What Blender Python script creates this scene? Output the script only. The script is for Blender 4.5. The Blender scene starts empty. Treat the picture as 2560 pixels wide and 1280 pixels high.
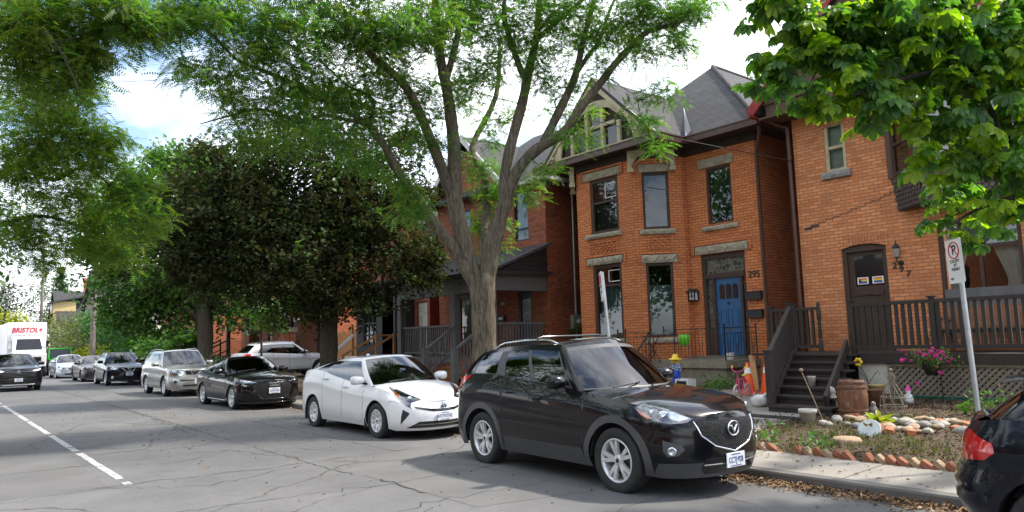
import bpy, math, random
import numpy as np
from mathutils import Vector, Matrix, geometry
from mathutils.bvhtree import BVHTree
rad = math.radians
SC = bpy.context.scene
COL = SC.collection
# ------------------------------------------------------------------ camera
YAW, PITCH, ROLL, FPX, EYE = 0.684520, 0.111746, -0.0296574, 1804.586, 1.729
fw = Vector((-math.cos(YAW) * math.cos(PITCH), math.sin(YAW) * math.cos(PITCH), math.sin(PITCH)))
r0 = Vector((math.sin(YAW), math.cos(YAW), 0))
u0 = r0.cross(fw)
rt = r0 * math.cos(ROLL) + u0 * math.sin(ROLL)
up = u0 * math.cos(ROLL) - r0 * math.sin(ROLL)
cam_d = bpy.data.cameras.new('camera')
cam = bpy.data.objects.new('camera', cam_d)
COL.objects.link(cam)
M = Matrix((rt, up, -fw)).transposed().to_4x4()
M.translation = Vector((0, 0, EYE))
cam.matrix_world = M
cam_d.sensor_width = 36
cam_d.lens = FPX / 2560 * 36
cam_d.clip_start = 0.05
cam_d.clip_end = 6000
SC.camera = cam
# ------------------------------------------------------------------ sky, sun, exposure
SUN_EL, SUN_AZ = 52.0, 62.0      # azimuth measured from +X towards +Y (behind the houses, a little to the right)
SUN_DIR = Vector((math.cos(rad(SUN_EL)) * math.cos(rad(SUN_AZ)), math.cos(rad(SUN_EL)) * math.sin(rad(SUN_AZ)), math.sin(rad(SUN_EL))))
W = bpy.data.worlds.new("World")
SC.world = W
W.use_nodes = True
wn, wl = W.node_tree.nodes, W.node_tree.links
wn.clear()
w_out = wn.new('ShaderNodeOutputWorld')
w_bg = wn.new('ShaderNodeBackground')
w_sky = wn.new('ShaderNodeTexSky')
w_sky.sky_type = 'NISHITA'
w_sky.sun_disc = False
w_sky.sun_elevation = rad(SUN_EL)
w_sky.sun_rotation = rad(90 - SUN_AZ)
w_sky.air_density = 1.0
w_sky.dust_density = 1.5
w_tc = wn.new('ShaderNodeTexCoord')
w_mp = wn.new('ShaderNodeMapping')
w_mp.inputs['Scale'].default_value = (1.0, 1.0, 2.2)
w_mp.inputs['Location'].default_value = (0.35, 1.9, 0.2)
w_no = wn.new('ShaderNodeTexNoise')
w_no.inputs['Scale'].default_value = 2.3
w_no.inputs['Detail'].default_value = 9
w_no.inputs['Roughness'].default_value = 0.55
w_rp = wn.new('ShaderNodeValToRGB')
w_rp.color_ramp.elements[0].position = 0.41
w_rp.color_ramp.elements[1].position = 0.58
w_mx = wn.new('ShaderNodeMix'); w_mx.data_type = 'RGBA'
w_mx.inputs[7].default_value = (8.6, 8.9, 9.4, 1)       # lit cloud, in the sky texture's own units
w_bg.inputs['Strength'].default_value = 0.10
wl.new(w_tc.outputs['Generated'], w_mp.inputs['Vector'])
wl.new(w_mp.outputs[0], w_no.inputs['Vector'])
wl.new(w_no.outputs['Fac'], w_rp.inputs['Fac'])
wl.new(w_rp.outputs['Color'], w_mx.inputs[0])
wl.new(w_sky.outputs[0], w_mx.inputs[6])
wl.new(w_mx.outputs[2], w_bg.inputs['Color'])
wl.new(w_bg.outputs[0], w_out.inputs[0])
sun_d = bpy.data.lights.new('sun', 'SUN')
sun_d.energy = 2.2
sun_d.angle = rad(3.0)
sun_d.color = (1.0, 0.93, 0.82)
sun = bpy.data.objects.new('sun', sun_d)
COL.objects.link(sun)
sun.rotation_euler = SUN_DIR.to_track_quat('Z', 'Y').to_euler()
sun.location = (0, 30, 60)
SC.view_settings.view_transform = 'Standard'
SC.view_settings.look = 'None'
SC.view_settings.exposure = 1.68
SC.view_settings.gamma = 1
SC.view_settings.use_curve_mapping = False
SC.render.engine = 'CYCLES'
SC.cycles.max_bounces = 8
SC.cycles.transparent_max_bounces = 12
SC.cycles.use_denoising = True
SC.cycles.denoiser = 'OPENIMAGEDENOISE'
SC.cycles.denoising_input_passes = 'RGB_ALBEDO_NORMAL'
SC.cycles.denoising_prefilter = 'NONE'
SC.cycles.sample_clamp_indirect = 4.0
SC.cycles.adaptive_threshold = 0.006
# ------------------------------------------------------------------ helpers: objects
def tag(o, label=None, cat=None, group=None, kind=None):
    if label: o['label'] = label
    if cat: o['category'] = cat
    if group: o['group'] = group
    if kind: o['kind'] = kind
    return o
WL = {}
def thing(name, label, cat, loc=(0, 0, 0), group=None, rz=0.0):
    o = bpy.data.objects.new(name, None)
    o.empty_display_size = 0.2
    COL.objects.link(o)
    o.location = loc
    o.rotation_euler = (0, 0, rz)
    WL[o.name] = Vector(loc)
    return tag(o, label, cat, group)
def worg(o):
    return WL.get(o.name, Vector((0, 0, 0))) if o else Vector((0, 0, 0))

class MB:
    """collects faces with material slots, then becomes ONE mesh object"""
    def __init__(s):
        s.v = []; s.f = []; s.m = []; s.s = []
    def add(s, vs, fs, m=0, sm=False):
        b = len(s.v)
        s.v += [tuple(p) for p in vs]
        for f in fs:
            s.f.append([i + b for i in f]); s.m.append(m); s.s.append(sm)
        return s
    def quad(s, a, b, c, d, m=0):
        return s.add([a, b, c, d], [(0, 1, 2, 3)], m)
    def poly(s, pts, m=0):
        return s.add(pts, [tuple(range(len(pts)))], m)
    def box(s, x0, y0, z0, x1, y1, z1, m=0):
        x0, x1 = min(x0, x1), max(x0, x1); y0, y1 = min(y0, y1), max(y0, y1); z0, z1 = min(z0, z1), max(z0, z1)
        p = [(x0, y0, z0), (x1, y0, z0), (x1, y1, z0), (x0, y1, z0), (x0, y0, z1), (x1, y0, z1), (x1, y1, z1), (x0, y1, z1)]
        return s.add(p, [(3, 2, 1, 0), (4, 5, 6, 7), (0, 1, 5, 4), (1, 2, 6, 5), (2, 3, 7, 6), (3, 0, 4, 7)], m)
    def beam(s, a, b, w, h, m=0, upv=(0, 0, 1)):
        """box of width w and height h along a->b"""
        a, b = Vector(a), Vector(b)
        d = (b - a).normalized(); u = Vector(upv)
        if abs(d.dot(u)) > .98: u = Vector((0, 1, 0))
        r = d.cross(u).normalized(); u = r.cross(d)
        r *= w / 2; u *= h / 2
        p = [a - r - u, a + r - u, a + r + u, a - r + u, b - r - u, b + r - u, b + r + u, b - r + u]
        return s.add(p, [(0, 1, 2, 3), (7, 6, 5, 4), (1, 0, 4, 5), (2, 1, 5, 6), (3, 2, 6, 7), (0, 3, 7, 4)], m)
    def prism(s, pts, off, m=0):
        """planar outline (3D points) swept by the vector off"""
        n = len(pts); o = Vector(off)
        vs = [Vector(p) for p in pts]
        nrm = Vector((0, 0, 0))
        for i in range(n): nrm += vs[i].cross(vs[(i + 1) % n])
        if nrm.dot(o) > 0: vs.reverse()
        vs = vs + [p + o for p in vs]
        fs = [tuple(range(n)), tuple(range(2 * n - 1, n - 1, -1))]
        fs += [(i, i + n, (i + 1) % n + n, (i + 1) % n) for i in range(n)]
        return s.add(vs, fs, m)
    def tube(s, pts, rr, n=8, m=0, cap=True, sm=True):
        pts = [Vector(p) for p in pts]
        if not hasattr(rr, '__len__'): rr = [rr] * len(pts)
        vs = []; fs = []
        pu = None
        for i, p in enumerate(pts):
            d = (pts[min(i + 1, len(pts) - 1)] - pts[max(i - 1, 0)]).normalized()
            if pu is None:
                pu = Vector((0, 0, 1)) if abs(d.z) < .9 else Vector((1, 0, 0))
            r = d.cross(pu)
            if r.length < 1e-6: r = d.orthogonal()
            r.normalize(); u = r.cross(d); pu = u
            for k in range(n):
                a = 2 * math.pi * k / n
                vs.append(p + (r * math.cos(a) + u * math.sin(a)) * rr[i])
        for i in range(len(pts) - 1):
            for k in range(n):
                a, b = i * n + k, i * n + (k + 1) % n
                fs.append((a, b, b + n, a + n))
        s.add(vs, fs, m, sm)
        if cap:
            L = (len(pts) - 1) * n
            s.add(vs[:n], [tuple(range(n - 1, -1, -1))], m); s.add(vs[L:], [tuple(range(n))], m)
        return s
    def lathe(s, prof, c=(0, 0, 0), ax=(0, 0, 1), n=24, m=0, sm=True):
        ax = Vector(ax).normalized(); c = Vector(c)
        r = ax.orthogonal().normalized(); u = ax.cross(r)
        vs = []; fs = []
        for (rr, zz) in prof:
            for k in range(n):
                a = 2 * math.pi * k / n
                vs.append(c + ax * zz + (r * math.cos(a) + u * math.sin(a)) * max(rr, 1e-4))
        for i in range(len(prof) - 1):
            for k in range(n):
                a, b = i * n + k, i * n + (k + 1) % n
                fs.append((a, b, b + n, a + n))
        return s.add(vs, fs, m, sm)
    def ball(s, c, r, m=0, n=10, sq=(1, 1, 1)):
        vs = []; fs = []; h = n // 2
        for i in range(h + 1):
            t = math.pi * i / h
            for k in range(n):
                a = 2 * math.pi * k / n
                vs.append((c[0] + r * sq[0] * math.sin(t) * math.cos(a), c[1] + r * sq[1] * math.sin(t) * math.sin(a), c[2] - r * sq[2] * math.cos(t)))
        for i in range(h):
            for k in range(n):
                a, b = i * n + k, i * n + (k + 1) % n
                fs.append((a, b, b + n, a + n))
        return s.add(vs, fs, m, True)
    def grid(s, rows, m=0, sm=True, flip=False):
        n = len(rows[0]); vs = [p for r in rows for p in r]; fs = []
        for i in range(len(rows) - 1):
            for k in range(n - 1):
                a = i * n + k
                q = (a, a + 1, a + 1 + n, a + n)
                fs.append(q[::-1] if flip else q)
        return s.add(vs, fs, m, sm)
    def build(s, name, mats, parent=None, world=True, bevel=0.0, merge=False):
        me = bpy.data.meshes.new(name)
        v = np.array(s.v, dtype=np.float64).reshape(-1, 3)
        if parent is not None and world:
            v = v - np.array(worg(parent))
        me.from_pydata(v.tolist(), [], s.f)
        me.polygons.foreach_set('material_index', s.m)
        me.polygons.foreach_set('use_smooth', s.s)
        box_uv(me, s.v if False else None, np.array(worg(parent)) if (parent is not None and world) else None)
        if not isinstance(mats, (list, tuple)): mats = [mats]
        for x in mats: me.materials.append(x)
        me.validate()
        me.update()
        o = bpy.data.objects.new(name, me)
        COL.objects.link(o)
        if parent is not None:
            o.parent = parent
            WL[o.name] = worg(parent) if world else Vector((0, 0, 0))
        if bevel:
            b = o.modifiers.new('edge', 'BEVEL'); b.width = bevel; b.segments = 2; b.limit_method = 'ANGLE'; b.angle_limit = rad(50)
        return o

def box_uv(me, _, org=None):
    """face by face projection in metres: u runs level along the face, v up it"""
    nl = len(me.loops)
    if nl == 0: return
    uv = me.uv_layers.new(name='UVMap')
    nv, nf = len(me.vertices), len(me.polygons)
    co = np.empty(nv * 3); me.vertices.foreach_get('co', co); co = co.reshape(-1, 3)
    if org is not None: co = co + org
    vi = np.empty(nl, dtype=np.int32); me.loops.foreach_get('vertex_index', vi)
    no = np.empty(nf * 3); me.polygons.foreach_get('normal', no); no = no.reshape(-1, 3)
    lt = np.empty(nf, dtype=np.int32); me.polygons.foreach_get('loop_total', lt)
    n = np.repeat(no, lt, axis=0)
    h = np.hypot(n[:, 0], n[:, 1])
    flat = h < 0.05
    hs = np.where(flat, 1, h)
    t = np.stack([np.where(flat, 1, -n[:, 1] / hs), np.where(flat, 0, n[:, 0] / hs), np.zeros(nl)], 1)
    b = np.cross(n, t)
    p = co[vi]
    out = np.stack([(p * t).sum(1), (p * b).sum(1)], 1)
    uv.data.foreach_set('uv', out.ravel())
# ------------------------------------------------------------------ helpers: materials
class NT:
    def __init__(s, name):
        s.mat = bpy.data.materials.new(name); s.mat.use_nodes = True
        s.n = s.mat.node_tree.nodes; s.l = s.mat.node_tree.links
        s.n.clear()
        s.out = s.n.new('ShaderNodeOutputMaterial')
    def new(s, t, **k):
        x = s.n.new('ShaderNode' + t)
        for a, b in k.items(): setattr(x, a, b)
        return x
    def link(s, a, b): s.l.new(a, b)
    def bsdf(s, **k):
        b = s.new('BsdfPrincipled')
        for a, v in k.items(): b.inputs[a.replace('_', ' ')].default_value = v
        s.link(b.outputs[0], s.out.inputs[0])
        return b
    def co(s, kind='Object', scale=(1, 1, 1)):
        t = s.new('TexCoord'); m = s.new('Mapping')
        m.inputs['Scale'].default_value = scale
        s.link(t.outputs[kind], m.inputs[0])
        return m.outputs[0]
    def noise(s, vec, scale, detail=4, rough=.55, dist=0):
        x = s.new('TexNoise'); x.inputs['Scale'].default_value = scale; x.inputs['Detail'].default_value = detail
        x.inputs['Roughness'].default_value = rough; x.inputs['Distortion'].default_value = dist
        if vec is not None: s.link(vec, x.inputs['Vector'])
        return x.outputs['Fac']
    def ramp(s, fac, stops):
        r = s.new('ValToRGB'); e = r.color_ramp.elements
        while len(e) < len(stops): e.new(.5)
        for q, (p, c) in zip(e, stops):
            q.position = p; q.color = (c, c, c, 1) if not hasattr(c, '__len__') else tuple(c) + (1,)
        s.link(fac, r.inputs[0])
        return r.outputs[0]
    def mix(s, fac, a, b, mode='MIX'):
        m = s.new('Mix'); m.data_type = 'RGBA'; m.blend_type = mode
        for i, x in ((0, fac), (6, a), (7, b)):
            if hasattr(x, 'default_value'): s.link(x, m.inputs[i])
            elif hasattr(x, '__len__'): m.inputs[i].default_value = tuple(x) + (1,) if len(x) == 3 else tuple(x)
            else: m.inputs[i].default_value = x
        return m.outputs[2]
    def math(s, op, a, b=0.0, c=None):
        m = s.new('Math'); m.operation = op
        for i, x in enumerate((a, b) if c is None else (a, b, c)):
            if hasattr(x, 'default_value'): s.link(x, m.inputs[i])
            else: m.inputs[i].default_value = x
        return m.outputs[0]
    def bump(s, bs, h, strength=.3, dist=.01):
        b = s.new('Bump'); b.inputs['Strength'].default_value = strength; b.inputs['Distance'].default_value = dist
        s.link(h, b.inputs['Height']); s.link(b.outputs[0], bs.inputs['Normal'])
MATS = {}
def plain(name, c, rough=.6, metal=0.0, coat=0.0, var=.15, nscale=6.0, bump=0.0, spec=.5):
    """one colour broken up by a soft noise"""
    if name in MATS: return MATS[name]
    t = NT(name); b = t.bsdf(Roughness=rough, Metallic=metal)
    b.inputs['Coat Weight'].default_value = coat
    b.inputs['Coat Roughness'].default_value = .03
    b.inputs['Specular IOR Level'].default_value = spec
    v = t.co('Object'); n = t.noise(v, nscale, 5)
    lo = [x * (1 - var) for x in c]; hi = [min(1, x * (1 + var)) for x in c]
    t.link(t.ramp(n, [(.3, lo), (.7, hi)]), b.inputs['Base Color'])
    if bump:
        t.bump(b, t.noise(v, nscale * 8, 3), bump, .004)
    MATS[name] = t.mat
    return t.mat
# ------------------------------------------------------------------ materials
def brick(name, cols, mortar, bw=.225, rh=.078, ms=.010, stain=.35, seed=0.0, grime=(.09, .05, .035)):
    t = NT(name); b = t.bsdf(Roughness=.85)
    tc = t.new('TexCoord'); mp = t.new('Mapping'); mp.inputs['Location'].default_value = (seed, seed * .37, 0)
    t.link(tc.outputs['UV'], mp.inputs[0]); uv = mp.outputs[0]
    wob = t.new('TexNoise'); wob.inputs['Scale'].default_value = 9; t.link(uv, wob.inputs['Vector'])
    wv = t.new('VectorMath', operation='MULTIPLY_ADD'); wv.inputs[1].default_value = (.006, .006, 0)
    t.link(wob.outputs['Color'], wv.inputs[0]); t.link(uv, wv.inputs[2])
    br = t.new('TexBrick'); br.inputs['Scale'].default_value = 1
    br.inputs['Brick Width'].default_value = bw; br.inputs['Row Height'].default_value = rh
    br.inputs['Mortar Size'].default_value = ms; br.inputs['Mortar Smooth'].default_value = .25; br.inputs['Bias'].default_value = 0
    br.inputs['Color1'].default_value = (0, 0, 0, 1); br.inputs['Color2'].default_value = (1, 1, 1, 1); br.inputs['Mortar'].default_value = (.5, .5, .5, 1)
    t.link(wv.outputs[0], br.inputs['Vector'])
    c = t.ramp(br.outputs['Color'], [(0, cols[0]), (.35, cols[1]), (.7, cols[2]), (1, cols[3])])
    n1 = t.noise(uv, 1.1, 6, .6); n2 = t.noise(uv, 26, 4)
    c = t.mix(t.ramp(n2, [(.35, .0), (.75, .35)]), c, cols[0])
    c = t.mix(t.ramp(n1, [(.48, .0), (.72, stain)]), c, grime)
    n3 = t.noise(uv, 3.0, 3)
    mc = t.mix(n3, mortar, [x * .6 for x in mortar])
    c = t.mix(br.outputs['Fac'], c, mc)
    t.link(c, b.inputs['Base Color'])
    inv = t.math('SUBTRACT', 1.0, br.outputs['Fac'])
    t.bump(b, t.math('ADD', inv, t.math('MULTIPLY', n2, .5)), .55, .008)
    return t.mat
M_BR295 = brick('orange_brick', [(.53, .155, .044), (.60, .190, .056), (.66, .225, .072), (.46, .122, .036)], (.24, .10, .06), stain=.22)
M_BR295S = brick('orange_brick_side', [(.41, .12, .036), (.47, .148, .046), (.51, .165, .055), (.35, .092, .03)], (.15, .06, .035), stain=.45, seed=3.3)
M_BR297 = brick('buff_orange_brick', [(.50, .165, .056), (.58, .215, .08), (.66, .275, .115), (.46, .14, .046)], (.30, .15, .085), stain=.30, seed=7.1)
M_BR293 = brick('dark_red_brick', [(.27, .066, .028), (.34, .09, .038), (.40, .118, .05), (.19, .046, .022)], (.12, .06, .04), stain=.55, seed=12.7)
M_BRRED = brick('painted_red_brick', [(.42, .045, .030), (.44, .055, .036), (.40, .048, .032), (.38, .04, .028)], (.25, .04, .03), stain=.2, seed=1.7)
M_BRFAR = brick('orange_red_brick', [(.40, .11, .045), (.48, .15, .065), (.50, .16, .07), (.34, .085, .035)], (.28, .13, .08), stain=.2, seed=21.0)
def soldier(name, base):   # upright bricks of an arch
    return brick(name, base, (.25, .12, .07), bw=.24, rh=.075, ms=.009, seed=4.4)
def shingles(name, lo, hi, rh=.14, bw=.30, seed=0.0):
    t = NT(name); b = t.bsdf(Roughness=.9)
    tc = t.new('TexCoord'); mp = t.new('Mapping'); mp.inputs['Location'].default_value = (seed, seed, 0)
    t.link(tc.outputs['UV'], mp.inputs[0]); uv = mp.outputs[0]
    br = t.new('TexBrick'); br.inputs['Scale'].default_value = 1
    br.inputs['Brick Width'].default_value = bw; br.inputs['Row Height'].default_value = rh
    br.inputs['Mortar Size'].default_value = .012; br.inputs['Mortar Smooth'].default_value = .6
    br.inputs['Color1'].default_value = (0, 0, 0, 1); br.inputs['Color2'].default_value = (1, 1, 1, 1); br.inputs['Mortar'].default_value = (.5, .5, .5, 1)
    t.link(uv, br.inputs['Vector'])
    c = t.ramp(br.outputs['Color'], [(0, lo), (1, hi)])
    c = t.mix(t.ramp(t.noise(uv, .8, 5), [(.3, 0.), (.8, .5)]), c, [x * .75 for x in lo])
    c = t.mix(t.ramp(t.noise(uv, 60, 2), [(.3, 0.), (.9, .5)]), c, hi)
    c = t.mix(br.outputs['Fac'], c, [x * .25 for x in lo])
    t.link(c, b.inputs['Base Color'])
    t.bump(b, t.math('SUBTRACT', 1.0, br.outputs['Fac']), .8, .02)
    return t.mat
M_SHINGLE = shingles('grey_shingles', (.038, .037, .040), (.064, .063, .067))
M_SHINGLE_D = shingles('dark_shingles', (.030, .030, .033), (.056, .056, .060), seed=5.)
def stone(name, c, scale=7.0, bumpy=.9):
    t = NT(name); b = t.bsdf(Roughness=.9)
    v = t.co('Object'); n = t.noise(v, scale, 8, .65, .6); n2 = t.noise(v, scale * 4, 5)
    col = t.ramp(n, [(.25, [x * .55 for x in c]), (.5, c), (.75, [min(1, x * 1.25) for x in c])])
    t.link(t.mix(t.ramp(n2, [(.4, 0.), (.8, .3)]), col, [x * .4 for x in c]), b.inputs['Base Color'])
    t.bump(b, t.math('ADD', n, t.math('MULTIPLY', n2, .4)), bumpy, .05)
    return t.mat
M_STONE = stone('rough_limestone', (.37, .325, .24))
M_CONCRETE = stone('old_concrete', (.23, .20, .15), 3.5, .5)
M_PEBBLE = stone('pale_pebble', (.42, .38, .33), 14.0, .3)
M_SAND = stone('sandy_stone', (.36, .25, .16), 12.0, .4)
M_GREYSTONE = stone('grey_stone', (.26, .25, .24), 12.0, .4)
def wood(name, c, grain=(22, 22, 1.4), rough=.7, var=.45):
    t = NT(name); b = t.bsdf(Roughness=rough)
    v = t.co('Object', grain); n = t.noise(v, 1.6, 6, .6, .4)
    t.link(t.ramp(n, [(.25, [x * (1 - var) for x in c]), (.6, c), (.85, [min(1, x * (1 + var)) for x in c])]), b.inputs['Base Color'])
    t.bump(b, n, .3, .006)
    return t.mat
M_DECK = wood('dark_stained_wood', (.032, .024, .020), var=.5)
M_TRIM = wood('brown_trim_wood', (.060, .032, .022))
M_TRIM2 = wood('brown_painted_timber', (.095, .052, .036), var=.3)
M_DOORWOOD = wood('worn_brown_door', (.060, .033, .018), var=.6)
M_CEDAR = wood('cedar_boards', (.42, .20, .075), var=.35)
M_STEPS = wood('red_brown_steps', (.26, .11, .05), (1.4, 22, 22), var=.4)
M_GREYP = plain('grey_painted_wood', (.105, .103, .105), .55, var=.12)
M_BLACKP = plain('black_painted_wood', (.016, .016, .019), .5, var=.3)
M_CREAM = plain('cream_paint', (.40, .34, .21), .6, var=.2, nscale=4)
M_IRON = plain('black_iron', (.012, .012, .013), .45, var=.4)
M_GUTTER = plain('brown_metal', (.075, .035, .024), .45, var=.2)
M_SOFFIT = plain('dark_brown_soffit', (.030, .019, .014), .8, var=.3)
M_REDP = plain('dark_red_paint', (.26, .018, .022), .5, var=.2)
M_BLUE = plain('blue_door_paint', (.007, .085, .22), .38, var=.12, coat=.2)
M_BLUE2 = plain('teal_door_paint', (.014, .06, .115), .4, var=.12)
M_LATT = wood('grey_weathered_lattice', (.22, .185, .14), (12, 12, 12), var=.4)
M_WHITEP = plain('white_paint', (.74, .73, .70), .5, var=.07)
M_OFFWHITE = plain('stained_white_boards', (.50, .48, .43), .7, var=.25, nscale=3)
M_GALV = plain('galvanised_steel', (.42, .44, .46), .42, metal=.75, var=.15, nscale=12)
M_GREYMETAL = plain('grey_meter_metal', (.30, .31, .30), .5, metal=.2, var=.15)
M_FLASH = plain('bright_flashing', (.62, .64, .68), .25, metal=.85, var=.1)
M_BLIND = plain('green_grey_blind', (.15, .22, .205), .7, var=.1)
M_CURTAIN = plain('dark_green_curtain', (.028, .042, .040), .9, var=.4, nscale=3)
M_WCURTAIN = plain('white_curtain', (.62, .58, .50), .9, var=.12)
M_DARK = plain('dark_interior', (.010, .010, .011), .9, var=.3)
M_RUST = plain('rusty_iron', (.13, .06, .033), .8, var=.5, nscale=20, bump=.3)
M_TAN = plain('tan_stucco', (.55, .42, .20), .85, var=.1)
M_PURPLE = plain('mauve_grey_stucco', (.20, .165, .185), .9, var=.12, nscale=2)
M_ORANGE = plain('traffic_orange', (.85, .115, .02), .45, var=.15, nscale=9)
M_PINK = plain('pink_bike_paint', (.62, .035, .16), .3, var=.08, coat=.6)
M_PALEPINK = plain('pale_pink_tyre', (.52, .40, .40), .8, var=.15)
M_YELLOW = plain('yellow_plastic', (.80, .52, .03), .45, var=.12)
M_DENIM = plain('bright_blue_cloth', (.015, .07, .48), .8, var=.25)
M_LIME = plain('lime_plastic', (.15, .62, .03), .4, var=.1)
M_BAG = plain('white_plastic_bag', (.60, .60, .60), .4, var=.25, nscale=9)
M_GREENP = plain('green_painted_board', (.010, .085, .055), .5, var=.25)
M_GOLDCLAY = plain('ochre_glazed_clay', (.36, .25, .10), .35, var=.3)
M_FLOWERPINK = plain('pink_petals', (.72, .05, .33), .6, var=.25, nscale=30)
M_PETALDARK = plain('dark_purple_petals', (.05, .01, .07), .6, var=.25)
M_BLACKTXT = plain('black_lettering', (.012, .012, .014), .6, var=.05)
M_BLUETXT = plain('blue_lettering', (.02, .045, .22), .6, var=.05)
M_REDTXT = plain('red_lettering', (.55, .012, .03), .5, var=.05)
M_SIGNW = plain('sign_white', (.78, .78, .78), .4, var=.04)
M_WIRE = plain('overhead_wire_rubber', (.02, .02, .022), .7, var=.1)
def barrelwood():
    t = NT('barrel_staves'); b = t.bsdf(Roughness=.7)
    v = t.co('Object', (14, 14, 1.2)); n = t.noise(v, 2.0, 6, .6, .3); w = t.noise(t.co('Object'), 6.5, 5)
    c = t.ramp(n, [(.25, (.05, .02, .01)), (.55, (.16, .062, .026)), (.8, (.24, .11, .05))])
    t.link(t.mix(t.ramp(w, [(.52, 0.), (.72, .8)]), c, (.24, .20, .16)), b.inputs['Base Color']); t.bump(b, n, .5, .01)
    return t.mat
M_BARREL = barrelwood()
def plaid():
    t = NT('blue_white_plaid'); b = t.bsdf(Roughness=.9)
    ck = t.new('TexBrick'); ck.offset = 0; ck.inputs['Scale'].default_value = 1
    ck.inputs['Brick Width'].default_value = .055; ck.inputs['Row Height'].default_value = .055; ck.inputs['Mortar Size'].default_value = .012
    ck.inputs['Color1'].default_value = (.62, .66, .72, 1); ck.inputs['Color2'].default_value = (.50, .55, .64, 1); ck.inputs['Mortar'].default_value = (.03, .06, .18, 1)
    tc = t.new('TexCoord'); t.link(tc.outputs['UV'], ck.inputs['Vector']); t.link(ck.outputs['Color'], b.inputs['Base Color'])
    return t.mat
M_PLAID = plaid()
def glass(name, tint=(.75, .82, .82), base=.10, ior=1.5, rough=.01):
    t = NT(name)
    f = t.new('Fresnel'); f.inputs['IOR'].default_value = ior
    fac = t.math('MULTIPLY_ADD', f.outputs[0], 1 - base, base)
    tr = t.new('BsdfTransparent'); tr.inputs[0].default_value = tuple(tint) + (1,)
    gl = t.new('BsdfGlossy'); gl.inputs['Roughness'].default_value = rough; gl.inputs['Color'].default_value = (.95, .97, 1, 1)
    bmp = t.new('Bump'); bmp.inputs['Strength'].default_value = .03; bmp.inputs['Distance'].default_value = .05
    t.link(t.noise(t.co('Object'), 1.7, 2), bmp.inputs['Height']); t.link(bmp.outputs[0], gl.inputs['Normal'])
    mx = t.new('MixShader'); t.link(fac, mx.inputs[0]); t.link(tr.outputs[0], mx.inputs[1]); t.link(gl.outputs[0], mx.inputs[2])
    t.link(mx.outputs[0], t.out.inputs[0])
    return t.mat
M_GLASS = glass('window_glass', (.55, .63, .63), .035, 1.45)
M_CARGLASS = glass('car_glass', (.34, .38, .37), .05, 1.5, .0)
M_CARGLASSD = glass('dark_car_glass', (.08, .09, .09), .05, 1.5, .0)
M_LENS = glass('clear_lens', (.90, .93, .95), .10, 1.5, .0)
def stained():
    t = NT('leaded_glass'); b = t.bsdf(Roughness=.15)
    vo = t.new('TexVoronoi'); vo.feature = 'DISTANCE_TO_EDGE'; vo.inputs['Scale'].default_value = 9
    tc = t.new('TexCoord'); t.link(tc.outputs['UV'], vo.inputs['Vector'])
    v2 = t.new('TexVoronoi'); v2.inputs['Scale'].default_value = 9; t.link(tc.outputs['UV'], v2.inputs['Vector'])
    c = t.ramp(v2.outputs['Color'], [(.2, (.02, .022, .018)), (.7, (.09, .085, .05))])
    t.link(t.mix(t.ramp(vo.outputs['Distance'], [(.03, 1.), (.06, 0.)]), c, (.16, .155, .14)), b.inputs['Base Color'])
    return t.mat
M_STAINED = stained()
def paint(name, c, metal=0.0, rough=.28, flake=.0, dust=.06):
    t = NT(name); b = t.bsdf(Roughness=rough, Metallic=metal)
    b.inputs['Coat Weight'].default_value = .9; b.inputs['Coat Roughness'].default_value = .012; b.inputs['Coat IOR'].default_value = 1.34; b.inputs['Specular IOR Level'].default_value = .12
    v = t.co('Object'); n = t.noise(v, 2.2, 5)
    d = t.ramp(n, [(.45, 0.), (.85, dust)])
    t.link(t.mix(d, c, (.30, .27, .24)), b.inputs['Base Color'])
    return t.mat
P_BLACK = paint('black_paint', (.0045, .0048, .0065), .0, .22, dust=.02)
P_BLACK2 = paint('blue_black_paint', (.004, .0055, .011), .2, .25, dust=.03)
P_WHITE = paint('white_car_paint', (.68, .685, .695), .0, .35)
P_SILVER = paint('silver_car_paint', (.42, .42, .41), .75, .32)
P_GREYBROWN = paint('warm_grey_car_paint', (.075, .068, .064), .6, .32)
P_ICE = paint('ice_silver_car_paint', (.48, .52, .58), .5, .32)
P_CHAR = paint('charcoal_car_paint', (.045, .043, .045), .55, .32)
P_GREEN = paint('bright_green_car_paint', (.035, .42, .05), .0, .3)
P_PEARL = paint('pearl_white_car_paint', (.62, .61, .62), .2, .35)
M_CLAD = plain('grey_black_plastic', (.058, .059, .064), .5, var=.12)
M_BLACKGL = plain('gloss_black_trim', (.008, .008, .009), .15, coat=.5, var=.1)
M_TYRE = plain('tyre_rubber', (.018, .018, .019), .8, var=.25, nscale=12)
M_ALLOY = plain('alloy_rim', (.60, .61, .62), .36, metal=.45, var=.06)
M_DALLOY = plain('dark_alloy_rim', (.045, .045, .048), .35, metal=.6, var=.1)
M_CHROME = plain('chrome', (.72, .73, .75), .08, metal=1.0, var=.03)
M_DISC = plain('brake_steel', (.10, .10, .10), .5, metal=.7, var=.2)
M_TAIL = plain('red_tail_lens', (.50, .012, .012), .12, coat=1.0, var=.25, nscale=10)
M_AMBER = plain('amber_lens', (.75, .20, .02), .15, coat=.8, var=.1)
M_LAMP = plain('lamp_reflector', (.60, .62, .65), .18, metal=.85, var=.3, nscale=25)
M_LAMPD = plain('dark_lamp_housing', (.05, .052, .06), .2, metal=.5, var=.3, nscale=20)
M_PLATE = plain('plate_white', (.66, .68, .72), .4, var=.05)
M_SEAT = plain('dark_seat_cloth', (.035, .035, .037), .85, var=.2)
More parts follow.
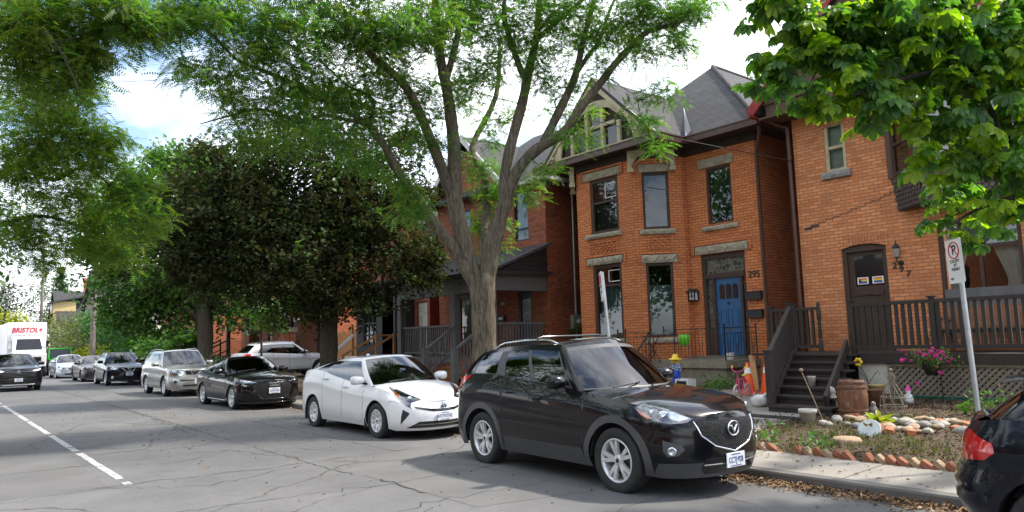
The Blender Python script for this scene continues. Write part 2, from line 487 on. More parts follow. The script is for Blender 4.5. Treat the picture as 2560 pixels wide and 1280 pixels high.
def meshgrille():
    t = NT('honeycomb_grille'); b = t.bsdf(Roughness=.6); b.inputs['Specular IOR Level'].default_value = .2
    vo = t.new('TexBrick'); vo.inputs['Scale'].default_value = 1; vo.inputs['Brick Width'].default_value = .055; vo.inputs['Row Height'].default_value = .030; vo.inputs['Mortar Size'].default_value = .007
    vo.inputs['Color1'].default_value = (.003, .003, .003, 1); vo.inputs['Color2'].default_value = (.004, .004, .004, 1); vo.inputs['Mortar'].default_value = (.018, .018, .019, 1)
    tc = t.new('TexCoord'); t.link(tc.outputs['UV'], vo.inputs['Vector']); t.link(vo.outputs['Color'], b.inputs['Base Color'])
    t.bump(b, vo.outputs['Fac'], .8, .01)
    return t.mat
M_GRILLE = meshgrille()
def leafmat(name, cols, transl=.35, tcol=None, clump=.45, rough=.5):
    spec_ = .45 if rough < .8 else .15
    t = NT(name)
    g = t.new('NewGeometry')
    v = t.co('Object')
    n = t.noise(v, clump, 3)
    f = t.math('ADD', t.math('MULTIPLY', g.outputs['Random Per Island'], .55), t.math('MULTIPLY', n, .55))
    c = t.ramp(f, [(.25, cols[0]), (.5, cols[1]), (.8, cols[2])])
    b = t.new('BsdfPrincipled'); b.inputs['Roughness'].default_value = rough; b.inputs['Specular IOR Level'].default_value = spec_
    t.link(c, b.inputs['Base Color'])
    tr = t.new('BsdfTranslucent')
    t.link(t.mix(1.0, c, tcol or (1.6, 1.9, .9), 'MULTIPLY'), tr.inputs[0])
    mx = t.new('MixShader'); mx.inputs[0].default_value = transl
    t.link(b.outputs[0], mx.inputs[1]); t.link(tr.outputs[0], mx.inputs[2]); t.link(mx.outputs[0], t.out.inputs[0])
    return t.mat
L_LOCUST = leafmat('locust_leaf', [(.038, .100, .020), (.072, .170, .028), (.13, .235, .038)], .48)
L_LOCUSTY = leafmat('yellow_locust_leaf', [(.066, .115, .015), (.125, .190, .021), (.20, .255, .03)], .48)
L_MAPLE = leafmat('green_maple_leaf', [(.024, .066, .014), (.048, .115, .020), (.09, .175, .03)], .34)
L_PURPLE = leafmat('bronze_maple_leaf', [(.028, .040, .017), (.038, .050, .020), (.056, .056, .024)], .3, (1.6, 1.4, .5), rough=.85)
L_CHEST = leafmat('chestnut_leaf', [(.035, .095, .028), (.06, .15, .034), (.10, .21, .04)], .48, (2.4, 2.5, .7), rough=.38)
L_CHESTY = leafmat('sunlit_chestnut_leaf', [(.08, .17, .02), (.14, .25, .025), (.21, .31, .03)], .62, (2.3, 2.2, .4), rough=.4)
L_HEDGE = leafmat('hedge_leaf', [(.028, .085, .012), (.055, .15, .020), (.12, .24, .03)], .3, clump=1.5)
L_IVY = leafmat('ivy_leaf', [(.020, .085, .016), (.035, .125, .022), (.06, .17, .03)], .28, clump=1.0)
L_OLIVE = leafmat('olive_bush_leaf', [(.06, .075, .025), (.10, .12, .04), (.15, .16, .06)], .3, clump=1.2)
L_YELLOW = leafmat('yellow_green_leaf', [(.16, .20, .02), (.28, .30, .03), (.42, .38, .04)], .35)
L_DIST = leafmat('far_dark_leaf', [(.020, .050, .018), (.035, .075, .024), (.06, .11, .03)], .25)
L_REDBR = leafmat('far_reddish_leaf', [(.035, .030, .022), (.06, .042, .030), (.08, .055, .035)], .2)
L_GRASS = leafmat('lawn_blade', [(.045, .062, .015), (.08, .088, .025), (.13, .115, .04)], .3, clump=1.8)
L_WEED = leafmat('weed_leaf', [(.035, .095, .015), (.07, .16, .025), (.13, .23, .04)], .3)
L_DEAD = leafmat('dry_leaf', [(.07, .035, .015), (.14, .075, .03), (.25, .15, .065)], .12, (1.2, 1, .7), clump=3)
L_MULCH = leafmat('mulch_chip', [(.035, .018, .012), (.085, .045, .028), (.15, .09, .055)], .05, (1, 1, 1), clump=2.5, rough=.8)
def bark(name, c, s=1.0, moss=None):
    t = NT(name); b = t.bsdf(Roughness=.95)
    v = t.co('Object', (16 * s, 16 * s, 2.2 * s)); n = t.noise(v, 1.2, 8, .65, 1.2); w = t.noise(t.co('Object'), 1.3, 4)
    col = t.ramp(n, [(.30, [x * .14 for x in c]), (.48, [x * .8 for x in c]), (.72, [min(1, x * 1.7) for x in c])])
    col = t.mix(t.ramp(w, [(.45, 0.), (.75, .55)]), col, moss or [x * .6 for x in c])
    t.link(col, b.inputs['Base Color']); t.bump(b, n, 1.0, .04)
    return t.mat
B_LOCUST = bark('locust_bark', (.138, .112, .080), .7, (.070, .058, .038))
B_MAPLE = bark('maple_bark', (.075, .058, .040), 1.5)
B_TWIG = bark('twig_bark', (.045, .036, .028), 2)
def asphalt():
    t = NT('asphalt'); b = t.bsdf(Roughness=.85)
    v = t.co('Object')
    big = t.noise(v, .22, 6, .6, .4); mid = t.noise(v, 1.6, 6, .65); fine = t.noise(v, 70, 3, .7)
    c = t.ramp(big, [(.28, (.078, .077, .079)), (.5, (.112, .111, .113)), (.70, (.158, .155, .155))])
    c = t.mix(t.ramp(mid, [(.42, 0.), (.75, .45)]), c, (.068, .067, .067))
    c = t.mix(t.ramp(fine, [(.25, .55), (.5, 0.)]), c, (.034, .033, .033))
    c = t.mix(t.ramp(fine, [(.62, 0.), (.85, .5)]), c, (.21, .205, .20))
    # long tar seams and crazed cracks
    wv = t.new('VectorMath', operation='ADD'); d = t.new('TexNoise'); d.inputs['Scale'].default_value = .9; d.inputs['Detail'].default_value = 5; t.link(v, d.inputs['Vector'])
    sc = t.new('VectorMath', operation='MULTIPLY'); sc.inputs[1].default_value = (1.1, 1.1, 0)
    t.link(d.outputs['Color'], sc.inputs[0]); t.link(v, wv.inputs[0]); t.link(sc.outputs[0], wv.inputs[1])
    vo = t.new('TexVoronoi'); vo.feature = 'DISTANCE_TO_EDGE'; vo.inputs['Scale'].default_value = .23; t.link(wv.outputs[0], vo.inputs['Vector'])
    vo2 = t.new('TexVoronoi'); vo2.feature = 'DISTANCE_TO_EDGE'; vo2.inputs['Scale'].default_value = 2.2; t.link(wv.outputs[0], vo2.inputs['Vector'])
    k1 = t.ramp(vo.outputs['Distance'], [(.0, .7), (.004, .5), (.008, 0.)])
    area = t.ramp(t.noise(v, .32, 3), [(.62, 0.), (.68, .7)])
    k2 = t.math('MULTIPLY', t.ramp(vo2.outputs['Distance'], [(.0, 1.), (.022, .8), (.04, 0.)]), area)
    gap = t.ramp(t.noise(v, .9, 4), [(.40, .15), (.55, 1.)])
    k = t.math('MULTIPLY', t.math('MAXIMUM', k1, k2), gap)
    c = t.mix(k, c, (.028, .026, .025))
    t.link(c, b.inputs['Base Color'])
    t.bump(b, t.math('SUBTRACT', t.math('ADD', fine, t.math('MULTIPLY', mid, .6)), t.math('MULTIPLY', k, 3)), .35, .012)
    return t.mat
M_ASPHALT = asphalt()
def concrete_slab(name, c):
    t = NT(name); b = t.bsdf(Roughness=.9)
    v = t.co('Object'); n = t.noise(v, 1.1, 7, .6); f = t.noise(v, 55, 3)
    col = t.ramp(n, [(.3, [x * .78 for x in c]), (.6, c), (.8, [x * 1.12 for x in c])])
    col = t.mix(t.ramp(f, [(.3, .35), (.55, 0.)]), col, [x * .45 for x in c])
    t.link(col, b.inputs['Base Color']); t.bump(b, f, .25, .006)
    return t.mat
M_WALK = concrete_slab('sidewalk_concrete', (.27, .245, .215))
M_KERB = concrete_slab('kerb_concrete', (.13, .122, .112))
def soil(name, a, b_, c_):
    t = NT(name); b = t.bsdf(Roughness=1.0)
    v = t.co('Object'); n = t.noise(v, 2.2, 8, .7); f = t.noise(v, 38, 5, .7)
    c = t.ramp(n, [(.35, a), (.55, b_), (.7, c_)])
    c = t.mix(t.ramp(f, [(.35, .7), (.6, 0.)]), c, [x * .35 for x in a])
    t.link(c, b.inputs['Base Color']); t.bump(b, f, .8, .02)
    return t.mat
M_SOIL = soil('lawn_soil', (.070, .045, .028), (.105, .075, .042), (.09, .095, .03))
M_GROUND = soil('rough_ground', (.07, .075, .035), (.08, .09, .035), (.06, .085, .028))
# ------------------------------------------------------------------ vehicles
def lerp(a, b, t): return a + (b - a) * t
def curve(pts):
    """smooth curve through (x, y) pairs (monotone cubic)"""
    xs = [p[0] for p in pts]; ys = [p[1] for p in pts]; n = len(xs)
    if n == 1: return lambda x: ys[0]
    d = [(ys[i + 1] - ys[i]) / (xs[i + 1] - xs[i]) for i in range(n - 1)]
    m = [d[0]] + [0 if d[i - 1] * d[i] <= 0 else 2 * d[i - 1] * d[i] / (d[i - 1] + d[i]) for i in range(1, n - 1)] + [d[-1]]
    def f(x):
        if x <= xs[0]: return ys[0]
        if x >= xs[-1]: return ys[-1]
        i = 0
        while x > xs[i + 1]: i += 1
        h = xs[i + 1] - xs[i]; t = (x - xs[i]) / h
        return ys[i] * (2 * t**3 - 3 * t * t + 1) + m[i] * h * (t**3 - 2 * t * t + t) + ys[i + 1] * (-2 * t**3 + 3 * t * t) + m[i + 1] * h * (t**3 - t * t)
    return f
def text_mesh(name, s, size, mat, parent, mtx, depth=.003, align='CENTER', sx=1.0, shear=0.0, bold=0.0):
    """lettering as a solid mesh; mtx maps the text plane (x right, y up) into parent space"""
    cu = bpy.data.curves.new(name, 'FONT'); cu.body = s; cu.size = size; cu.extrude = depth; cu.align_x = align; cu.align_y = 'CENTER'
    cu.shear = shear; cu.offset = bold; cu.resolution_u = 3
    tmp = bpy.data.objects.new(name, cu); COL.objects.link(tmp)
    dg = bpy.context.evaluated_depsgraph_get()
    me = bpy.data.meshes.new_from_object(tmp.evaluated_get(dg))
    bpy.data.objects.remove(tmp); bpy.data.curves.remove(cu)
    me.transform(mtx @ Matrix.Diagonal((sx, 1, 1, 1)))
    me.name = name
    me.materials.clear(); me.materials.append(mat)
    o = bpy.data.objects.new(name, me); COL.objects.link(o)
    if parent is not None: o.parent = parent
    WL[o.name] = worg(parent)
    return o
def frame(o, xd, yd):
    """matrix with text x along xd and y along yd at o"""
    xd = Vector(xd).normalized(); yd = Vector(yd).normalized(); z = xd.cross(yd).normalized(); yd = z.cross(xd)
    m = Matrix((xd, yd, z)).transposed().to_4x4(); m.translation = Vector(o)
    return m

def wheel(parent, x, y, side, R, tw, rim, style, nsp, turn=0.0, rimmat=None):
    """side = +1 when the outer face looks along +y"""
    w = bpy.data.objects.new('wheel', None); COL.objects.link(w); w.parent = parent; w.location = (x, y, R); WL[w.name] = Vector((0, 0, 0))
    w.rotation_euler = (0, 0, turn)
    h = tw / 2
    t = MB()
    prof = [(rim - .012, -h * .8), (rim + .01, -h * .92), (R * .86, -h), (R * .955, -h * .93), (R * .99, -h * .72), (R, -h * .4), (R, h * .4), (R * .99, h * .72), (R * .955, h * .93), (R * .86, h), (rim + .01, h * .92), (rim - .012, h * .8)]
    t.lathe(prof, (0, 0, 0), (0, 1, 0), 40)
    for k in range(-1, 2):   # tread grooves
        t.lathe([(R + .0015, k * h * .42 - .004), (R + .0015, k * h * .42 + .004)], (0, 0, 0), (0, 1, 0), 40, 1)
    t.build('tyre', [M_TYRE, M_DARK], w, world=False)
    r = MB(); s = side; f = s * h
    r.lathe([(rim, f * .86), (rim - .006, f * .93), (rim - .022, f * .88), (rim - .03, f * .5), (rim - .05, -f * .5)], (0, 0, 0), (0, 1, 0), 40)
    r.lathe([(.0, f * .72), (.035, f * .72), (.062, f * .66), (.07, f * .45)], (0, 0, 0), (0, 1, 0), 16)
    def spoke(a, a2, w0, w1, fz0=.66, fz1=.84):
        ca, sa = math.cos(a), math.sin(a); c2, s2 = math.cos(a2), math.sin(a2)
        r0_, r1_ = .05, rim - .016
        p0 = Vector((ca * r0_, f * fz0, sa * r0_)); p1 = Vector((c2 * r1_, f * fz1, s2 * r1_))
        d = (p1 - p0).normalized(); q = Vector((0, 1, 0)).cross(d).normalized(); dep = Vector((0, -f * .30, 0))
        pm = p0.lerp(p1, .5) + Vector((0, f * .05, 0))
        sec = [(p0, w0), (pm, (w0 + w1) * .48), (p1, w1)]
        rows = []
        for p, ww in sec: rows.append([p - q * ww / 2 + dep, p - q * ww * .42, p + q * ww * .42, p + q * ww / 2 + dep])
        r.grid(rows, 0, False)
    if style == 'pairs':
        for k in range(nsp):
            a = 2 * math.pi * k / nsp + math.pi / 2 + .2
            spoke(a - .06, a - .20, .052, .046); spoke(a + .06, a + .20, .052, .046)
    elif style == 'fan':
        for k in range(nsp):
            a = 2 * math.pi * k / nsp + .3
            spoke(a, a + .16, .055, .085); 
    else:
        for k in range(nsp):
            a = 2 * math.pi * k / nsp + math.pi / 2
            spoke(a, a, .06, .05)
    r.build('rim', [rimmat or M_ALLOY], w, world=False)
    d = MB(); d.lathe([(.0, f * .12), (rim * .62, f * .12), (rim * .62, f * .02)], (0, 0, 0), (0, 1, 0), 24, 0)
    d.lathe([(.0, -f * .3), (rim - .02, -f * .3)], (0, 0, 0), (0, 1, 0), 24, 1)
    d.build('brake_disc', [M_DISC, M_DARK], w, world=False)
    c = MB(); c.lathe([(0, f * .735), (.026, f * .735), (.028, f * .70)], (0, 0, 0), (0, 1, 0), 16)
    c.build('hub_cap', [M_BLACKGL], w, world=False)
    return w

class Car:
    def __init__(s, name, label, loc, rz, S):
        s.S = S; s.name = name
        s.root = thing(name, label, S.get('cat', 'car'), loc, S.get('group', 'cars parked along the kerb'), rz)
        g = S.get
        s.L, s.W, s.wb, s.R = S['L'], S['W'], S['wb'], S['R']
        s.xf = s.wb / 2 + S['fo']; s.xr = s.xf - s.L
        s.zs = g('zs', .24); s.zb = g('zb', .22)
        s.zt = curve(S['zt']); s.hc = curve(S['hc']); s.side = curve(S['side'])
        s.fx = curve(S['fx']); s.rx = curve(S['rx'])
        s.lower(); s.greenhouse(); s.under()
        s.wheels()
    # ---- lower body
    def stations(s):
        S = s.S; W2 = s.W / 2; af, nf, ar, nr = S['corner']
        bump = S.get('bump_h', .12)
        N = S.get('endn', 13)
        x0f, x0r = s.xf - af, s.xr + ar
        def plan(x):
            """half width and end weight of the outline at x"""
            if x > x0f:
                u = min(1, (x - x0f) / af); return W2 * (1 - u ** nf) ** (1 / nf), u ** (nf * .4)
            if x < x0r:
                u = min(1, (x0r - x) / ar); return W2 * (1 - u ** nr) ** (1 / nr), -u ** (nr * .4)
            return W2, 0.0
        s.plan = plan
        Ra = s.R + S.get('archgap', .055); ring = S.get('ring', .07)
        arcs = []
        for xc in (-s.wb / 2, s.wb / 2):
            a0 = math.asin(max(-.9, (s.zs - s.R) / Ra)); pts = []
            n = 18
            for k in range(n + 1):
                a = math.pi - a0 - (math.pi - 2 * a0) * k / n
                c_, s_ = math.cos(a), math.sin(a); fl = S.get('archflat', 1.0) if s_ > 0 else 1
                c1_ = c_ if s_ > 0 else math.copysign(1 - s_ * .012, c_)
                pts.append((xc + Ra * c_, s.R + Ra * s_ * fl, xc + (Ra + ring) * c1_, max(s.zs + .02, s.R + (Ra + ring) * s_ * fl)))
            m = max(p[2] for p in pts); l = min(p[2] for p in pts)
            arcs.append([p for k, p in enumerate(pts)])
        def span(a, b, n): return [lerp(a, b, (k + .5) / n) for k in range(n)]
        cut = sorted(S['doors']); sb = S.get('sill_h', .13)
        lo, hi, lo2, hi2 = arcs[0][0][2], arcs[0][-1][2], arcs[1][0][2], arcs[1][-1][2]
        st = []
        def put(x, b, x1, b1, end=False):
            y, w = plan(x); y1, w1 = plan(x1)
            st.append((x, y, b, x1, b1, w, y1, w1, end))
        # rear end
        us = 1.0 if lo >= x0r else ((x0r - lo) / ar)
        if lo >= x0r:
            amax = math.pi / 2
        else:
            amax = math.acos(us ** (nr / 2))
        for k in range(N):
            a = amax * k / N
            x = s.xr + ar * (1 - math.cos(a) ** (2 / nr))
            put(x, s.zb, x, s.zb + bump, True)
        for x in (span(x0r, lo, 3) if lo > x0r else []): put(x, lerp(s.zb, s.zs, .5), x, s.zb + bump, True)
        for p in arcs[0]: put(*p)
        for x in sorted(span(hi, lo2, 8) + [c + d for c in cut for d in (-.0045, .0045)]): put(x, s.zs, x, s.zs + sb)
        for p in arcs[1]: put(*p)
        for x in (span(hi2, x0f, 3) if hi2 < x0f else []): put(x, lerp(s.zb, s.zs, .5), x, s.zb + bump, True)
        amax = math.pi / 2 if hi2 <= x0f else math.acos(((hi2 - x0f) / af) ** (nf / 2))
        for k in range(N - 1, -1, -1):
            a = amax * k / N
            x = s.xf - af * (1 - math.cos(a) ** (2 / nf))
            put(x, s.zb, x, s.zb + bump, True)
        return st
    def point(s, x, y, z, z0, z1, w):
        t = (z - z0) / max(1e-3, z1 - z0)
        tb = max(0, min(1, (z - s.zb) / max(1e-3, z1 - s.zb)))
        k = s.side(tb)
        y2 = y * (1 - k / (s.W / 2))
        x2 = x + (s.fx(z) * w if w > 0 else -s.rx(z) * w)
        return (x2, y2, z)
    def lower(s):
        st = s.stations(); s.st = st
        NR = s.S.get('rows', 11)
        P = []
        for (x, y, b, x1, b1, w, y1, w1, end) in st:
            zt = s.zt(x1)
            col = [s.point(x, y, b, b, zt, w), s.point(x1, y1, b1, b, zt, w1)]
            for k in range(1, NR + 1):
                f = k / NR
                z = lerp(b1, zt, f)
                col.append(s.point(x1, y1, z, b, zt, w1))
            P.append(col)
        s.P = P
        cut = sorted(s.S['doors'])
        body, bodyr, clad, seam = MB(), MB(), MB(), MB()
        doors = {}
        for sg in (1, -1):
            for i in range(len(P) - 1):
                xm = (st[i][3] + st[i + 1][3]) / 2
                issm = any(abs(xm - c) < .0046 for c in cut) and not st[i][8]
                dk = None
                for d in range(len(cut) - 1):
                    if cut[d] < xm < cut[d + 1] and not st[i][8]: dk = (d, sg)
                for r in range(NR + 1):
                    q = [P[i][r], P[i + 1][r], P[i + 1][r + 1], P[i][r + 1]]
                    q = [(p[0], p[1] * sg, p[2]) for p in q]
                    if r == 0 and s.S.get('clad'): tgt = clad
                    elif issm and r > 0: tgt = seam
                    elif dk and r > 0: tgt = doors.setdefault(dk, MB())
                    else: tgt = body if xm > 0 else bodyr
                    tgt.add(q, [(0, 3, 2, 1) if sg > 0 else (0, 1, 2, 3)], 0, True)
        # hood and deck (caps between mirrored top edges)
        hood, deck = MB(), MB()
        def cap(tgt, idx, pw):
            rows = []
            for i in idx:
                x, y, z = P[i][-1]
                c = s.hc(x)
                rows.append([(x, y * q, z + (c - z) * (1 - abs(q) ** pw)) for q in [k / 8 - 1 for k in range(17)]])
            tgt.grid(rows, 0, True)
        fi = [i for i in range(len(P)) if P[i][-1][0] >= s.S['cowl'] - .12]
        cap(hood, fi, s.S.get('hoodpow', 2.4))
        ri = [i for i in range(len(P)) if P[i][-1][0] <= s.S['tail'] + .12]
        cap(deck, ri, 2.4)
        pm = s.S['paint']
        s.lowmesh = MB()
        s.body = weld(body.build('front_body', [pm], s.root, world=False))
        s.bodyr = weld(bodyr.build('rear_body', [pm], s.root, world=False))
        s.hood = weld(hood.build('hood', [pm], s.root, world=False))
        s.deck = weld(deck.build('tailgate' if s.S.get('hatch') else 'trunk_lid', [pm], s.root, world=False))
        s.doors = {}
        for k, m in doors.items():
            s.doors[k] = weld(m.build('door', [pm], s.root, world=False))
        if seam.f: seam.build('door_gap', [M_DARK], s.root, world=False)
        if clad.f: weld(clad.build('lower_cladding', [s.S.get('cladmat', M_CLAD)], s.root, world=False))
        # one search tree over the painted skin
        av = []; af_ = []
        for o in [s.body, s.bodyr, s.hood, s.deck] + list(s.doors.values()):
            b = len(av); av += [v.co.copy() for v in o.data.vertices]; af_ += [[b + i for i in p.vertices] for p in o.data.polygons]
        if clad.f:
            b = len(av); av += [Vector(v) for v in clad.v]; af_ += [[b + i for i in f] for f in clad.f]
        s.bvh = BVHTree.FromPolygons(av, af_)
    def ysurf(s, x):
        best = min(s.P, key=lambda c: abs(c[-1][0] - x) + (0 if c[-1][1] > s.W * .38 else 5))
        return best[-1][1]
    # ---- greenhouse
    def greenhouse(s):
        S = s.S; G = S['gh']
        zr = curve(G['zr']); yr = curve(G['yr']); crown = G.get('crown', .045)
        ins = G.get('inset', .03)
        NF, NV = 10, 8
        v0, v1 = G.get('v', (.05, .90))
        vs = [0, v0 * .5, v0] + [lerp(v0, v1, k / 5) for k in range(1, 6)] + [lerp(v1, 1, .5), 1]
        xc0, xcA = G['cowl']; xw0, xwA = G['wtop']; xb0, xbA = G['rbase']; xt0, xtA = G['rtop']
        zc = s.hc(xc0) - .015
        yA = s.ysurf(xcA) - ins; yB = s.ysurf(xbA) - ins * 1.2
        cols = []
        wsf = G.get('ws', .94)
        ss = sorted(set([k / NF * wsf for k in range(NF + 1)] + [wsf, (1 + wsf) / 2, 1.0]))
        for a in ss[:-1]:
            zb_ = lerp(zc, s.zt(xcA) - .01, a ** 2)
            cols.append(('F', a, (lerp(xc0, xcA, a ** 2.2), yA * a, zb_), (lerp(xw0, xwA, a ** 2.2), yr(xwA) * a, zr(xwA) + crown * (1 - a * a))))
        us = set([0, 1]); tr = G.get('trim', .012)
        for (a, b) in G['win']: us |= {a, b, a - tr, b + tr}
        us |= {k / 14 for k in range(1, 14)}
        us = sorted(u for u in us if 0 <= u <= 1)
        for u in us:
            xb = lerp(xcA, xbA, u); xt = lerp(xwA, xtA, u)
            cols.append(('S', u, (xb, lerp(yA, yB, max(0, u - .75) * 4) if u > .75 else s.ysurf(xb) - ins, s.zt(xb) - .012), (xt, yr(xt), zr(xt))))
        rwf = G.get('rw', .86)
        for a in sorted(set([k / NF * rwf for k in range(NF + 1)] + [rwf, (1 + rwf) / 2]), reverse=True):
            zrb = s.hc(xb0) - .012
            zb_ = lerp(zrb, s.zt(xbA) - .012, a ** 2)
            cols.append(('R', a, (lerp(xb0, xbA, a ** 2.2), yB * a, zb_), (lerp(xt0, xtA, a ** 2.2), yr(xtA) * a, zr(xtA) + crown * (1 - a * a) * .8)))
        G3 = []
        bl = G.get('bulge', .03)
        for kind, u, B, T in cols:
            B, T = Vector(B), Vector(T); col = []
            for v in vs:
                p = B.lerp(T, v)
                if v > v1: pass
                o = bl * 4 * v * (1 - v)
                if kind == 'S': p.y += o
                elif kind == 'F': p.x += o * (.5 + .5 * (1 - u)) ; p.y += o * u
                else: p.x -= o * (.5 + .5 * (1 - u)); p.y += o * u
                col.append(p)
            G3.append(col)
        cabin, trimm = MB(), MB(); wins = {}
        gm = S.get('glass', M_CARGLASS); gmr = S.get('rglass', gm)
        first, last = G['win'][0][0] - tr, G['win'][-1][1] + tr
        for sg in (1, -1):
            for i in range(len(cols) - 1):
                k1, u1, k2, u2 = cols[i][0], cols[i][1], cols[i + 1][0], cols[i + 1][1]
                um = (u1 + u2) / 2
                for r in range(len(vs) - 1):
                    vm = (vs[r] + vs[r + 1]) / 2
                    q = [G3[i][r], G3[i + 1][r], G3[i + 1][r + 1], G3[i][r + 1]]
                    q = [(p[0], p[1] * sg, p[2]) for p in q]
                    inV = v0 < vm < v1
                    tgt = cabin
                    if k1 == 'F' and k2 == 'F' and um < wsf and vm > v0 * .5 and vm < v1 + .04:
                        tgt = wins.setdefault(('windscreen',), MB()) if inV else trimm
                    elif k1 == 'S' and k2 == 'S':
                        hit = None
                        for j, (a, b) in enumerate(G['win']):
                            if a < um < b: hit = j
                        if inV and hit is not None: tgt = wins.setdefault(('side_window', hit, sg), MB())
                        elif vm < v1 + .02 and vm > v0 * .5 and first < um < last and (inV or True):
                            if vm < v1 : tgt = trimm
                    elif k1 == 'R' and k2 == 'R' and um < rwf and inV:
                        tgt = wins.setdefault(('rear_window',), MB())
                    tgt.add(q, [(0, 1, 2, 3) if sg > 0 else (0, 3, 2, 1)], 0, True)
        pm = S['paint']
        weld(cabin.build('cabin_frame', [pm], s.root, world=False))
        if trimm.f: weld(trimm.build('window_trim', [G.get('trimmat', M_BLACKGL)], s.root, world=False))
        for k, m in wins.items():
            weld(m.build(k[0], [gmr if (k[0] == 'rear_window' or (k[0] == 'side_window' and k[1] >= S.get('privacy', 1))) else gm], s.root, world=False))
        roof = MB(); rows = []
        for c in G3:
            x, y, z = c[-1]
            rows.append((x, y, z))
        ctr = {}
        rr = []
        for i, (x, y, z) in enumerate(rows):
            kind, u = cols[i][0], cols[i][1]
            zc_ = zr(x) + crown * (1 if kind != 'R' else .8)
            if kind == 'S': zc_ = zr(x) + crown * (1 - .2 * u)
            rr.append([(x, y * q, z + (zc_ - z) * (1 - abs(q) ** 2.2) if kind == 'S' else z + ((zr(xwA if kind == 'F' else xtA) + crown * (1 if kind == 'F' else .8)) - z) * (1 - q * q)) for q in [k / 8 - 1 for k in range(17)]])
        roof.grid(rr, 0, True)
        s.roof = weld(roof.build('roof', [S.get('roofmat', pm)], s.root, world=False))
        s.G3 = G3; s.zr = zr; s.yr = yr; s.crown = crown
        # interior
        it = MB(); y_ = yA - .10
        x0, x1 = xbA + .15, xcA - .05
        zf = s.zt(0) - .12
        it.box(x0, -y_, .30, x1, y_, .36)
        it.beam((x1 - .16, -y_, zf - .02), (x1 - .16, y_, zf - .02), .36, .16)
        for yy in (-.36, .36):
            if S.get('rhd'): pass
            xs_ = lerp(xcA, xbA, .46)
            seat = [(xs_, zf - .38), (xs_ + .5, zf - .33), (xs_ + .5, zf - .45), (xs_ - .1, zf - .48), (xs_ - .26, zf + .20), (xs_ - .16, zf + .22)]
            it.prism([(a, yy - .23, b) for a, b in seat], (0, .46, 0))
            it.box(xs_ - .29, yy - .12, zf + .24, xs_ - .19, yy + .12, zf + .40)
        xs_ = lerp(xcA, xbA, .80)
        it.prism([(a, -y_ + .05, b) for a, b in [(xs_, zf - .35), (xs_ + .45, zf - .33), (xs_ + .45, zf - .45), (xs_ - .1, zf - .45), (xs_ - .25, zf + .14), (xs_ - .15, zf + .15)]], (0, 2 * y_ - .1, 0))
        for yy in (-.40, .40): it.box(xs_ - .27, yy - .11, zf + .15, xs_ - .18, yy + .11, zf + .27)
        xw = lerp(xcA, xbA, .24)
        ring = [(xw - .06 * math.sin(a) * 0 + .10 * math.sin(a), .36 + .18 * math.cos(a), zf + .03 + .16 * math.sin(a)) for a in [2 * math.pi * k / 16 for k in range(17)]]
        it.tube(ring, .014, 5)
        it.build('interior', [M_SEAT], s.root, world=False)
    def under(s):
        u = MB(); W2 = s.W / 2
        u.box(s.xr + .40, -W2 + .26, s.zs - .02, s.xf - .48, W2 - .26, s.zs + .30)
        u.box(-s.wb / 2 + s.R + .08, -W2 + .10, s.zs + .005, s.wb / 2 - s.R - .08, W2 - .10, s.zs + .08)
        for xc in (-s.wb / 2, s.wb / 2):
            Ra = s.R + s.S.get('archgap', .055) + .004
            for sg in (1, -1):
                rows = []
                for yy in (W2 - .035, W2 - .30):
                    rows.append([(xc + Ra * math.cos(a), sg * yy, s.R + Ra * math.sin(a) * s.S.get('archflat', 1.0)) for a in [math.pi * k / 16 - 0.0 for k in range(17)]])
                u.grid(rows, 0, True)
        u.build('underbody', [M_DARK], s.root, world=False)
    def wheels(s):
        S = s.S; tw = S.get('tw', .215)
        for xc in (-s.wb / 2, s.wb / 2):
            for sg in (1, -1):
                wheel(s.root, xc, sg * (s.W / 2 - S.get('win', .03) - tw / 2), sg, s.R, tw, S.get('rim', .23), S.get('wstyle', 'plain'), S.get('nsp', 5), S.get('turn', 0) if xc > 0 else 0, S.get('rimmat'))
    # ---- things laid on the skin
    def snap(s, p, off=.004, d=None):
        p = Vector(p)
        if d is not None:
            d = Vector(d).normalized()
            h = s.bvh.ray_cast(p - d * 3.4, d)
            if h[0] is not None:
                n = h[1]
                if n.dot(d) > 0: n = -n
                return h[0] + n * off
        h = s.bvh.find_nearest(p)
        n = h[1]
        if n.dot(h[0] - Vector((0, 0, .5))) < 0: n = -n
        return h[0] + n * off
    def patch(s, name, poly, mat, off=.005, d=None, parent=None, step=.035, mirror=True, label=None):
        """conforming panel laid on the skin; poly = 3D outline, cast along d"""
        outs = []
        for sg in ((1, -1) if mirror else (1,)):
            pts = [Vector((p[0], p[1] * sg, p[2])) for p in poly]
            dd = Vector((d[0], d[1] * sg, d[2])).normalized() if d is not None else None
            c = sum(pts, Vector()) / len(pts)
            n = Vector((0, 0, 0))
            for i in range(len(pts)): n += (pts[i] - c).cross(pts[(i + 1) % len(pts)] - c)
            n.normalize()
            if dd is not None: n = -dd
            a = n.orthogonal().normalized(); b = n.cross(a)
            p2 = [Vector(((p - c).dot(a), (p - c).dot(b))) for p in pts]
            pl = []
            m = len(p2)
            for i in range(m):
                q0, q1 = p2[i], p2[(i + 1) % m]; k = max(1, int((q1 - q0).length / step))
                pl += [q0.lerp(q1, j / k) for j in range(k)]
            m = len(pl)
            lo = Vector((min(p.x for p in pl), min(p.y for p in pl))); hi = Vector((max(p.x for p in pl), max(p.y for p in pl)))
            inn = []
            def inside(q):
                r = False; j = m - 1
                for i in range(m):
                    if (pl[i].y > q.y) != (pl[j].y > q.y) and q.x < (pl[j].x - pl[i].x) * (q.y - pl[i].y) / (pl[j].y - pl[i].y) + pl[i].x: r = not r
                    j = i
                return r
            nx = int((hi.x - lo.x) / step); ny = int((hi.y - lo.y) / step)
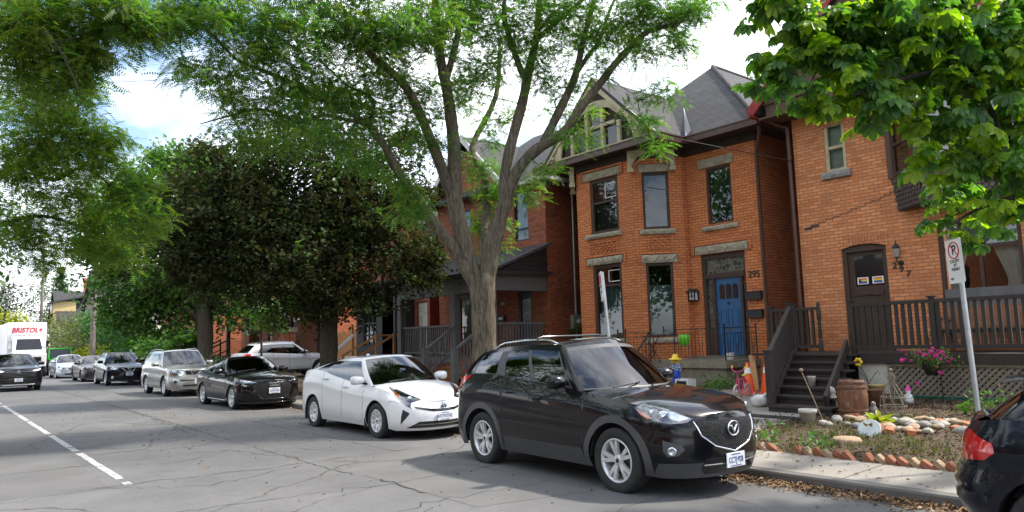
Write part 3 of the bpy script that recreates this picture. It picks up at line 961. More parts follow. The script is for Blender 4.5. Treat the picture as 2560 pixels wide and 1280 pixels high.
            for i in range(1, nx + 1):
                for j in range(1, ny + 1):
                    q = Vector((lo.x + i * step, lo.y + j * step))
                    if inside(q) and min((q - e).length for e in pl) > step * .4: inn.append(q)
            r = geometry.delaunay_2d_cdt(pl + inn, [(i, (i + 1) % m) for i in range(m)], [], 1, 1e-5)
            vv, ff = r[0], r[2]
            w3 = []
            for q in vv:
                p = c + a * q.x + b * q.y
                w3.append(s.snap(p, off, dd))
            mb = MB()
            nn = Vector((0, 0, 0))
            for f in ff:
                if len(f) >= 3: nn += (w3[f[1]] - w3[f[0]]).cross(w3[f[2]] - w3[f[0]])
            outw = c - Vector((0, 0, .5)); 
            if dd is not None: outw = -dd
            ff = [tuple(f) if nn.dot(outw) > 0 else tuple(reversed(f)) for f in ff]
            mb.add(w3, ff, 0, True)
            par = parent if not isinstance(parent, (list, tuple)) else parent[0 if sg > 0 else 1]
            o = mb.build(name, [mat], par or s.root, world=False)
            if label: o['label'] = label
            outs.append(o)
        return outs
    def line(s, name, pts, rr, mat, off=.004, d=None, mirror=True, parent=None):
        """thin moulding that follows the skin"""
        for sg in ((1, -1) if mirror else (1,)):
            P = []
            for i in range(len(pts) - 1):
                a, b = Vector(pts[i]), Vector(pts[i + 1]); k = max(1, int((b - a).length / .06))
                P += [a.lerp(b, j / k) for j in range(k)]
            P.append(Vector(pts[-1]))
            P = [s.snap((p.x, p.y * sg, p.z), off, None if d is None else (d[0], d[1] * sg, d[2])) for p in P]
            m = MB(); m.tube(P, rr, 5, 0)
            m.build(name, [mat], parent or s.root, world=False)
    def handles(s, zf=.80):
        for (d, sg), o in s.doors.items():
            c = sorted(s.S['doors']); x = c[d] + .14
            z = s.zt(x) - s.S.get('handle_dz', .13)
            p = s.snap((x, sg * s.W / 2, z), .0, (0, -sg, 0))
            m = MB()
            m.tube([p + Vector((-.09, 0, 0)), p + Vector((-.07, sg * .028, .004)), p + Vector((.05, sg * .03, .006)), p + Vector((.09, 0, .006))], [.012, .016, .016, .012], 6)
            m.build('handle', [s.S.get('handlemat', s.S['paint'])], o, world=False)
    def mirrors(s, mat=None, size=1.0):
        G = s.S['gh']; x = G['cowl'][1] - .20
        for sg in (1, -1):
            y = s.ysurf(x); z = s.zt(x) + .085
            m = MB(); c = Vector((x, sg * (y + .12 * size), z))
            rows = []
            for k in range(9):    # shell: rounded wedge, blunt face to the rear
                t = k / 8; xx = -.075 + .16 * t
                h = .085 * size * math.sqrt(max(0, 1 - max(0, (t - .25) / .75) ** 2.2)) + .004; w = .125 * size * math.sqrt(max(0, 1 - max(0, (t - .25) / .75) ** 2.5)) + .004
                rows.append([(c.x + xx, c.y + sg * w * math.copysign(abs(math.cos(a)) ** .7, math.cos(a)), c.z + h * math.copysign(abs(math.sin(a)) ** .7, math.sin(a)) * (.9 + .15 * math.cos(a))) for a in [2 * math.pi * j / 16 for j in range(17)]])
            m.grid(rows, 0, True, flip=sg < 0)
            o = m.build('wing_mirror', [mat or s.S['paint']], s.root, world=False)
            b = MB(); b.poly([rows[0][j] for j in range(15, -1, -1)]); b.build('mirror_glass', [M_CHROME], o, world=False)
            f = MB(); f.beam((x + .02, sg * (y - .04), z - .07), (x, sg * (y + .08), z - .055), .07, .03); f.build('mirror_arm', [M_BLACKGL], o, world=False)
    def plate(s, txt, z, x=None, front=True, y0=0.0, sub=None, w=.305, h=.152):
        d = (-1, 0, 0) if front else (1, 0, 0)
        p = s.snap((0, y0, z), .012, d)
        sg = 1 if front else -1
        m = MB(); m.box(p.x - .004 * sg, y0 - w / 2, z - h / 2, p.x + .006 * sg, y0 + w / 2, z + h / 2)
        o = m.build('licence_plate', [M_PLATE], s.root, world=False, bevel=.004)
        fr = frame((p.x + .0075 * sg, y0, z - .002), (0, sg, 0), (0, 0, 1))
        if txt: text_mesh('plate_text', txt, .088 * (7.2 / max(7, len(txt))) ** .3, M_BLUETXT, o, fr, .0015, sx=.70, bold=.0004)
        m2 = MB(); xx = p.x + .0075 * sg
        m2.box(xx - .001, y0 - .07, z + .053, xx + .001, y0 + .07, z + .062); m2.box(xx - .001, y0 - .09, z - .062, xx + .001, y0 + .09, z - .055)
        m2.build('plate_print', [M_BLUETXT], o, world=False)
        return o
    def wipers(s):
        G = s.S['gh']; xc0, xcA = G['cowl']; m = MB()
        for y0, y1 in ((.05, .55), (-.6, -.08)):
            a = Vector((lerp(xc0, xcA, .02) + .02, y0, s.hc(xc0) + .02)); b = Vector((lerp(xc0, xcA, (y1 / .75) ** 2) - .06, y1, s.hc(xc0) + .055))
            m.tube([a, b], .009, 5)
        m.build('wiper', [M_BLACKGL], s.root, world=False)
    def rails(s, x0, x1, mat, z=.05, inset=.02, r=.016):
        for sg in (1, -1):
            P = []
            for k in range(13):
                t = k / 12; x = lerp(x0, x1, t)
                P.append((x, sg * (s.yr(x) - inset), s.zr(x) + .012 + z * min(1, min(t, 1 - t) * 7) ** .6))
            m = MB(); m.tube(P, [r * .8] + [r] * 11 + [r * .8], 6)
            m.build('roof_rail', [mat], s.root, world=False)

def weld(o, d=1e-4):
    import bmesh
    bm = bmesh.new(); bm.from_mesh(o.data)
    bmesh.ops.remove_doubles(bm, verts=bm.verts, dist=d)
    bm.to_mesh(o.data); bm.free(); o.data.update()
    return o
# ------------------------------------------------------------------ ground, road, kerb, pavement
def kerb_y(x): return 7.8 + .018 * max(0, -5 - x)
def lawn_z(y): return .09 + .04 * max(0, y - 8.95) if y < 16 else .37
XS = [60, 20, 8, 2, -2, -5, -8, -12, -16, -22, -30, -40, -55, -75, -100, -140, -200]
def strip(name, fa, fb, m, kind='structure', n=1):
    """ground sheet between two lines; fa(x), fb(x) -> (y, z)"""
    mb = MB(); rows = []
    for x in XS:
        a, b = Vector((x,) + tuple(fa(x))), Vector((x,) + tuple(fb(x)))
        rows.append([a.lerp(b, k / n) for k in range(n + 1)])
    mb.grid(rows, 0, False, flip=False)
    o = mb.build(name, [m]); tag(o, kind=kind)
    return o
mb = MB(); mb.quad((-1500, -1500, -.09), (1500, -1500, -.09), (1500, 1500, -.09), (-1500, 1500, -.09))
tag(mb.build('ground', [M_GROUND]), kind='structure')
mb = MB(); rows = []
for x in XS:
    k = kerb_y(x)
    rows.append([(x, -5.2, -.05), (x, -3.4, 0), (x, 1.2, .012), (x, k - 1.7, 0), (x, k + .02, -.05)])
mb.grid(rows, 0, False)
tag(mb.build('road', [M_ASPHALT]), kind='structure')
strip('kerb', lambda x: (kerb_y(x), -.09), lambda x: (kerb_y(x), .065), M_KERB)
bpy.data.objects['kerb'].name = 'kerb_face'
mb = MB(); rows = []
for x in XS:
    k = kerb_y(x)
    rows.append([(x, k, -.09), (x, k + .006, .05), (x, k + .02, .07), (x, k + .16, .072), (x, k + .16, -.09)])
mb.grid(rows, 0, False)
bpy.data.objects.remove(bpy.data.objects['kerb_face'])
tag(mb.build('kerb', [M_KERB]), kind='structure')
# pavement in separate slabs, one sheet, with sawn joints
mb = MB(); jt = MB(); x = 30.0
while x > -150:
    x2 = x - 1.55
    for (a, b) in ((x, x2 + .012),):
        mb.quad((a, kerb_y(a) + .166, .072), (a, kerb_y(a) + 1.18, .092), (b, kerb_y(b) + 1.18, .092), (b, kerb_y(b) + .166, .072))
    x = x2
rows = [[(q, kerb_y(q) + .15, .060), (q, kerb_y(q) + 1.185, .080)] for q in XS]
mb.grid(rows, 1, False)
tag(mb.build('pavement', [M_WALK, M_SOIL]), kind='structure')
mb = MB(); rows = []
for q in XS:
    rows.append([(q, kerb_y(q) + 1.185, .078), (q, 9.6 + kerb_y(q) - 7.8, .115), (q, 12, .21), (q, 16, .37), (q, 26, .37), (q, 60, .3)])
mb.grid(rows, 0, False)
tag(mb.build('lawn', [M_SOIL]), kind='structure')
mb = MB(); rows = []
for q in XS: rows.append([(q, -60, .1), (q, -6.6, .1), (q, -5.25, .08), (q, -5.2, .07), (q, -5.2, -.09)])
mb.grid(rows, 0, False)
tag(mb.build('far_pavement', [M_WALK]), kind='structure')
def road_z(y, x=0): 
    k = kerb_y(x)
    return 0 if y < k - 1.7 else -.05 * (y - k + 1.7) / 1.7
def side_std(): return [(0, .075), (.12, .03), (.3, .0), (.5, .004), (.66, .012), (.74, .006), (.86, .028), (1, .075)]
CX5 = dict(L=4.50, W=1.80, wb=2.65, fo=.93, R=.362, tw=.225, rim=.243, wstyle='pairs', nsp=5, zs=.25, zb=.23, paint=P_BLACK, clad=True, sill_h=.20, ring=.085, bump_h=.16,
    zt=[(-2.28, 1.08), (-2.05, 1.23), (-1.3, 1.25), (-.4, 1.19), (.75, 1.09), (1.3, 1.03), (1.75, .97), (2.1, .89), (2.30, .82)],
    hc=[(-2.3, 1.1), (-2.0, 1.24), (.6, 1.15), (1.03, 1.115), (1.5, 1.065), (2.0, .965), (2.25, .86), (2.3, .84)], handle_dz=.19,
    side=side_std(), fx=[(.2, -.06), (.36, .0), (.5, .0), (.65, -.01), (.78, -.03), (.9, -.10)], rx=[(.2, .10), (.4, 0), (.7, .0), (.9, .04), (1.1, .12), (1.25, .2)],
    corner=(.80, 2.3, .5, 2.8), doors=[-.80, -.20, .79], cowl=.95, tail=-2.0, hatch=True, privacy=1, rglass=M_CARGLASSD,
    gh=dict(cowl=(1.05, .68), wtop=(.34, .14), rbase=(-2.08, -1.92), rtop=(-1.82, -1.72),
            zr=[(-1.9, 1.50), (-1.2, 1.60), (-.4, 1.645), (.1, 1.635), (.34, 1.60)], yr=[(-1.8, .55), (-1, .60), (.1, .585)], crown=.05,
            win=[(.05, .325), (.355, .585), (.66, .90)], v=(.05, .85), trimmat=M_CLAD, bulge=.035))
cars = {}
c = Car('black_suv', 'black compact SUV with silver roof rails, nearest car, parked with its front to the right', (-6.93, 6.94, -.025), -.055, dict(CX5, cat='car'))
c.handles(); c.mirrors(size=1.05); c.wipers(); c.rails(-1.35, .05, M_CHROME)
cars['cx5'] = c
def lamps(c, head, tail=None, inner=True, lens=True, mat=None):
    a = c.patch('headlight', head['poly'], mat or M_LAMPD, .002, head.get('d'))
    for sg, o in zip((1, -1), a):
        m = MB()
        for (x, y, z, r) in head.get('balls', []):
            p = c.snap((x, y * sg, z), .0, (head['d'][0], head['d'][1] * sg, head['d'][2]) if head.get('d') else None)
            ax = Vector((.85, .5 * sg, 0)).normalized()
            m.lathe([(0, .012), (r * .5, .012), (r * .55, .010), (r * .62, .004), (r * .95, .010), (r, .004), (r, -.02)], p, ax, 20)
        if m.f: m.build('reflector', [M_LAMP], o, world=False)
    for k, (poly, mm) in enumerate(head.get('strips', [])):
        c.patch('lamp_detail', poly, mm, .005, head.get('d'), parent=a)
    if lens:
        c.patch('lens', head['poly'], M_LENS, .016, head.get('d'), parent=a)
    if tail: c.patch('tail_light', tail['poly'], M_TAIL, .006, tail.get('d'))
F = (-1, 0, 0)
DG = (-.75, -.66, 0)
lamps(c, dict(d=DG, poly=[(1.66, .88, .955), (1.80, .86, .985), (2.00, .78, .945), (2.14, .64, .875), (2.19, .55, .835), (2.16, .60, .80), (2.05, .74, .79), (1.92, .84, .82), (1.78, .88, .885)],
    balls=[(1.98, .76, .865, .065), (1.87, .82, .90, .04)], strips=[([(1.70, .88, .945), (1.80, .86, .905), (1.90, .84, .845), (1.84, .86, .845), (1.76, .88, .885)], M_AMBER), ([(2.02, .74, .93), (2.14, .62, .865), (2.17, .57, .84), (2.10, .67, .82), (2.03, .73, .85)], M_LAMP)]),
    dict(d=(.3, -.95, 0), poly=[(-1.92, .85, 1.19), (-1.62, .88, 1.23), (-1.70, .88, 1.16), (-1.88, .86, 1.02), (-2.0, .82, 1.0), (-2.05, .78, 1.16)]))
gr = c.patch('grille', [(2.26, -.45, .80), (2.26, -.25, .81), (2.26, 0, .815), (2.26, .25, .81), (2.26, .45, .80), (2.26, .41, .67), (2.26, .27, .56), (2.26, .0, .49), (2.26, -.27, .56), (2.26, -.41, .67)], M_GRILLE, .004, F, mirror=False)[0]
c.line('grille_surround', [(2.26, -.48, .81), (2.26, -.43, .665), (2.26, -.28, .55), (2.26, 0, .477), (2.26, .28, .55), (2.26, .43, .665), (2.26, .48, .81)], .011, M_CHROME, .006, F, mirror=False)
def emblem(c, z, r, kind, parent, x=0, tilt=.1):
    p = c.snap((0, 0, z), .022, F); m = MB()
    e = lambda a, rx, ry: Vector((0, rx * math.cos(a), ry * math.sin(a)))
    N = 24
    if kind == 'wing':
        m.tube([p + e(2 * math.pi * k / N, r, r * .86) for k in range(N + 1)], r * .11, 6)
        m.tube([p + Vector((0, -r * .92, r * .30)), p + Vector((.004, -r * .45, r * .36)), p + Vector((.006, 0, -r * .42)), p + Vector((.004, r * .45, r * .36)), p + Vector((0, r * .92, r * .30))], [r * .05, r * .13, r * .15, r * .13, r * .05], 6)
    elif kind == 'ovals':
        m.tube([p + e(2 * math.pi * k / N, r, r * .68) for k in range(N + 1)], r * .10, 6)
        m.tube([p + e(2 * math.pi * k / N, r * .32, r * .62) for k in range(N + 1)], r * .08, 6)
        m.tube([p + e(2 * math.pi * k / N, r * .66, r * .22) + Vector((0, 0, r * .34)) for k in range(N + 1)], r * .08, 6)
    elif kind == 'rings':
        for q in (-1.5, -.5, .5, 1.5):
            m.tube([p + Vector((0, q * r * 1.32, 0)) + e(2 * math.pi * k / N, r, r) for k in range(N + 1)], r * .16, 6)
    elif kind == 'bar':
        m.tube([p + e(2 * math.pi * k / N, r, r) for k in range(N + 1)], r * .13, 6)
        m.box(p.x - .005, -r * 1.25, p.z - r * .18, p.x + .008, r * 1.25, p.z + r * .18)
    elif kind == 'slant':
        m.tube([p + e(2 * math.pi * k / N, r, r * .62) for k in range(N + 1)], r * .10, 6)
        m.tube([p + Vector((0, -r * .45, -r * .4)), p + Vector((0, -r * .2, r * .4))], r * .10, 6); m.tube([p + Vector((0, r * .45, r * .4)), p + Vector((0, r * .2, -r * .4))], r * .10, 6); m.tube([p + Vector((0, -r * .3, 0)), p + Vector((0, r * .3, 0))], r * .10, 6)
    o = m.build('emblem', [M_CHROME], parent or c.root, world=False)
    if kind == 'ovals':
        b = MB(); b.lathe([(0, -.006), (r * .96, -.006), (r * .96, -.02)], p, (1, 0, 0), 24); b.build('emblem_backing', [plain('emblem_blue', (.01, .06, .25), .2, coat=1, var=.05)], o, world=False)
emblem(c, .71, .088, 'wing', None)
c.patch('lower_intake', [(2.24, -.40, .43), (2.24, .40, .43), (2.24, .44, .33), (2.24, .40, .27), (2.24, -.40, .27), (2.24, -.44, .33)], M_BLACKGL, .004, F, mirror=False)
c.line('intake_slat', [(2.24, -.42, .36), (2.24, .42, .36)], .012, M_CLAD, .008, F, mirror=False)
fg = c.patch('fog_light_recess', [(1.98, .80, .63), (2.12, .66, .575), (2.14, .64, .53), (2.10, .70, .47), (2.02, .78, .46), (1.98, .80, .52)], M_CLAD, .005, DG)
for sg, o in zip((1, -1), fg):
    m = MB(); p = c.snap((2.05, .74 * sg, .515), .004, (DG[0], DG[1] * sg, 0)); m.lathe([(0, .014), (.032, .014), (.04, .018), (.048, .006)], p, (.75, .66 * sg, 0), 18); m.build('fog_light', [M_LAMP], o, world=False)
c.line('bumper_seam', [(1.92, .84, .81), (1.84, .88, .80), (1.80, .89, .76)], .003, M_DARK, .0015, DG)
c.plate('CCTJ·928', .385)
# ---- white hatchback
PRI = dict(L=4.54, W=1.76, wb=2.70, fo=.95, R=.318, tw=.195, rim=.205, wstyle='fan', nsp=9, zs=.20, zb=.165, paint=P_WHITE, sill_h=.10, ring=.05, bump_h=.09, win=.02,
    zt=[(-2.24, .95), (-2.0, 1.10), (-1.5, 1.19), (-1.0, 1.17), (-.4, 1.075), (.3, .985), (1.0, .93), (1.5, .885), (1.9, .80), (2.15, .69), (2.3, .61)],
    hc=[(-2.25, 1.0), (-2.0, 1.12), (-1.8, 1.17), (.8, 1.03), (1.36, .99), (1.8, .89), (2.1, .76), (2.3, .655)], handle_dz=.12, hoodpow=2.0,
    side=side_std(), fx=[(.15, -.09), (.28, .0), (.4, .0), (.52, -.02), (.62, -.08), (.8, -.24)], rx=[(.2, .06), (.4, 0), (.75, .0), (.9, .05), (1.1, .16)],
    corner=(.92, 2.15, .5, 2.6), doors=[-.88, .0, .87], cowl=1.25, tail=-1.84, hatch=True, privacy=9,
    gh=dict(cowl=(1.38, 1.02), wtop=(.52, .30), rbase=(-1.90, -1.72), rtop=(-1.10, -1.0), zr=[(-1.1, 1.335), (-.5, 1.405), (.1, 1.43), (.3, 1.425), (.5, 1.40)],
            yr=[(-1.1, .50), (-.3, .565), (.3, .555)], crown=.045, win=[(.055, .365), (.39, .70), (.715, .86)], v=(.05, .87), bulge=.04, ws=.95))
c = Car('white_hatchback', 'white hatchback parked behind the nearest black car', (-13.23, 7.27, -.02), 0, PRI)
c.handles(); c.mirrors(P_WHITE); c.wipers()
DG2 = (-.72, -.70, 0)
lamps(c, dict(d=DG2, poly=[(1.66, .84, .915), (1.85, .78, .875), (2.02, .64, .79), (2.18, .44, .70), (2.14, .52, .672), (2.11, .60, .655), (2.13, .62, .60), (2.145, .60, .54), (2.06, .70, .62), (1.99, .76, .72), (1.84, .82, .83)],
    balls=[(2.08, .62, .71, .05)], strips=[([(1.80, .83, .87), (1.92, .78, .80), (2.0, .745, .73), (1.97, .77, .72), (1.86, .82, .81)], M_AMBER), ([(2.04, .69, .66), (2.07, .68, .64), (2.125, .61, .565), (2.10, .645, .60)], M_LAMP)]),
    dict(d=(.5, -.85, 0), poly=[(-1.98, .80, 1.10), (-1.80, .85, 1.15), (-1.86, .84, 1.08), (-2.0, .80, .98), (-2.1, .74, 1.0)]))
c.patch('upper_grille', [(2.3, -.52, .585), (2.3, -.25, .535), (2.3, 0, .525), (2.3, .25, .535), (2.3, .52, .585), (2.3, .48, .545), (2.3, .22, .49), (2.3, 0, .48), (2.3, -.22, .49), (2.3, -.48, .545)], M_BLACKGL, .004, F, mirror=False)
c.patch('lower_grille', [(2.3, -.46, .325), (2.3, .46, .325), (2.3, .56, .26), (2.3, .62, .215), (2.3, -.62, .215), (2.3, -.56, .26)], M_BLACKGL, .004, F, mirror=False)
c.line('lower_grille_slat', [(2.3, -.52, .27), (2.3, .52, .27)], .008, M_CLAD, .006, F, mirror=False)
c.patch('side_vent', [(2.05, .73, .54), (2.13, .64, .475), (2.12, .65, .44), (2.02, .76, .28), (2.03, .75, .42)], M_BLACKP, .004, DG2)
c.line('bumper_seam', [(1.98, .77, .64), (1.88, .81, .68), (1.80, .86, .67), (1.76, .86, .66)], .003, M_DARK, .001, DG2)
c.line('hood_seam', [(2.2, -.46, .69), (2.3, -.2, .655), (2.3, .2, .655), (2.2, .46, .69)], .003, M_DARK, .001, F, mirror=False)
emblem(c, .56, .060, 'ovals', None)
c.plate('ATOYOTA2', .40)
for sg in (1, -1):
    for xx in (-1.35 - .36, 1.35 - .40):
        m = MB(); m.box(xx - .012, sg * .66, .16, xx + .012, sg * .875, .40); m.build('mud_flap', [M_DARK], c.root, world=False)
m = MB(); m.ball((-.55, 0, 1.465), .05, 0, 10, (1.4, .5, .6)); m.build('roof_antenna', [P_WHITE], c.root, world=False)
# ---- black saloon
AUD = dict(L=4.50, W=1.80, wb=2.636, fo=.87, R=.322, tw=.225, rim=.235, wstyle='plain', nsp=5, zs=.19, zb=.16, paint=P_BLACK, sill_h=.08, ring=.04, bump_h=.10, win=.02, archgap=.04, rimmat=None,
    zt=[(-2.31, .86), (-2.1, .99), (-1.6, 1.02), (-.6, .985), (.6, .935), (1.1, .90), (1.7, .845), (2.0, .79), (2.2, .73)],
    hc=[(-2.3, .90), (-2.1, 1.03), (-1.7, 1.085), (.5, 1.01), (.98, 1.0), (1.5, .945), (2.0, .84), (2.2, .76)], handle_dz=.14,
    side=side_std(), fx=[(.15, -.05), (.3, .0), (.5, .0), (.65, -.02), (.75, -.06), (.9, -.2)], rx=[(.2, .05), (.4, 0), (.75, .02), (.95, .10)],
    corner=(.70, 2.3, .6, 2.6), doors=[-.85, -.12, .80], cowl=.92, tail=-1.68, privacy=1, rglass=M_CARGLASSD,
    gh=dict(cowl=(1.02, .64), wtop=(.22, .02), rbase=(-1.74, -1.52), rtop=(-.85, -.75), zr=[(-.9, 1.315), (-.4, 1.365), (.0, 1.37), (.22, 1.345)],
            yr=[(-.9, .52), (-.2, .56), (.2, .55)], crown=.05, win=[(.06, .345), (.37, .76)], v=(.05, .86), bulge=.035))
c = Car('black_saloon', 'black saloon with honeycomb grille and four-ring badge, parked behind the white hatchback', (-21.77, 7.50, -.02), 0, AUD)
c.handles(); c.mirrors(M_BLACKGL); c.wipers()
lamps(c, dict(d=DG, poly=[(1.62, .84, .80), (1.80, .82, .815), (1.98, .72, .785), (2.13, .46, .735), (2.13, .48, .70), (2.05, .62, .675), (2.0, .70, .635), (1.93, .76, .625), (1.86, .80, .68)],
    balls=[(1.99, .71, .73, .045)], strips=[([(1.80, .81, .80), (1.98, .70, .775), (2.11, .48, .73), (2.11, .50, .718), (1.97, .715, .757), (1.82, .81, .78)], M_LAMP), ([(1.90, .78, .66), (2.0, .70, .66), (2.0, .70, .64), (1.92, .77, .64)], M_LAMP)]))
c.patch('grille', [(2.2, -.46, .70), (2.2, .46, .70), (2.2, .52, .60), (2.2, .40, .34), (2.2, .30, .285), (2.2, -.30, .285), (2.2, -.40, .34), (2.2, -.52, .60)], M_GRILLE, .004, F, mirror=False)
c.line('grille_surround', [(2.2, -.52, .60), (2.2, -.46, .705), (2.2, .46, .705), (2.2, .52, .60), (2.2, .40, .335), (2.2, .30, .28), (2.2, -.30, .28), (2.2, -.40, .335), (2.2, -.52, .60)], .010, M_BLACKGL, .005, F, mirror=False)
c.patch('side_intake', [(2.06, .60, .47), (1.98, .72, .49), (1.90, .79, .40), (1.92, .78, .30), (2.06, .60, .28), (2.1, .52, .32)], M_GRILLE, .004, DG)
c.line('intake_blade', [(1.88, .80, .53), (2.0, .70, .53), (2.08, .56, .47)], .010, M_BLACKGL, .006, DG)
c.line('front_splitter', [(1.80, .86, .20), (2.0, .72, .19), (2.15, .45, .185), (2.2, 0, .185)], .012, M_BLACKGL, .006, DG)
c.line('sill_blade', [(-.8, .9, .235), (.8, .9, .235)], .012, M_CHROME, .004, (0, -1, 0))
emblem(c, .665, .046, 'rings', None)
c.plate('GVEH·356', .50)
c.line('window_strip', [(-.9, .86, 1.0), (.5, .87, .945)], .006, M_CHROME, .004, (0, -1, 0))
# ---- silver boxy SUV
XTR = dict(L=4.51, W=1.765, wb=2.625, fo=.90, R=.350, tw=.215, rim=.225, wstyle='plain', nsp=6, zs=.28, zb=.26, paint=P_SILVER, sill_h=.10, ring=.06, bump_h=.10, win=.02,
    zt=[(-2.3, 1.02), (-2.1, 1.09), (-1.2, 1.10), (.7, 1.05), (1.3, 1.03), (1.8, .985), (2.05, .94), (2.2, .90)],
    hc=[(-2.3, 1.04), (-2.1, 1.10), (.5, 1.13), (1.0, 1.11), (1.5, 1.07), (1.95, .99), (2.2, .93)], handle_dz=.15,
    side=[(0, .05), (.12, .015), (.3, 0), (.55, .0), (.62, .02), (.85, .025), (1, .05)], fx=[(.2, -.04), (.32, .0), (.55, .0), (.62, -.05), (.9, -.09)], rx=[(.2, .04), (.4, 0), (.62, .0), (.66, .05), (1.1, .08)],
    corner=(.55, 2.7, .35, 3.2), doors=[-.80, -.12, .80], cowl=.88, tail=-2.02, hatch=True, privacy=9,
    gh=dict(cowl=(.98, .72), wtop=(.30, .18), rbase=(-2.12, -2.04), rtop=(-1.98, -1.92), zr=[(-2.0, 1.545), (-1.2, 1.60), (-.3, 1.61), (.2, 1.60), (.32, 1.575)],
            yr=[(-2.0, .61), (-1, .63), (.2, .62)], crown=.05, win=[(.05, .315), (.335, .60), (.66, .92)], v=(.05, .86), bulge=.03))
c = Car('silver_suv', 'boxy silver SUV with roof rails, parked behind the black saloon', (-29.45, 7.60, -.02), 0, XTR)
c.handles(); c.mirrors(P_SILVER); c.wipers(); c.rails(-1.9, .15, P_SILVER, .05)
lamps(c, dict(d=(-.88, -.47, 0), poly=[(1.92, .80, .95), (2.12, .62, .95), (2.17, .46, .93), (2.17, .42, .80), (2.15, .50, .735), (1.98, .78, .74), (1.90, .82, .82)], balls=[(2.05, .70, .84, .075), (2.12, .54, .85, .065)]), None, mat=M_LAMP)
c.patch('grille', [(2.2, -.36, .90), (2.2, .36, .90), (2.2, .30, .76), (2.2, -.30, .76)], M_GRILLE, .004, F, mirror=False)
for q in (-.1, .1): c.line('grille_bar', [(2.2, q * 1.6, .90), (2.2, q, .76)], .016, P_SILVER, .008, F, mirror=False)
emblem(c, .835, .065, 'bar', None)
c.patch('lower_intake', [(2.2, -.52, .60), (2.2, .52, .60), (2.2, .52, .54), (2.2, -.52, .54)], M_DARK, .004, F, mirror=False)
c.patch('lower_mesh', [(2.2, -.45, .42), (2.2, .45, .42), (2.2, .40, .36), (2.2, -.40, .36)], M_DARK, .004, F, mirror=False)
for sg in (1, -1):
    p = c.snap((2.0, .66 * sg, .53), .003, F); m = MB(); m.lathe([(0, .012), (.04, .012), (.048, .016), (.06, .004)], p, (1, .2 * sg, 0), 18); m.build('fog_light', [M_LAMPD], c.root, world=False)
c.patch('side_marker', [(1.72, .88, .60), (1.84, .86, .60), (1.84, .86, .57), (1.72, .88, .57)], M_AMBER, .004, DG)
c.plate('DHW8', .51, y0=.10)
m = MB(); m.tube([(.1, 0, 1.64), (-.12, 0, 1.86)], .006, 5); m.build('aerial', [M_DARK], c.root, world=False)
# ---- second black SUV
QAS = dict(CX5, L=4.39, W=1.80, wb=2.65, fo=.90, R=.345, zs=.23, zb=.21, paint=P_BLACK2, wstyle='plain', nsp=5, rim=.235, sill_h=.10, ring=.05, bump_h=.10,
    zt=[(-2.2, 1.04), (-2.0, 1.16), (-1.3, 1.18), (-.4, 1.12), (.75, 1.03), (1.3, .99), (1.7, .93), (2.05, .86), (2.25, .80)],
    hc=[(-2.2, 1.06), (-2.0, 1.18), (.6, 1.10), (1.03, 1.07), (1.5, 1.02), (1.95, .92), (2.2, .82)], corner=(.72, 2.4, .5, 2.8), doors=[-.80, -.15, .80],
    gh=dict(CX5['gh'], cowl=(1.03, .68), zr=[(-1.85, 1.42), (-1.2, 1.50), (-.4, 1.54), (.1, 1.53), (.34, 1.50)], trimmat=M_BLACKGL, rbase=(-2.0, -1.85), rtop=(-1.75, -1.65)))
c = Car('black_crossover', 'blue-black crossover with chrome V grille parked between silver SUV and grey saloon', (-40.72, 7.72, -.02), 0, QAS)
c.handles(); c.mirrors(); c.wipers(); c.rails(-1.5, .05, M_DALLOY, .03)
lamps(c, dict(d=DG, poly=[(1.70, .84, .92), (1.95, .78, .90), (2.12, .56, .85), (2.13, .50, .80), (2.06, .62, .77), (1.95, .76, .79), (1.80, .84, .86)], balls=[(2.0, .70, .84, .05), (2.08, .58, .82, .045)]), None, mat=M_LAMP)
c.line('grille_chrome', [(2.2, -.30, .83), (2.2, -.14, .66), (2.2, .14, .66), (2.2, .30, .83)], .022, M_CHROME, .006, F, mirror=False)
c.patch('grille', [(2.2, -.48, .81), (2.2, .48, .81), (2.2, .40, .66), (2.2, -.40, .66)], M_GRILLE, .003, F, mirror=False)
emblem(c, .755, .06, 'bar', None)
for sg in (1, -1):
    p = c.snap((2.0, .66 * sg, .40), .003, DG if sg > 0 else (DG[0], -DG[1], 0)); m = MB(); m.lathe([(0, .012), (.04, .012), (.05, .018), (.065, .004)], p, (.85, .5 * sg, 0), 18); m.build('fog_light', [M_LAMP], c.root, world=False)
c.patch('lower_intake', [(2.2, -.45, .36), (2.2, .45, .36), (2.2, .5, .26), (2.2, -.5, .26)], M_DARK, .004, F, mirror=False)
c.plate('DKB·300', .55)
# ---- warm grey saloon
def saloon(**k):
    d = dict(AUD); d.update(k); return d
c = Car('grey_saloon', 'warm grey saloon on dark wheels, mostly hidden by the black crossover in front', (-46.85, 7.62, -.02), 0, saloon(paint=P_GREYBROWN, rimmat=M_DALLOY, L=4.55, wb=2.70, fo=.90, H=1.45))
c.handles(); c.mirrors(P_GREYBROWN); c.wipers()
lamps(c, dict(d=DG, poly=[(1.62, .84, .80), (1.80, .82, .815), (2.0, .70, .775), (2.13, .50, .71), (2.0, .70, .66), (1.86, .80, .70)], balls=[(1.99, .71, .73, .05)]), None)
c.patch('grille', [(2.2, -.42, .60), (2.2, .42, .60), (2.2, .50, .32), (2.2, -.50, .32)], M_GRILLE, .004, F, mirror=False)
c.patch('side_intake', [(2.06, .60, .47), (1.98, .72, .49), (1.92, .78, .30), (2.06, .60, .28)], M_DARK, .004, DG)
c.plate(None, .45)
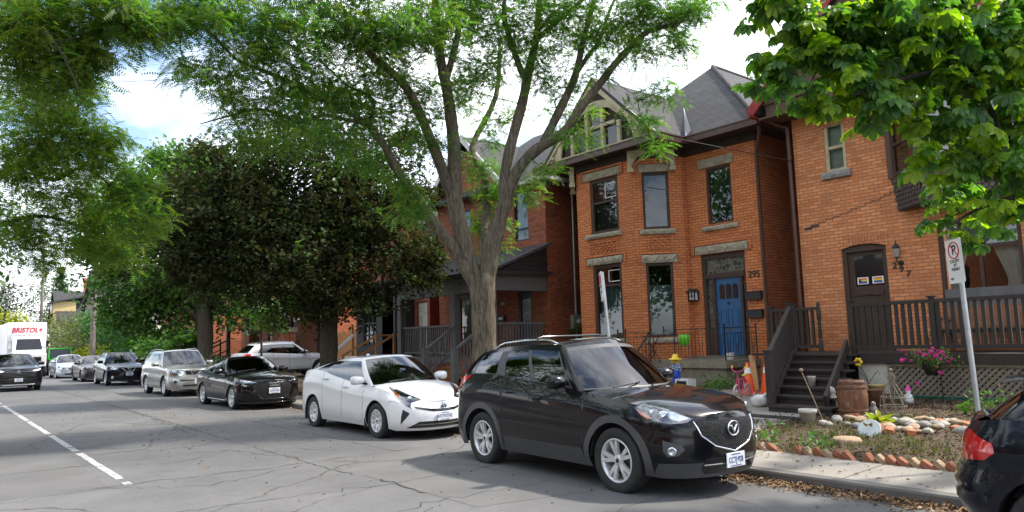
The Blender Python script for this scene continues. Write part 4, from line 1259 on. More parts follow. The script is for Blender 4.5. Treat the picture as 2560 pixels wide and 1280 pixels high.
# ---- ice silver saloon
c = Car('ice_silver_saloon', 'pale icy-silver saloon facing the camera just ahead of the bright green jeep', (-54.3, 7.35, -.02), 0, saloon(paint=P_ICE, L=4.53, wb=2.65, fo=.90, privacy=9,
    zt=[(-2.31, .90), (-2.1, 1.02), (-1.6, 1.05), (-.6, 1.01), (.6, .96), (1.1, .92), (1.7, .84), (2.0, .77), (2.2, .70)], gh=dict(AUD['gh'], zr=[(-.9, 1.35), (-.4, 1.41), (.0, 1.42), (.22, 1.39)])))
c.handles(); c.mirrors(P_ICE); c.wipers()
lamps(c, dict(d=DG, poly=[(1.62, .84, .79), (1.85, .80, .80), (2.05, .60, .74), (2.12, .46, .66), (2.05, .60, .60), (1.90, .78, .64)], balls=[(1.99, .70, .70, .06)]), None, mat=M_LAMP)
c.patch('grille', [(2.2, -.30, .67), (2.2, .30, .67), (2.2, .24, .54), (2.2, -.24, .54)], M_GRILLE, .004, F, mirror=False)
c.line('grille_surround', [(2.2, -.31, .68), (2.2, .31, .68), (2.2, .25, .53), (2.2, -.25, .53), (2.2, -.31, .68)], .01, M_CHROME, .005, F, mirror=False)
c.line('grille_bar', [(2.2, -.26, .605), (2.2, .26, .605)], .01, M_CHROME, .006, F, mirror=False)
emblem(c, .73, .045, 'slant', None)
c.patch('lower_intake', [(2.2, -.46, .34), (2.2, .46, .34), (2.2, .50, .25), (2.2, -.50, .25)], M_DARK, .004, F, mirror=False)
for sg in (1, -1):
    p = c.snap((2.0, .68 * sg, .33), .003, (DG[0], DG[1] * sg, 0)); m = MB(); m.lathe([(0, .01), (.035, .01), (.045, .004)], p, (.8, .6 * sg, 0), 16); m.build('fog_light', [M_LAMP], c.root, world=False)
c.plate(None, .46)
# ---- charcoal SUV driving up the street
RAV = dict(CX5, L=4.60, W=1.85, wb=2.69, fo=.94, R=.355, paint=P_CHAR, wstyle='plain', rimmat=M_DALLOY, archflat=.97, roofmat=P_SILVER, clad=True, group='vehicles driving up the street', privacy=1,
    zt=[(-2.3, 1.05), (-2.05, 1.14), (-1.2, 1.15), (.75, 1.08), (1.3, 1.06), (1.8, 1.02), (2.1, .97), (2.30, .91)],
    hc=[(-2.3, 1.06), (-2.0, 1.15), (.6, 1.17), (1.03, 1.14), (1.5, 1.11), (2.0, 1.04), (2.3, .94)], corner=(.62, 2.6, .45, 2.8), doors=[-.80, -.12, .79],
    side=[(0, .05), (.12, .015), (.3, 0), (.55, .0), (.62, .02), (.85, .02), (1, .05)], gh=dict(CX5['gh'], cowl=(1.0, .70), win=[(.05, .315), (.335, .60), (.66, .88)], trimmat=M_BLACKGL, zr=[(-1.9, 1.49), (-1.2, 1.585), (-.4, 1.615), (.1, 1.60), (.34, 1.57)]))
c = Car('charcoal_suv', 'charcoal SUV with lit headlights and pale roof driving up the traffic lane', (-40.6, 3.33, 0.0), 0, RAV)
c.handles(); c.mirrors(M_BLACKGL); c.wipers(); c.rails(-1.4, .05, M_BLACKGL, .05)
def lit():
    t = NT('lit_headlamp'); b = t.bsdf(Roughness=.2); b.inputs['Base Color'].default_value = (.8, .82, .9, 1)
    b.inputs['Emission Color'].default_value = (.85, .88, 1, 1); b.inputs['Emission Strength'].default_value = 1.6
    return t.mat
M_LIT = lit()
lamps(c, dict(d=DG, poly=[(1.75, .86, 1.0), (2.0, .80, .99), (2.17, .58, .93), (2.19, .50, .87), (2.10, .64, .84), (1.98, .79, .88)], strips=[([(1.92, .83, .96), (2.12, .62, .91), (2.17, .54, .88), (2.10, .65, .865), (1.98, .79, .90)], M_LIT)]), None)
c.patch('grille', [(2.25, -.60, .84), (2.25, .60, .84), (2.25, .70, .62), (2.25, .62, .58), (2.25, -.62, .58), (2.25, -.70, .62)], M_GRILLE, .004, F, mirror=False)
for zz in (.83, .77, .71, .65): c.line('grille_bar', [(2.25, -.62, zz), (2.25, .62, zz)], .011, M_CLAD, .006, F, mirror=False)
c.patch('upper_grille', [(2.25, -.5, .94), (2.25, .5, .94), (2.25, .55, .88), (2.25, -.55, .88)], M_BLACKGL, .004, F, mirror=False)
emblem(c, .835, .075, 'ovals', None)
c.patch('lower_intake', [(2.25, -.66, .52), (2.25, .66, .52), (2.25, .62, .36), (2.25, -.62, .36)], M_DARK, .004, F, mirror=False)
c.line('skid_plate', [(2.25, -.6, .29), (2.25, .6, .29)], .03, P_SILVER, .008, F, mirror=False)
c.plate('CEPL 477', .50)
# ---- white crossover on the drive
SUB = dict(CX5, L=4.45, W=1.78, wb=2.665, fo=.90, R=.34, zs=.27, zb=.25, paint=P_PEARL, clad=True, cladmat=M_CLAD, sill_h=.08, ring=.05, bump_h=.10, wstyle='plain', privacy=9, rglass=M_CARGLASS, group='cars parked in front yards',
    zt=[(-2.2, .98), (-2.0, 1.07), (-1.3, 1.08), (-.4, 1.03), (.75, .97), (1.3, .95), (1.75, .88), (2.0, .81), (2.2, .75)],
    hc=[(-2.2, 1.0), (-2.0, 1.09), (.6, 1.04), (1.03, 1.02), (1.5, .98), (1.95, .87), (2.2, .78)], doors=[-.80, -.1, .80],
    gh=dict(CX5['gh'], cowl=(1.1, .80), wtop=(.30, .12), zr=[(-1.75, 1.37), (-1.2, 1.45), (-.4, 1.50), (.0, 1.50), (.3, 1.46)], win=[(.06, .36), (.385, .64), (.66, .86)], trimmat=M_BLACKGL, rbase=(-1.98, -1.75), rtop=(-1.45, -1.40)))
c = Car('white_crossover', 'pearl white crossover seen side-on behind the black saloon, nosed in towards the wooden fence', (-30.9, 12.25, .30), math.pi / 2, SUB)
c.handles(); c.mirrors(M_CHROME); c.rails(-1.4, .05, M_BLACKGL, .045)
lamps(c, dict(d=DG, poly=[(1.70, .84, .86), (1.95, .76, .83), (2.10, .55, .77), (2.05, .62, .70), (1.90, .80, .73)]), dict(d=(.5, -.85, 0), poly=[(-1.98, .78, 1.05), (-1.72, .86, 1.05), (-1.76, .86, .95), (-2.02, .76, .93)]))
# ---- blue-black hatchback at the right edge
MZ3 = dict(CX5, L=4.46, W=1.80, wb=2.70, fo=.92, R=.325, rim=.225, zs=.19, zb=.17, clad=False, paint=P_BLACK2, sill_h=.08, ring=.04, bump_h=.08, privacy=9, rglass=M_CARGLASSD,
    zt=[(-2.22, .90), (-2.05, 1.02), (-1.6, 1.07), (-.8, 1.03), (.7, .94), (1.2, .91), (1.7, .84), (2.0, .77), (2.25, .68)],
    hc=[(-2.2, .95), (-2.0, 1.05), (.6, 1.0), (1.1, .98), (1.6, .91), (2.0, .81), (2.25, .70)], doors=[-.86, -.05, .86], corner=(.8, 2.3, .62, 2.2),
    rx=[(.17, .22), (.34, .08), (.48, .0), (.62, .0), (.66, .05), (.9, .10), (1.05, .2)],
    gh=dict(CX5['gh'], cowl=(1.15, .85), wtop=(.35, .15), zr=[(-1.7, 1.28), (-1.2, 1.36), (-.3, 1.41), (.1, 1.40), (.35, 1.37)], win=[(.05, .35), (.375, .65), (.70, .84)], trimmat=M_BLACKGL, rbase=(-1.92, -1.66), rtop=(-1.52, -1.36), crown=.04))
c = Car('blue_black_hatchback', 'blue-black hatchback cut off by the picture edge, showing its rear corner and red tail light', (-.22, 6.75, -.02), 0, MZ3)
c.handles(); c.mirrors()
c.patch('tail_light', [(-2.18, .62, .95), (-2.0, .80, .965), (-1.72, .88, .90), (-1.70, .885, .84), (-1.80, .88, .78), (-2.0, .80, .755), (-2.2, .60, .77), (-2.22, .50, .84)], M_TAIL, .006, (.62, -.78, 0))
m = MB(); 
for sg in (-1,):
    p = c.snap((-1.22, -.9, .86), .001, (0, 1, 0)); rr = .085
    m.tube([c.snap((p.x + rr * math.cos(a), -.9, p.z + rr * 1.05 * math.sin(a)), .0015, (0, 1, 0)) for a in [2 * math.pi * k / 24 for k in range(25)]], .003, 4)
m.build('fuel_flap_seam', [M_DARK], c.root, world=False)
m = MB()
rows = []
for k in range(7):
    t = k / 6 * 2 - 1
    rows.append([(-1.78 + .06 * t * t, .58 * t, 1.335 - .03 * t * t), (-1.45 + .05 * t * t, .60 * t, 1.395 - .05 * t * t)])
m.grid(rows, 0, True); m.grid([[(a[0], a[1], a[2] - .035), (a[0], a[1], a[2])] for a, b in rows], 0, True)
m.build('roof_spoiler', [P_BLACK2], c.root, world=False)
c.line('bumper_seam', [(-2.2, .4, .70), (-2.0, .80, .70), (-1.75, .88, .74)], .003, M_DARK, .001, (.62, -.78, 0))
# ------------------------------------------------------------------ houses
class PL:
    """upright plane: origin (x, y), unit direction along it; outward side is to the right of the direction"""
    def __init__(s, o, d):
        s.o = Vector((o[0], o[1], 0)); s.d = Vector((d[0], d[1], 0)).normalized(); s.n = Vector((s.d.y, -s.d.x, 0))
    def __call__(s, u, z, out=0.0):
        return s.o + s.d * u + s.n * out + Vector((0, 0, z))
    def slab(s, mb, u0, u1, z0, z1, a, b, m=0):
        """box on the plane between depths a and b (outwards positive)"""
        if a > b: a, b = b, a
        p = [s(u0, z0, b), s(u1, z0, b), s(u1, z1, b), s(u0, z1, b), s(u0, z0, a), s(u1, z0, a), s(u1, z1, a), s(u0, z1, a)]
        mb.add(p, [(0, 1, 2, 3), (7, 6, 5, 4), (1, 5, 6, 2), (4, 0, 3, 7), (3, 2, 6, 7), (4, 5, 1, 0)], m)
    def wall(s, mb, u0, u1, z0, z1, holes=(), rev=.16, m=0):
        us = sorted({u0, u1} | {h[0] for h in holes} | {h[1] for h in holes}); zs = sorted({z0, z1} | {h[2] for h in holes} | {h[3] for h in holes})
        for i in range(len(us) - 1):
            for j in range(len(zs) - 1):
                a, b, c, d = us[i], us[i + 1], zs[j], zs[j + 1]
                um, zm = (a + b) / 2, (c + d) / 2
                if any(h[0] < um < h[1] and h[2] < zm < h[3] for h in holes): continue
                mb.quad(s(a, c), s(b, c), s(b, d), s(a, d), m)
        for (a, b, c, d) in holes:
            mb.quad(s(a, c, 0), s(a, d, 0), s(a, d, -rev), s(a, c, -rev), m); mb.quad(s(b, d, 0), s(b, c, 0), s(b, c, -rev), s(b, d, -rev), m)
            mb.quad(s(a, d, 0), s(b, d, 0), s(b, d, -rev), s(a, d, -rev), m); mb.quad(s(b, c, 0), s(a, c, 0), s(a, c, -rev), s(b, c, -rev), m)
def window(h, P, u0, u1, z0, z1, frame_m, bars=(), vbars=(), fw_=.06, dep=.10, inner=None, inner_z=None, glassm=None, name='window', inner_name='curtain'):
    """one window: frame, pane, and what hangs behind it"""
    f = MB()
    P.slab(f, u0, u0 + fw_, z0, z1, -dep, -dep + .07); P.slab(f, u1 - fw_, u1, z0, z1, -dep, -dep + .07)
    P.slab(f, u0 + fw_, u1 - fw_, z1 - fw_, z1, -dep, -dep + .07); P.slab(f, u0 + fw_, u1 - fw_, z0, z0 + fw_, -dep, -dep + .07)
    for zb in bars: P.slab(f, u0 + fw_, u1 - fw_, zb - .035, zb + .035, -dep, -dep + .055)
    for ub in vbars: P.slab(f, ub - .03, ub + .03, z0 + fw_, z1 - fw_, -dep + .003, -dep + .052)
    w = f.build(name, [frame_m], h)
    g = MB(); g.quad(P(u0 + .01, z0 + .01, -dep + .02), P(u1 - .01, z0 + .01, -dep + .02), P(u1 - .01, z1 - .01, -dep + .02), P(u0 + .01, z1 - .01, -dep + .02))
    g.build('pane', [glassm or M_GLASS], w)
    if inner:
        c = MB(); a, b = inner_z or (z0, z1)
        n = 28; rows = [[], []]
        for k in range(n + 1):
            u = lerp(u0 + .02, u1 - .02, k / n); o = -dep - .10 - .025 * math.sin(k * 1.9) * (1 if inner_name != 'blind' else 0)
            rows[0].append(P(u, a, o)); rows[1].append(P(u, b, o))
        if inner_name == 'blind':
            k = a; 
            while k < b: P.slab(c, u0 + .02, u1 - .02, k, k + .022, -dep - .09, -dep - .06); k += .036
            P.slab(c, u0 + .02, u1 - .02, b - .03, b, -dep - .10, -dep - .05)
        c.grid(rows, 0, True); c.build(inner_name, [inner], w)
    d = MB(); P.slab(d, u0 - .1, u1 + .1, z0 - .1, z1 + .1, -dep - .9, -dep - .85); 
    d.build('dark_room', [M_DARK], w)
    return w
def stone_block(h, P, name, u0, u1, z0, z1, out=.05, mat=None):
    """rock-faced stone: a lumpy front on a straight block"""
    mb = MB(); rng = random.Random(int(u0 * 100 + z0 * 10))
    nu = max(4, int((u1 - u0) / .07)); nz = max(2, int((z1 - z0) / .06)); rows = []
    for j in range(nz + 1):
        r = []
        for i in range(nu + 1):
            e = i in (0, nu) or j in (0, nz)
            r.append(P(lerp(u0, u1, i / nu), lerp(z0, z1, j / nz), out if e else out + rng.uniform(.0, .045)))
        rows.append(r)
    mb.grid(rows, 0, False)
    P.slab(mb, u0, u1, z0, z1, -.12, out - .001)
    return mb.build(name, [mat or M_STONE], h)
def roof_poly(mb, pts, th=.09, m=0):
    v = [Vector(p) for p in pts]
    n = (v[1] - v[0]).cross(v[2] - v[0]).normalized()
    if n.z < 0: n = -n
    mb.prism(v, -n * th, m)
def downpipe(h, pts, r=.045, name='downpipe', mat=None):
    m = MB(); m.tube(pts, r, 8)
    return m.build(name, [mat or M_GUTTER], h)
def scroll_bracket(h, P, u, z, s=.55, flip=1, out0=.0, name='eave_bracket'):
    """cream carved bracket hanging under the eave, curved below, spiral on its cheek"""
    mb = MB(); pts = []
    N = 14
    top = [(0, 0), (s, 0), (s, -.10)]
    arc = [(s - (s - .12) * math.sin(math.pi / 2 * k / N), -.10 - (s * .78) * (1 - math.cos(math.pi / 2 * k / N))) for k in range(1, N + 1)]
    prof = top + arc + [(0, -.10 - s * .78)]
    mb.prism([P(u + flip * a, z + b, out0 - .07) for a, b in prof], P.n * .14)
    sp = []
    for k in range(40):
        a = k * .36; r = .115 * (1 - k / 44)
        sp.append(P(u + flip * (.17 + r * math.cos(a)), z - .17 + r * math.sin(a), out0 + .075))
    mb.tube(sp, .016, 5)
    mb.ball(P(u + flip * .17, z - .17, out0 + .075), .03)
    mb.tube([P(u + flip * (s - .12), z - .06, out0 + .075), P(u + flip * (s * .6), z - .30, out0 + .075), P(u + flip * .2, z - .42, out0 + .075), P(u + flip * .1, z - s * .7, out0 + .075)], .014, 5)
    P.slab(mb, u - .02 if flip > 0 else u - .16, u + .16 if flip > 0 else u + .02, z - .10 - s * .78 - .10, z - .10 - s * .78, out0 - .09, out0 + .09)
    return mb.build(name, [M_CREAM], h)
def dentils(h, segs, z, mat=None, name='dentil_cornice'):
    mb = MB()
    for (P, u0, u1) in segs:
        P.slab(mb, u0, u1, z, z + .30, .0, .06); P.slab(mb, u0, u1, z + .30, z + .36, .0, .16)
        u = u0 + .04
        while u < u1 - .05:
            P.slab(mb, u, u + .06, z + .20, z + .298, .062, .13); u += .125
    return mb.build(name, [mat or M_SOFFIT], h)

# ================= number 295: orange brick, chamfered bay under a front gable, hipped main roof
S2 = .70710678
h = thing('brick_house', 'orange brick house with cream gable trim, grey hipped roof and blue front door', 'house', (-13.7, 17, .35))
HA = PL((-12.75, 17), (1, 0)); HB = PL((-13.75, 15.8), (S2, S2)); HC = PL((-16.05, 15.8), (1, 0)); HD = PL((-17.05, 16.8), (S2, -S2))
HR = PL((-10.45, 17), (0, 1)); HLs = PL((-17.05, 27), (0, -1)); HRet = PL((-12.75, 16.8), (0, 1))
ZT = 7.12
wA = [(.69, 1.51, 4.70, 6.30), (.36, 1.78, .62, 3.87)]
wB = [(.28, 1.05, 4.70, 6.37), (.28, 1.05, 1.60, 3.72)]
wC = [(.58, 1.74, 4.76, 6.44), (.58, 1.74, 1.60, 3.81)]
mb = MB()
HA.wall(mb, 0, 2.30, .2, ZT, wA); HB.wall(mb, 0, 1.414, .2, ZT, wB); HC.wall(mb, 0, 2.30, .2, ZT, wC); HD.wall(mb, 0, 1.414, .2, ZT); HRet.wall(mb, 0, .2, .2, ZT)
mb.poly([HC(-.98, ZT), HC(3.28, ZT), HC(1.13, ZT + 2.1)], 0)
mb.build('brick_front', [M_BR295], h)
def side_walls(h, mat, *ws):
    for P, L, z in ws: q = MB(); P.wall(q, 0, L, .2, z); q.build('side_wall', [mat], h)
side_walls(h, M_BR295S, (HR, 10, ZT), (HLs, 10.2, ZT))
# quoins of projecting brick, corbel courses above the lintels, basket-weave panels
for P, u0, u1, z in ((HC, .33, 1.88, 4.06), (HB, .14, 1.22, 3.97), (HA, .16, 1.94, 4.13), (HC, .33, 1.90, 6.72), (HB, .14, 1.20, 6.61)):
    mb = MB(); P.slab(mb, u0, u1, z, z + .055, 0, .045)
    P.slab(mb, u0 - .08, u0 + .02, z - .26 if P is not HA else z - .26, z + .055, 0, .043); P.slab(mb, u1 - .02, u1 + .08, z - .26, z + .055, 0, .043)
    mb.build('brick_moulding', [M_BR295], h)
for P, u0, u1 in ((HC, .50, 1.66), (HB, .36, 1.04)):
    mb = MB(); P.slab(mb, u0, u1, 4.47, 4.51, 0, .03); P.slab(mb, u0, u1, 4.11, 4.15, 0, .03); P.slab(mb, u0, u0 + .05, 4.15, 4.47, 0, .03); P.slab(mb, u1 - .05, u1, 4.15, 4.47, 0, .03)
    z = 4.17; k = 0
    while z < 4.44:
        u = u0 + .08 + (.09 if k % 2 else 0)
        while u < u1 - .15: P.slab(mb, u, u + .085, z, z + .065, 0, .035); u += .18
        z += .072; k += 1
    mb.build('brick_panel', [M_BR295], h)
for P, u0, u1, z0, z1 in ((HA, .49, 1.62, 6.32, 6.56), (HA, .22, 1.90, 3.88, 4.11), (HB, .19, 1.13, 6.37, 6.59), (HB, .17, 1.18, 3.72, 3.95), (HC, .37, 1.87, 6.45, 6.68), (HC, .38, 1.83, 3.82, 4.03)):
    stone_block(h, P, 'stone_lintel', u0, u1, z0, z1)
for P, u0, u1, z0, z1 in ((HA, .50, 1.66, 4.52, 4.64), (HB, .16, 1.18, 4.55, 4.69), (HC, .36, 1.84, 4.63, 4.76), (HC, .40, 1.86, 1.46, 1.60), (HB, .17, 1.16, 1.45, 1.59)):
    stone_block(h, P, 'stone_sill', u0, u1, z0, z1, .07)
window(h, HA, .69, 1.51, 4.70, 6.30, M_TRIM, inner=M_CURTAIN, inner_z=(4.72, 6.2))
window(h, HB, .28, 1.05, 4.70, 6.37, M_TRIM, fw_=.075)
w = window(h, HB, .28, 1.05, 1.60, 3.72, M_TRIM, inner=M_BLIND, inner_z=(1.62, 3.08), inner_name='blind', fw_=.075)
for (z0, z1, zb) in ((4.76, 6.44, 5.72), (1.60, 3.81, 3.18)):
    w = window(h, HC, .58, 1.74, z0, z1, M_TRIM, bars=(zb,), inner=M_CURTAIN if z0 > 3 else M_BLIND, inner_z=(z0, zb), fw_=.10)
    m = MB(); P = HC; a, b, c, d = 1.16, 1.63, zb + .10, z1 - .18
    for q in ((a, a + .02, c, d), (b - .02, b, c, d), (a, b, c, c + .02), (a, b, d - .02, d)): P.slab(m, *q, -.09, -.06)
    m.build('transom_frame', [M_WHITEP], w)
# front door with sidelights and leaded transom
d = MB()
HA.slab(d, .36, .46, .62, 3.87, -.16, -.05); HA.slab(d, 1.70, 1.78, .62, 3.87, -.16, -.05); HA.slab(d, .46, 1.70, 3.73, 3.87, -.16, -.05); HA.slab(d, .46, 1.70, 3.18, 3.32, -.16, -.03)
HA.slab(d, .66, .74, 1.03, 3.18, -.16, -.04); HA.slab(d, 1.55, 1.62, 1.03, 3.18, -.16, -.04); HA.slab(d, .46, .66, 1.03, 1.75, -.15, -.09); HA.slab(d, 1.62, 1.70, 1.03, 1.75, -.15, -.09)
df = d.build('door_frame', [M_TRIM], h)
d = MB(); HA.slab(d, .46, 1.70, 3.32, 3.73, -.14, -.11); d.build('leaded_transom', [M_STAINED], df)
for a, b in ((.46, .66), (1.62, 1.70)):
    d = MB(); HA.slab(d, a, b, 1.75, 3.18, -.14, -.12); d.build('sidelight', [M_STAINED], df)
d = MB(); HA.slab(d, .74, 1.55, 1.05, 3.18, -.15, -.10)
fr_ = .018
for (a, b, c, e) in ((.84, 1.10, 1.30, 1.68), (1.19, 1.45, 1.30, 1.68), (.84, 1.10, 1.84, 2.32), (1.19, 1.45, 1.84, 2.32)):
    for q in ((a, a + .03, c, e), (b - .03, b, c, e), (a + .03, b - .03, c, c + .03), (a + .03, b - .03, e - .03, e)): HA.slab(d, *q, -.10, -.10 + fr_)
    HA.slab(d, a + .06, b - .06, c + .06, e - .06, -.10, -.088)
door = d.build('door', [M_BLUE], h)
for k in range(3):
    u = .86 + k * .21; d = MB()
    out = [HA(u, 2.60, -.098), HA(u + .16, 2.60, -.098), HA(u + .16, 2.93, -.098)] + [HA(u + .08 + .08 * math.cos(a), 2.93 + .08 * math.sin(a), -.098) for a in [math.pi * j / 8 for j in range(1, 8)]] + [HA(u, 2.93, -.098)]
    d.prism(out, HA.n * .012); d.build('arched_light', [M_BLACKGL], door)
d = MB(); d.lathe([(.0, .05), (.03, .045), (.034, .02), (.015, 0)], HA(.80, 1.98, -.10), HA.n, 12); d.build('door_knob', [M_RUST], door)
d = MB(); d.lathe([(.0, .03), (.02, .028), (.024, 0)], HA(.80, 2.20, -.10), HA.n, 12); d.build('door_lock', [M_RUST], door)
d = MB(); HA.slab(d, 1.06, 1.22, 1.74, 1.79, -.10, -.088); d.build('letter_slot', [M_RUST], door)
d = MB(); d.lathe([(.03, .0), (.045, .02), (.03, .03)], HA(1.14, 2.48, -.10), HA.n, 12); d.build('door_knocker', [M_RUST], door)
text_mesh('house_number', '295', .25, M_BLACKTXT, h, frame(HA(2.03, 3.19, .004) - worg(h), (1, 0, 0), (0, 0, 1)), .012, sx=.95, bold=.004)
for z in (2.53, 2.05):
    d = MB(); HA.slab(d, 1.80, 2.24, z, z + .19, .0, .11); HA.slab(d, 1.79, 2.25, z + .19, z + .215, .0, .13)
    for u in (1.90, 2.12): d.tube([HA(u, z, .05), HA(u, z - .07, .06), HA(u + .02, z - .10, .09), HA(u + .01, z - .07, .12)], .007, 5)
    o = d.build('wall_letterbox', [M_BLACKP], None); tag(o, 'upper black letterbox beside the blue door, under the house number' if z > 2.3 else 'lower of the two black letterboxes beside the blue door', 'letterbox', 'letterboxes by the blue door')
lm = thing('wall_lantern', 'square black porch lantern with frosted panes left of the blue door', 'lamp', HA(.13, 2.60, .1))
d = MB(); d.box(-12.73, 16.78, 2.60, -12.51, 16.80, 2.62); d.box(-12.73, 16.98, 2.60, -12.51, 17.0, 2.86)
for x in (-12.73, -12.63, -12.53): d.box(x, 16.785, 2.60, x + .02, 16.81, 2.84)
for y in (16.785, 16.96): d.box(-12.73, y, 2.60, -12.71, y + .02, 2.84); d.box(-12.53, y, 2.60, -12.51, y + .02, 2.84)
d.box(-12.73, 16.785, 2.72, -12.51, 16.80, 2.735); d.box(-12.73, 16.78, 2.60, -12.51, 16.98, 2.615)
d.prism([(-12.77, 16.74, 2.84), (-12.47, 16.74, 2.84), (-12.58, 16.74, 2.93), (-12.66, 16.74, 2.93)], (0, .26, 0))
d.build('lantern_frame', [M_BLACKP], lm)
d = MB(); d.box(-12.708, 16.812, 2.617, -12.532, 16.955, 2.838); d.build('frosted_pane', [plain('frosted_glass', (.62, .60, .55), .4, var=.05)], lm)
# eaves, roof
segs = [(HA, 0, 2.36), (HC, -.1, 2.4), (HB, 0, 1.414), (HRet, 0, .2)]
dentils(h, segs, ZT - .34)
rf = MB()
ER, EL, EY, ZE = -10.0, -17.5, 16.5, 7.16
AP = (-13.75, 20.15, 10.55); RB = (-13.75, 26, 10.55)
roof_poly(rf, [(EL, EY, ZE), (ER, EY, ZE), AP]); roof_poly(rf, [(ER, EY, ZE), (ER, 27.3, ZE), RB, AP]); roof_poly(rf, [(EL, 27.3, ZE), (EL, EY, ZE), AP, RB])
GX, GZ, GY0 = -14.8, 9.50, 15.38
GL, GR = -17.22, -12.38
roof_poly(rf, [(GL, GY0, ZE - .02), (GX, GY0, GZ), (GX, 19.5, GZ), (GL, 17.0, ZE - .02)]); roof_poly(rf, [(GX, GY0, GZ), (GR, GY0, ZE - .02), (GR, 16.9, ZE - .02), (GX, 19.5, GZ)])
ro = rf.build('roof', [M_SHINGLE], h)
m = MB(); m.tube([AP, (ER, EY, ZE + .02)], .07, 6); m.tube([AP, RB], .07, 6); m.build('ridge_cap', [M_SHINGLE], ro)
m = MB()   # valley flashing
a, b = Vector((GX + .12, 19.25, 9.46)), Vector((GR + .05, 16.55, ZE + .05))
dv = (b - a).normalized(); sd = Vector((.72, .1, .35)).normalized(); sd2 = Vector((-.6, .55, .35)).normalized()
m.add([a, b, b + sd * .2 + Vector((0, 0, .09)), a + sd * .2 + Vector((0, 0, .09))], [(0, 1, 2, 3)]); m.add([a, b, b + sd2 * .16 + Vector((0, 0, .09)), a + sd2 * .16 + Vector((0, 0, .09))], [(3, 2, 1, 0)])
m.build('valley_flashing', [M_FLASH], ro)
m = MB()   # soffit boards, fascia and gutters
m.box(GL + .02, GY0 + .03, ZE - .16, GR - .02, 17.2, ZE - .12); m.box(GR - .1, EY + .03, ZE - .17, ER - .02, 17.3, ZE - .13); m.box(-10.5, 17.3, ZE - .17, ER - .02, 27, ZE - .13); m.box(EL, 16.9, ZE - .172, -16.9, 27, ZE - .13)
m.build('soffit', [M_SOFFIT], h)
m = MB()
for a, b in (((GL, GY0 - .02, ZE - .08), (GR + .05, GY0 - .02, ZE - .08)), ((GR + .05, GY0 - .02, ZE - .08), (GR + .05, EY, ZE - .08)), ((GR, EY - .05, ZE - .08), (ER + .03, EY - .05, ZE - .08)), ((ER + .03, EY - .05, ZE - .08), (ER + .03, 27, ZE - .08)), ((GL - .02, GY0, ZE - .08), (GL - .02, 27, ZE - .08))):
    m.beam(a, b, .12, .16); m.beam(Vector(a) + Vector((0, 0, .10)), Vector(b) + Vector((0, 0, .10)), .16, .035)
m.build('gutter', [M_GUTTER], h)
downpipe(h, [(ER - .05, EY + .1, ZE - .1), (ER - .08, EY + .15, ZE - .35), (-10.38, 16.93, ZE - .75), (-10.38, 16.93, .4)], .05)
# gable front: cream arch, window row
Gp = PL((GL, GY0 + .16), (1, 0))
def gz(u): return ZE - .05 + (GZ - ZE) * (1 - abs(u - 2.42) / 2.42)
m = MB(); m.poly([Gp(.05, ZE), Gp(4.79, ZE), Gp(2.42, GZ - .08)]); m.build('gable_board', [M_SOFFIT], h)
tr = MB()
def strip_(pts, w, out0, out1, m_=tr):
    for i in range(len(pts) - 1):
        (a, b), (c, d) = pts[i], pts[i + 1]
        t = Vector((c - a, d - b)).normalized(); n_ = Vector((-t.y, t.x)) * w / 2
        q = [(a - n_.x, b - n_.y), (c - n_.x, d - n_.y), (c + n_.x, d + n_.y), (a + n_.x, b + n_.y)]
        m_.prism([Gp(x, z, out0) for x, z in q], Gp.n * (out1 - out0))
strip_([(.16, ZE + .04), (2.42, GZ - .20)], .20, .10, .15); strip_([(2.42, GZ - .20), (4.68, ZE + .04)], .20, .10, .15)
for sg in (-1, 1):
    arc = [(2.42 + sg * (1.62 * math.cos(a)), 7.20 + 1.42 * math.sin(a)) for a in [math.pi / 2 * k / 12 for k in range(13)]]
    strip_(arc, .22, .06, .12)
    out = [Gp(2.42 + sg * 2.2, ZE + .05, .07)] + [Gp(2.42 + sg * (1.66 * math.cos(a)), 7.20 + 1.46 * math.sin(a), .07) for a in [.9 * math.pi / 2 * k / 8 for k in range(9)]]
    tr.prism(out, Gp.n * .03)
    tr.ball(Gp(2.42 + sg * 1.86, 7.34, .13), .06); tr.ball(Gp(2.42 + sg * 1.36, 8.17, .13), .05)
strip_([(.9, 7.22), (3.95, 7.22)], .09, .05, .17); strip_([(1.60, 7.93), (3.24, 7.93)], .10, .05, .13)
for u, zt_ in ((1.45, 7.93), (2.10, 8.45), (2.75, 8.45), (3.40, 7.93)): strip_([(u, 7.2), (u, zt_)], .11, .05, .14)
strip_([(2.10, 8.45), (2.25, 8.62), (2.42, 8.66), (2.60, 8.62), (2.75, 8.45)], .09, .05, .12)
tr.build('gable_trim', [M_CREAM], h)
for (u0, u1, z0, z1) in ((1.505, 2.045, 7.27, 7.88), (2.155, 2.695, 7.27, 8.45), (2.805, 3.345, 7.27, 7.88)):
    m = MB(); Gp.slab(m, u0, u1, z0, z1, .01, .03); wdw = m.build('gable_window', [M_TRIM], h)
    m = MB(); Gp.slab(m, u0 + .05, u1 - .05, z0 + .05, z1 - .05, .031, .036); m.build('pane', [M_BLACKGL], wdw)
scroll_bracket(h, PL((-13.75, 15.62), (S2, S2)), .02, ZE - .17, .55, 1, .0); scroll_bracket(h, PL((-13.75, 15.62), (S2, S2)), 1.36, ZE - .17, .55, -1, .0)
scroll_bracket(h, PL((-17.05, 16.62), (S2, -S2)), .10, ZE - .17, .55, 1, .0); scroll_bracket(h, PL((-17.05, 16.62), (S2, -S2)), 1.40, ZE - .17, .55, -1, .0)
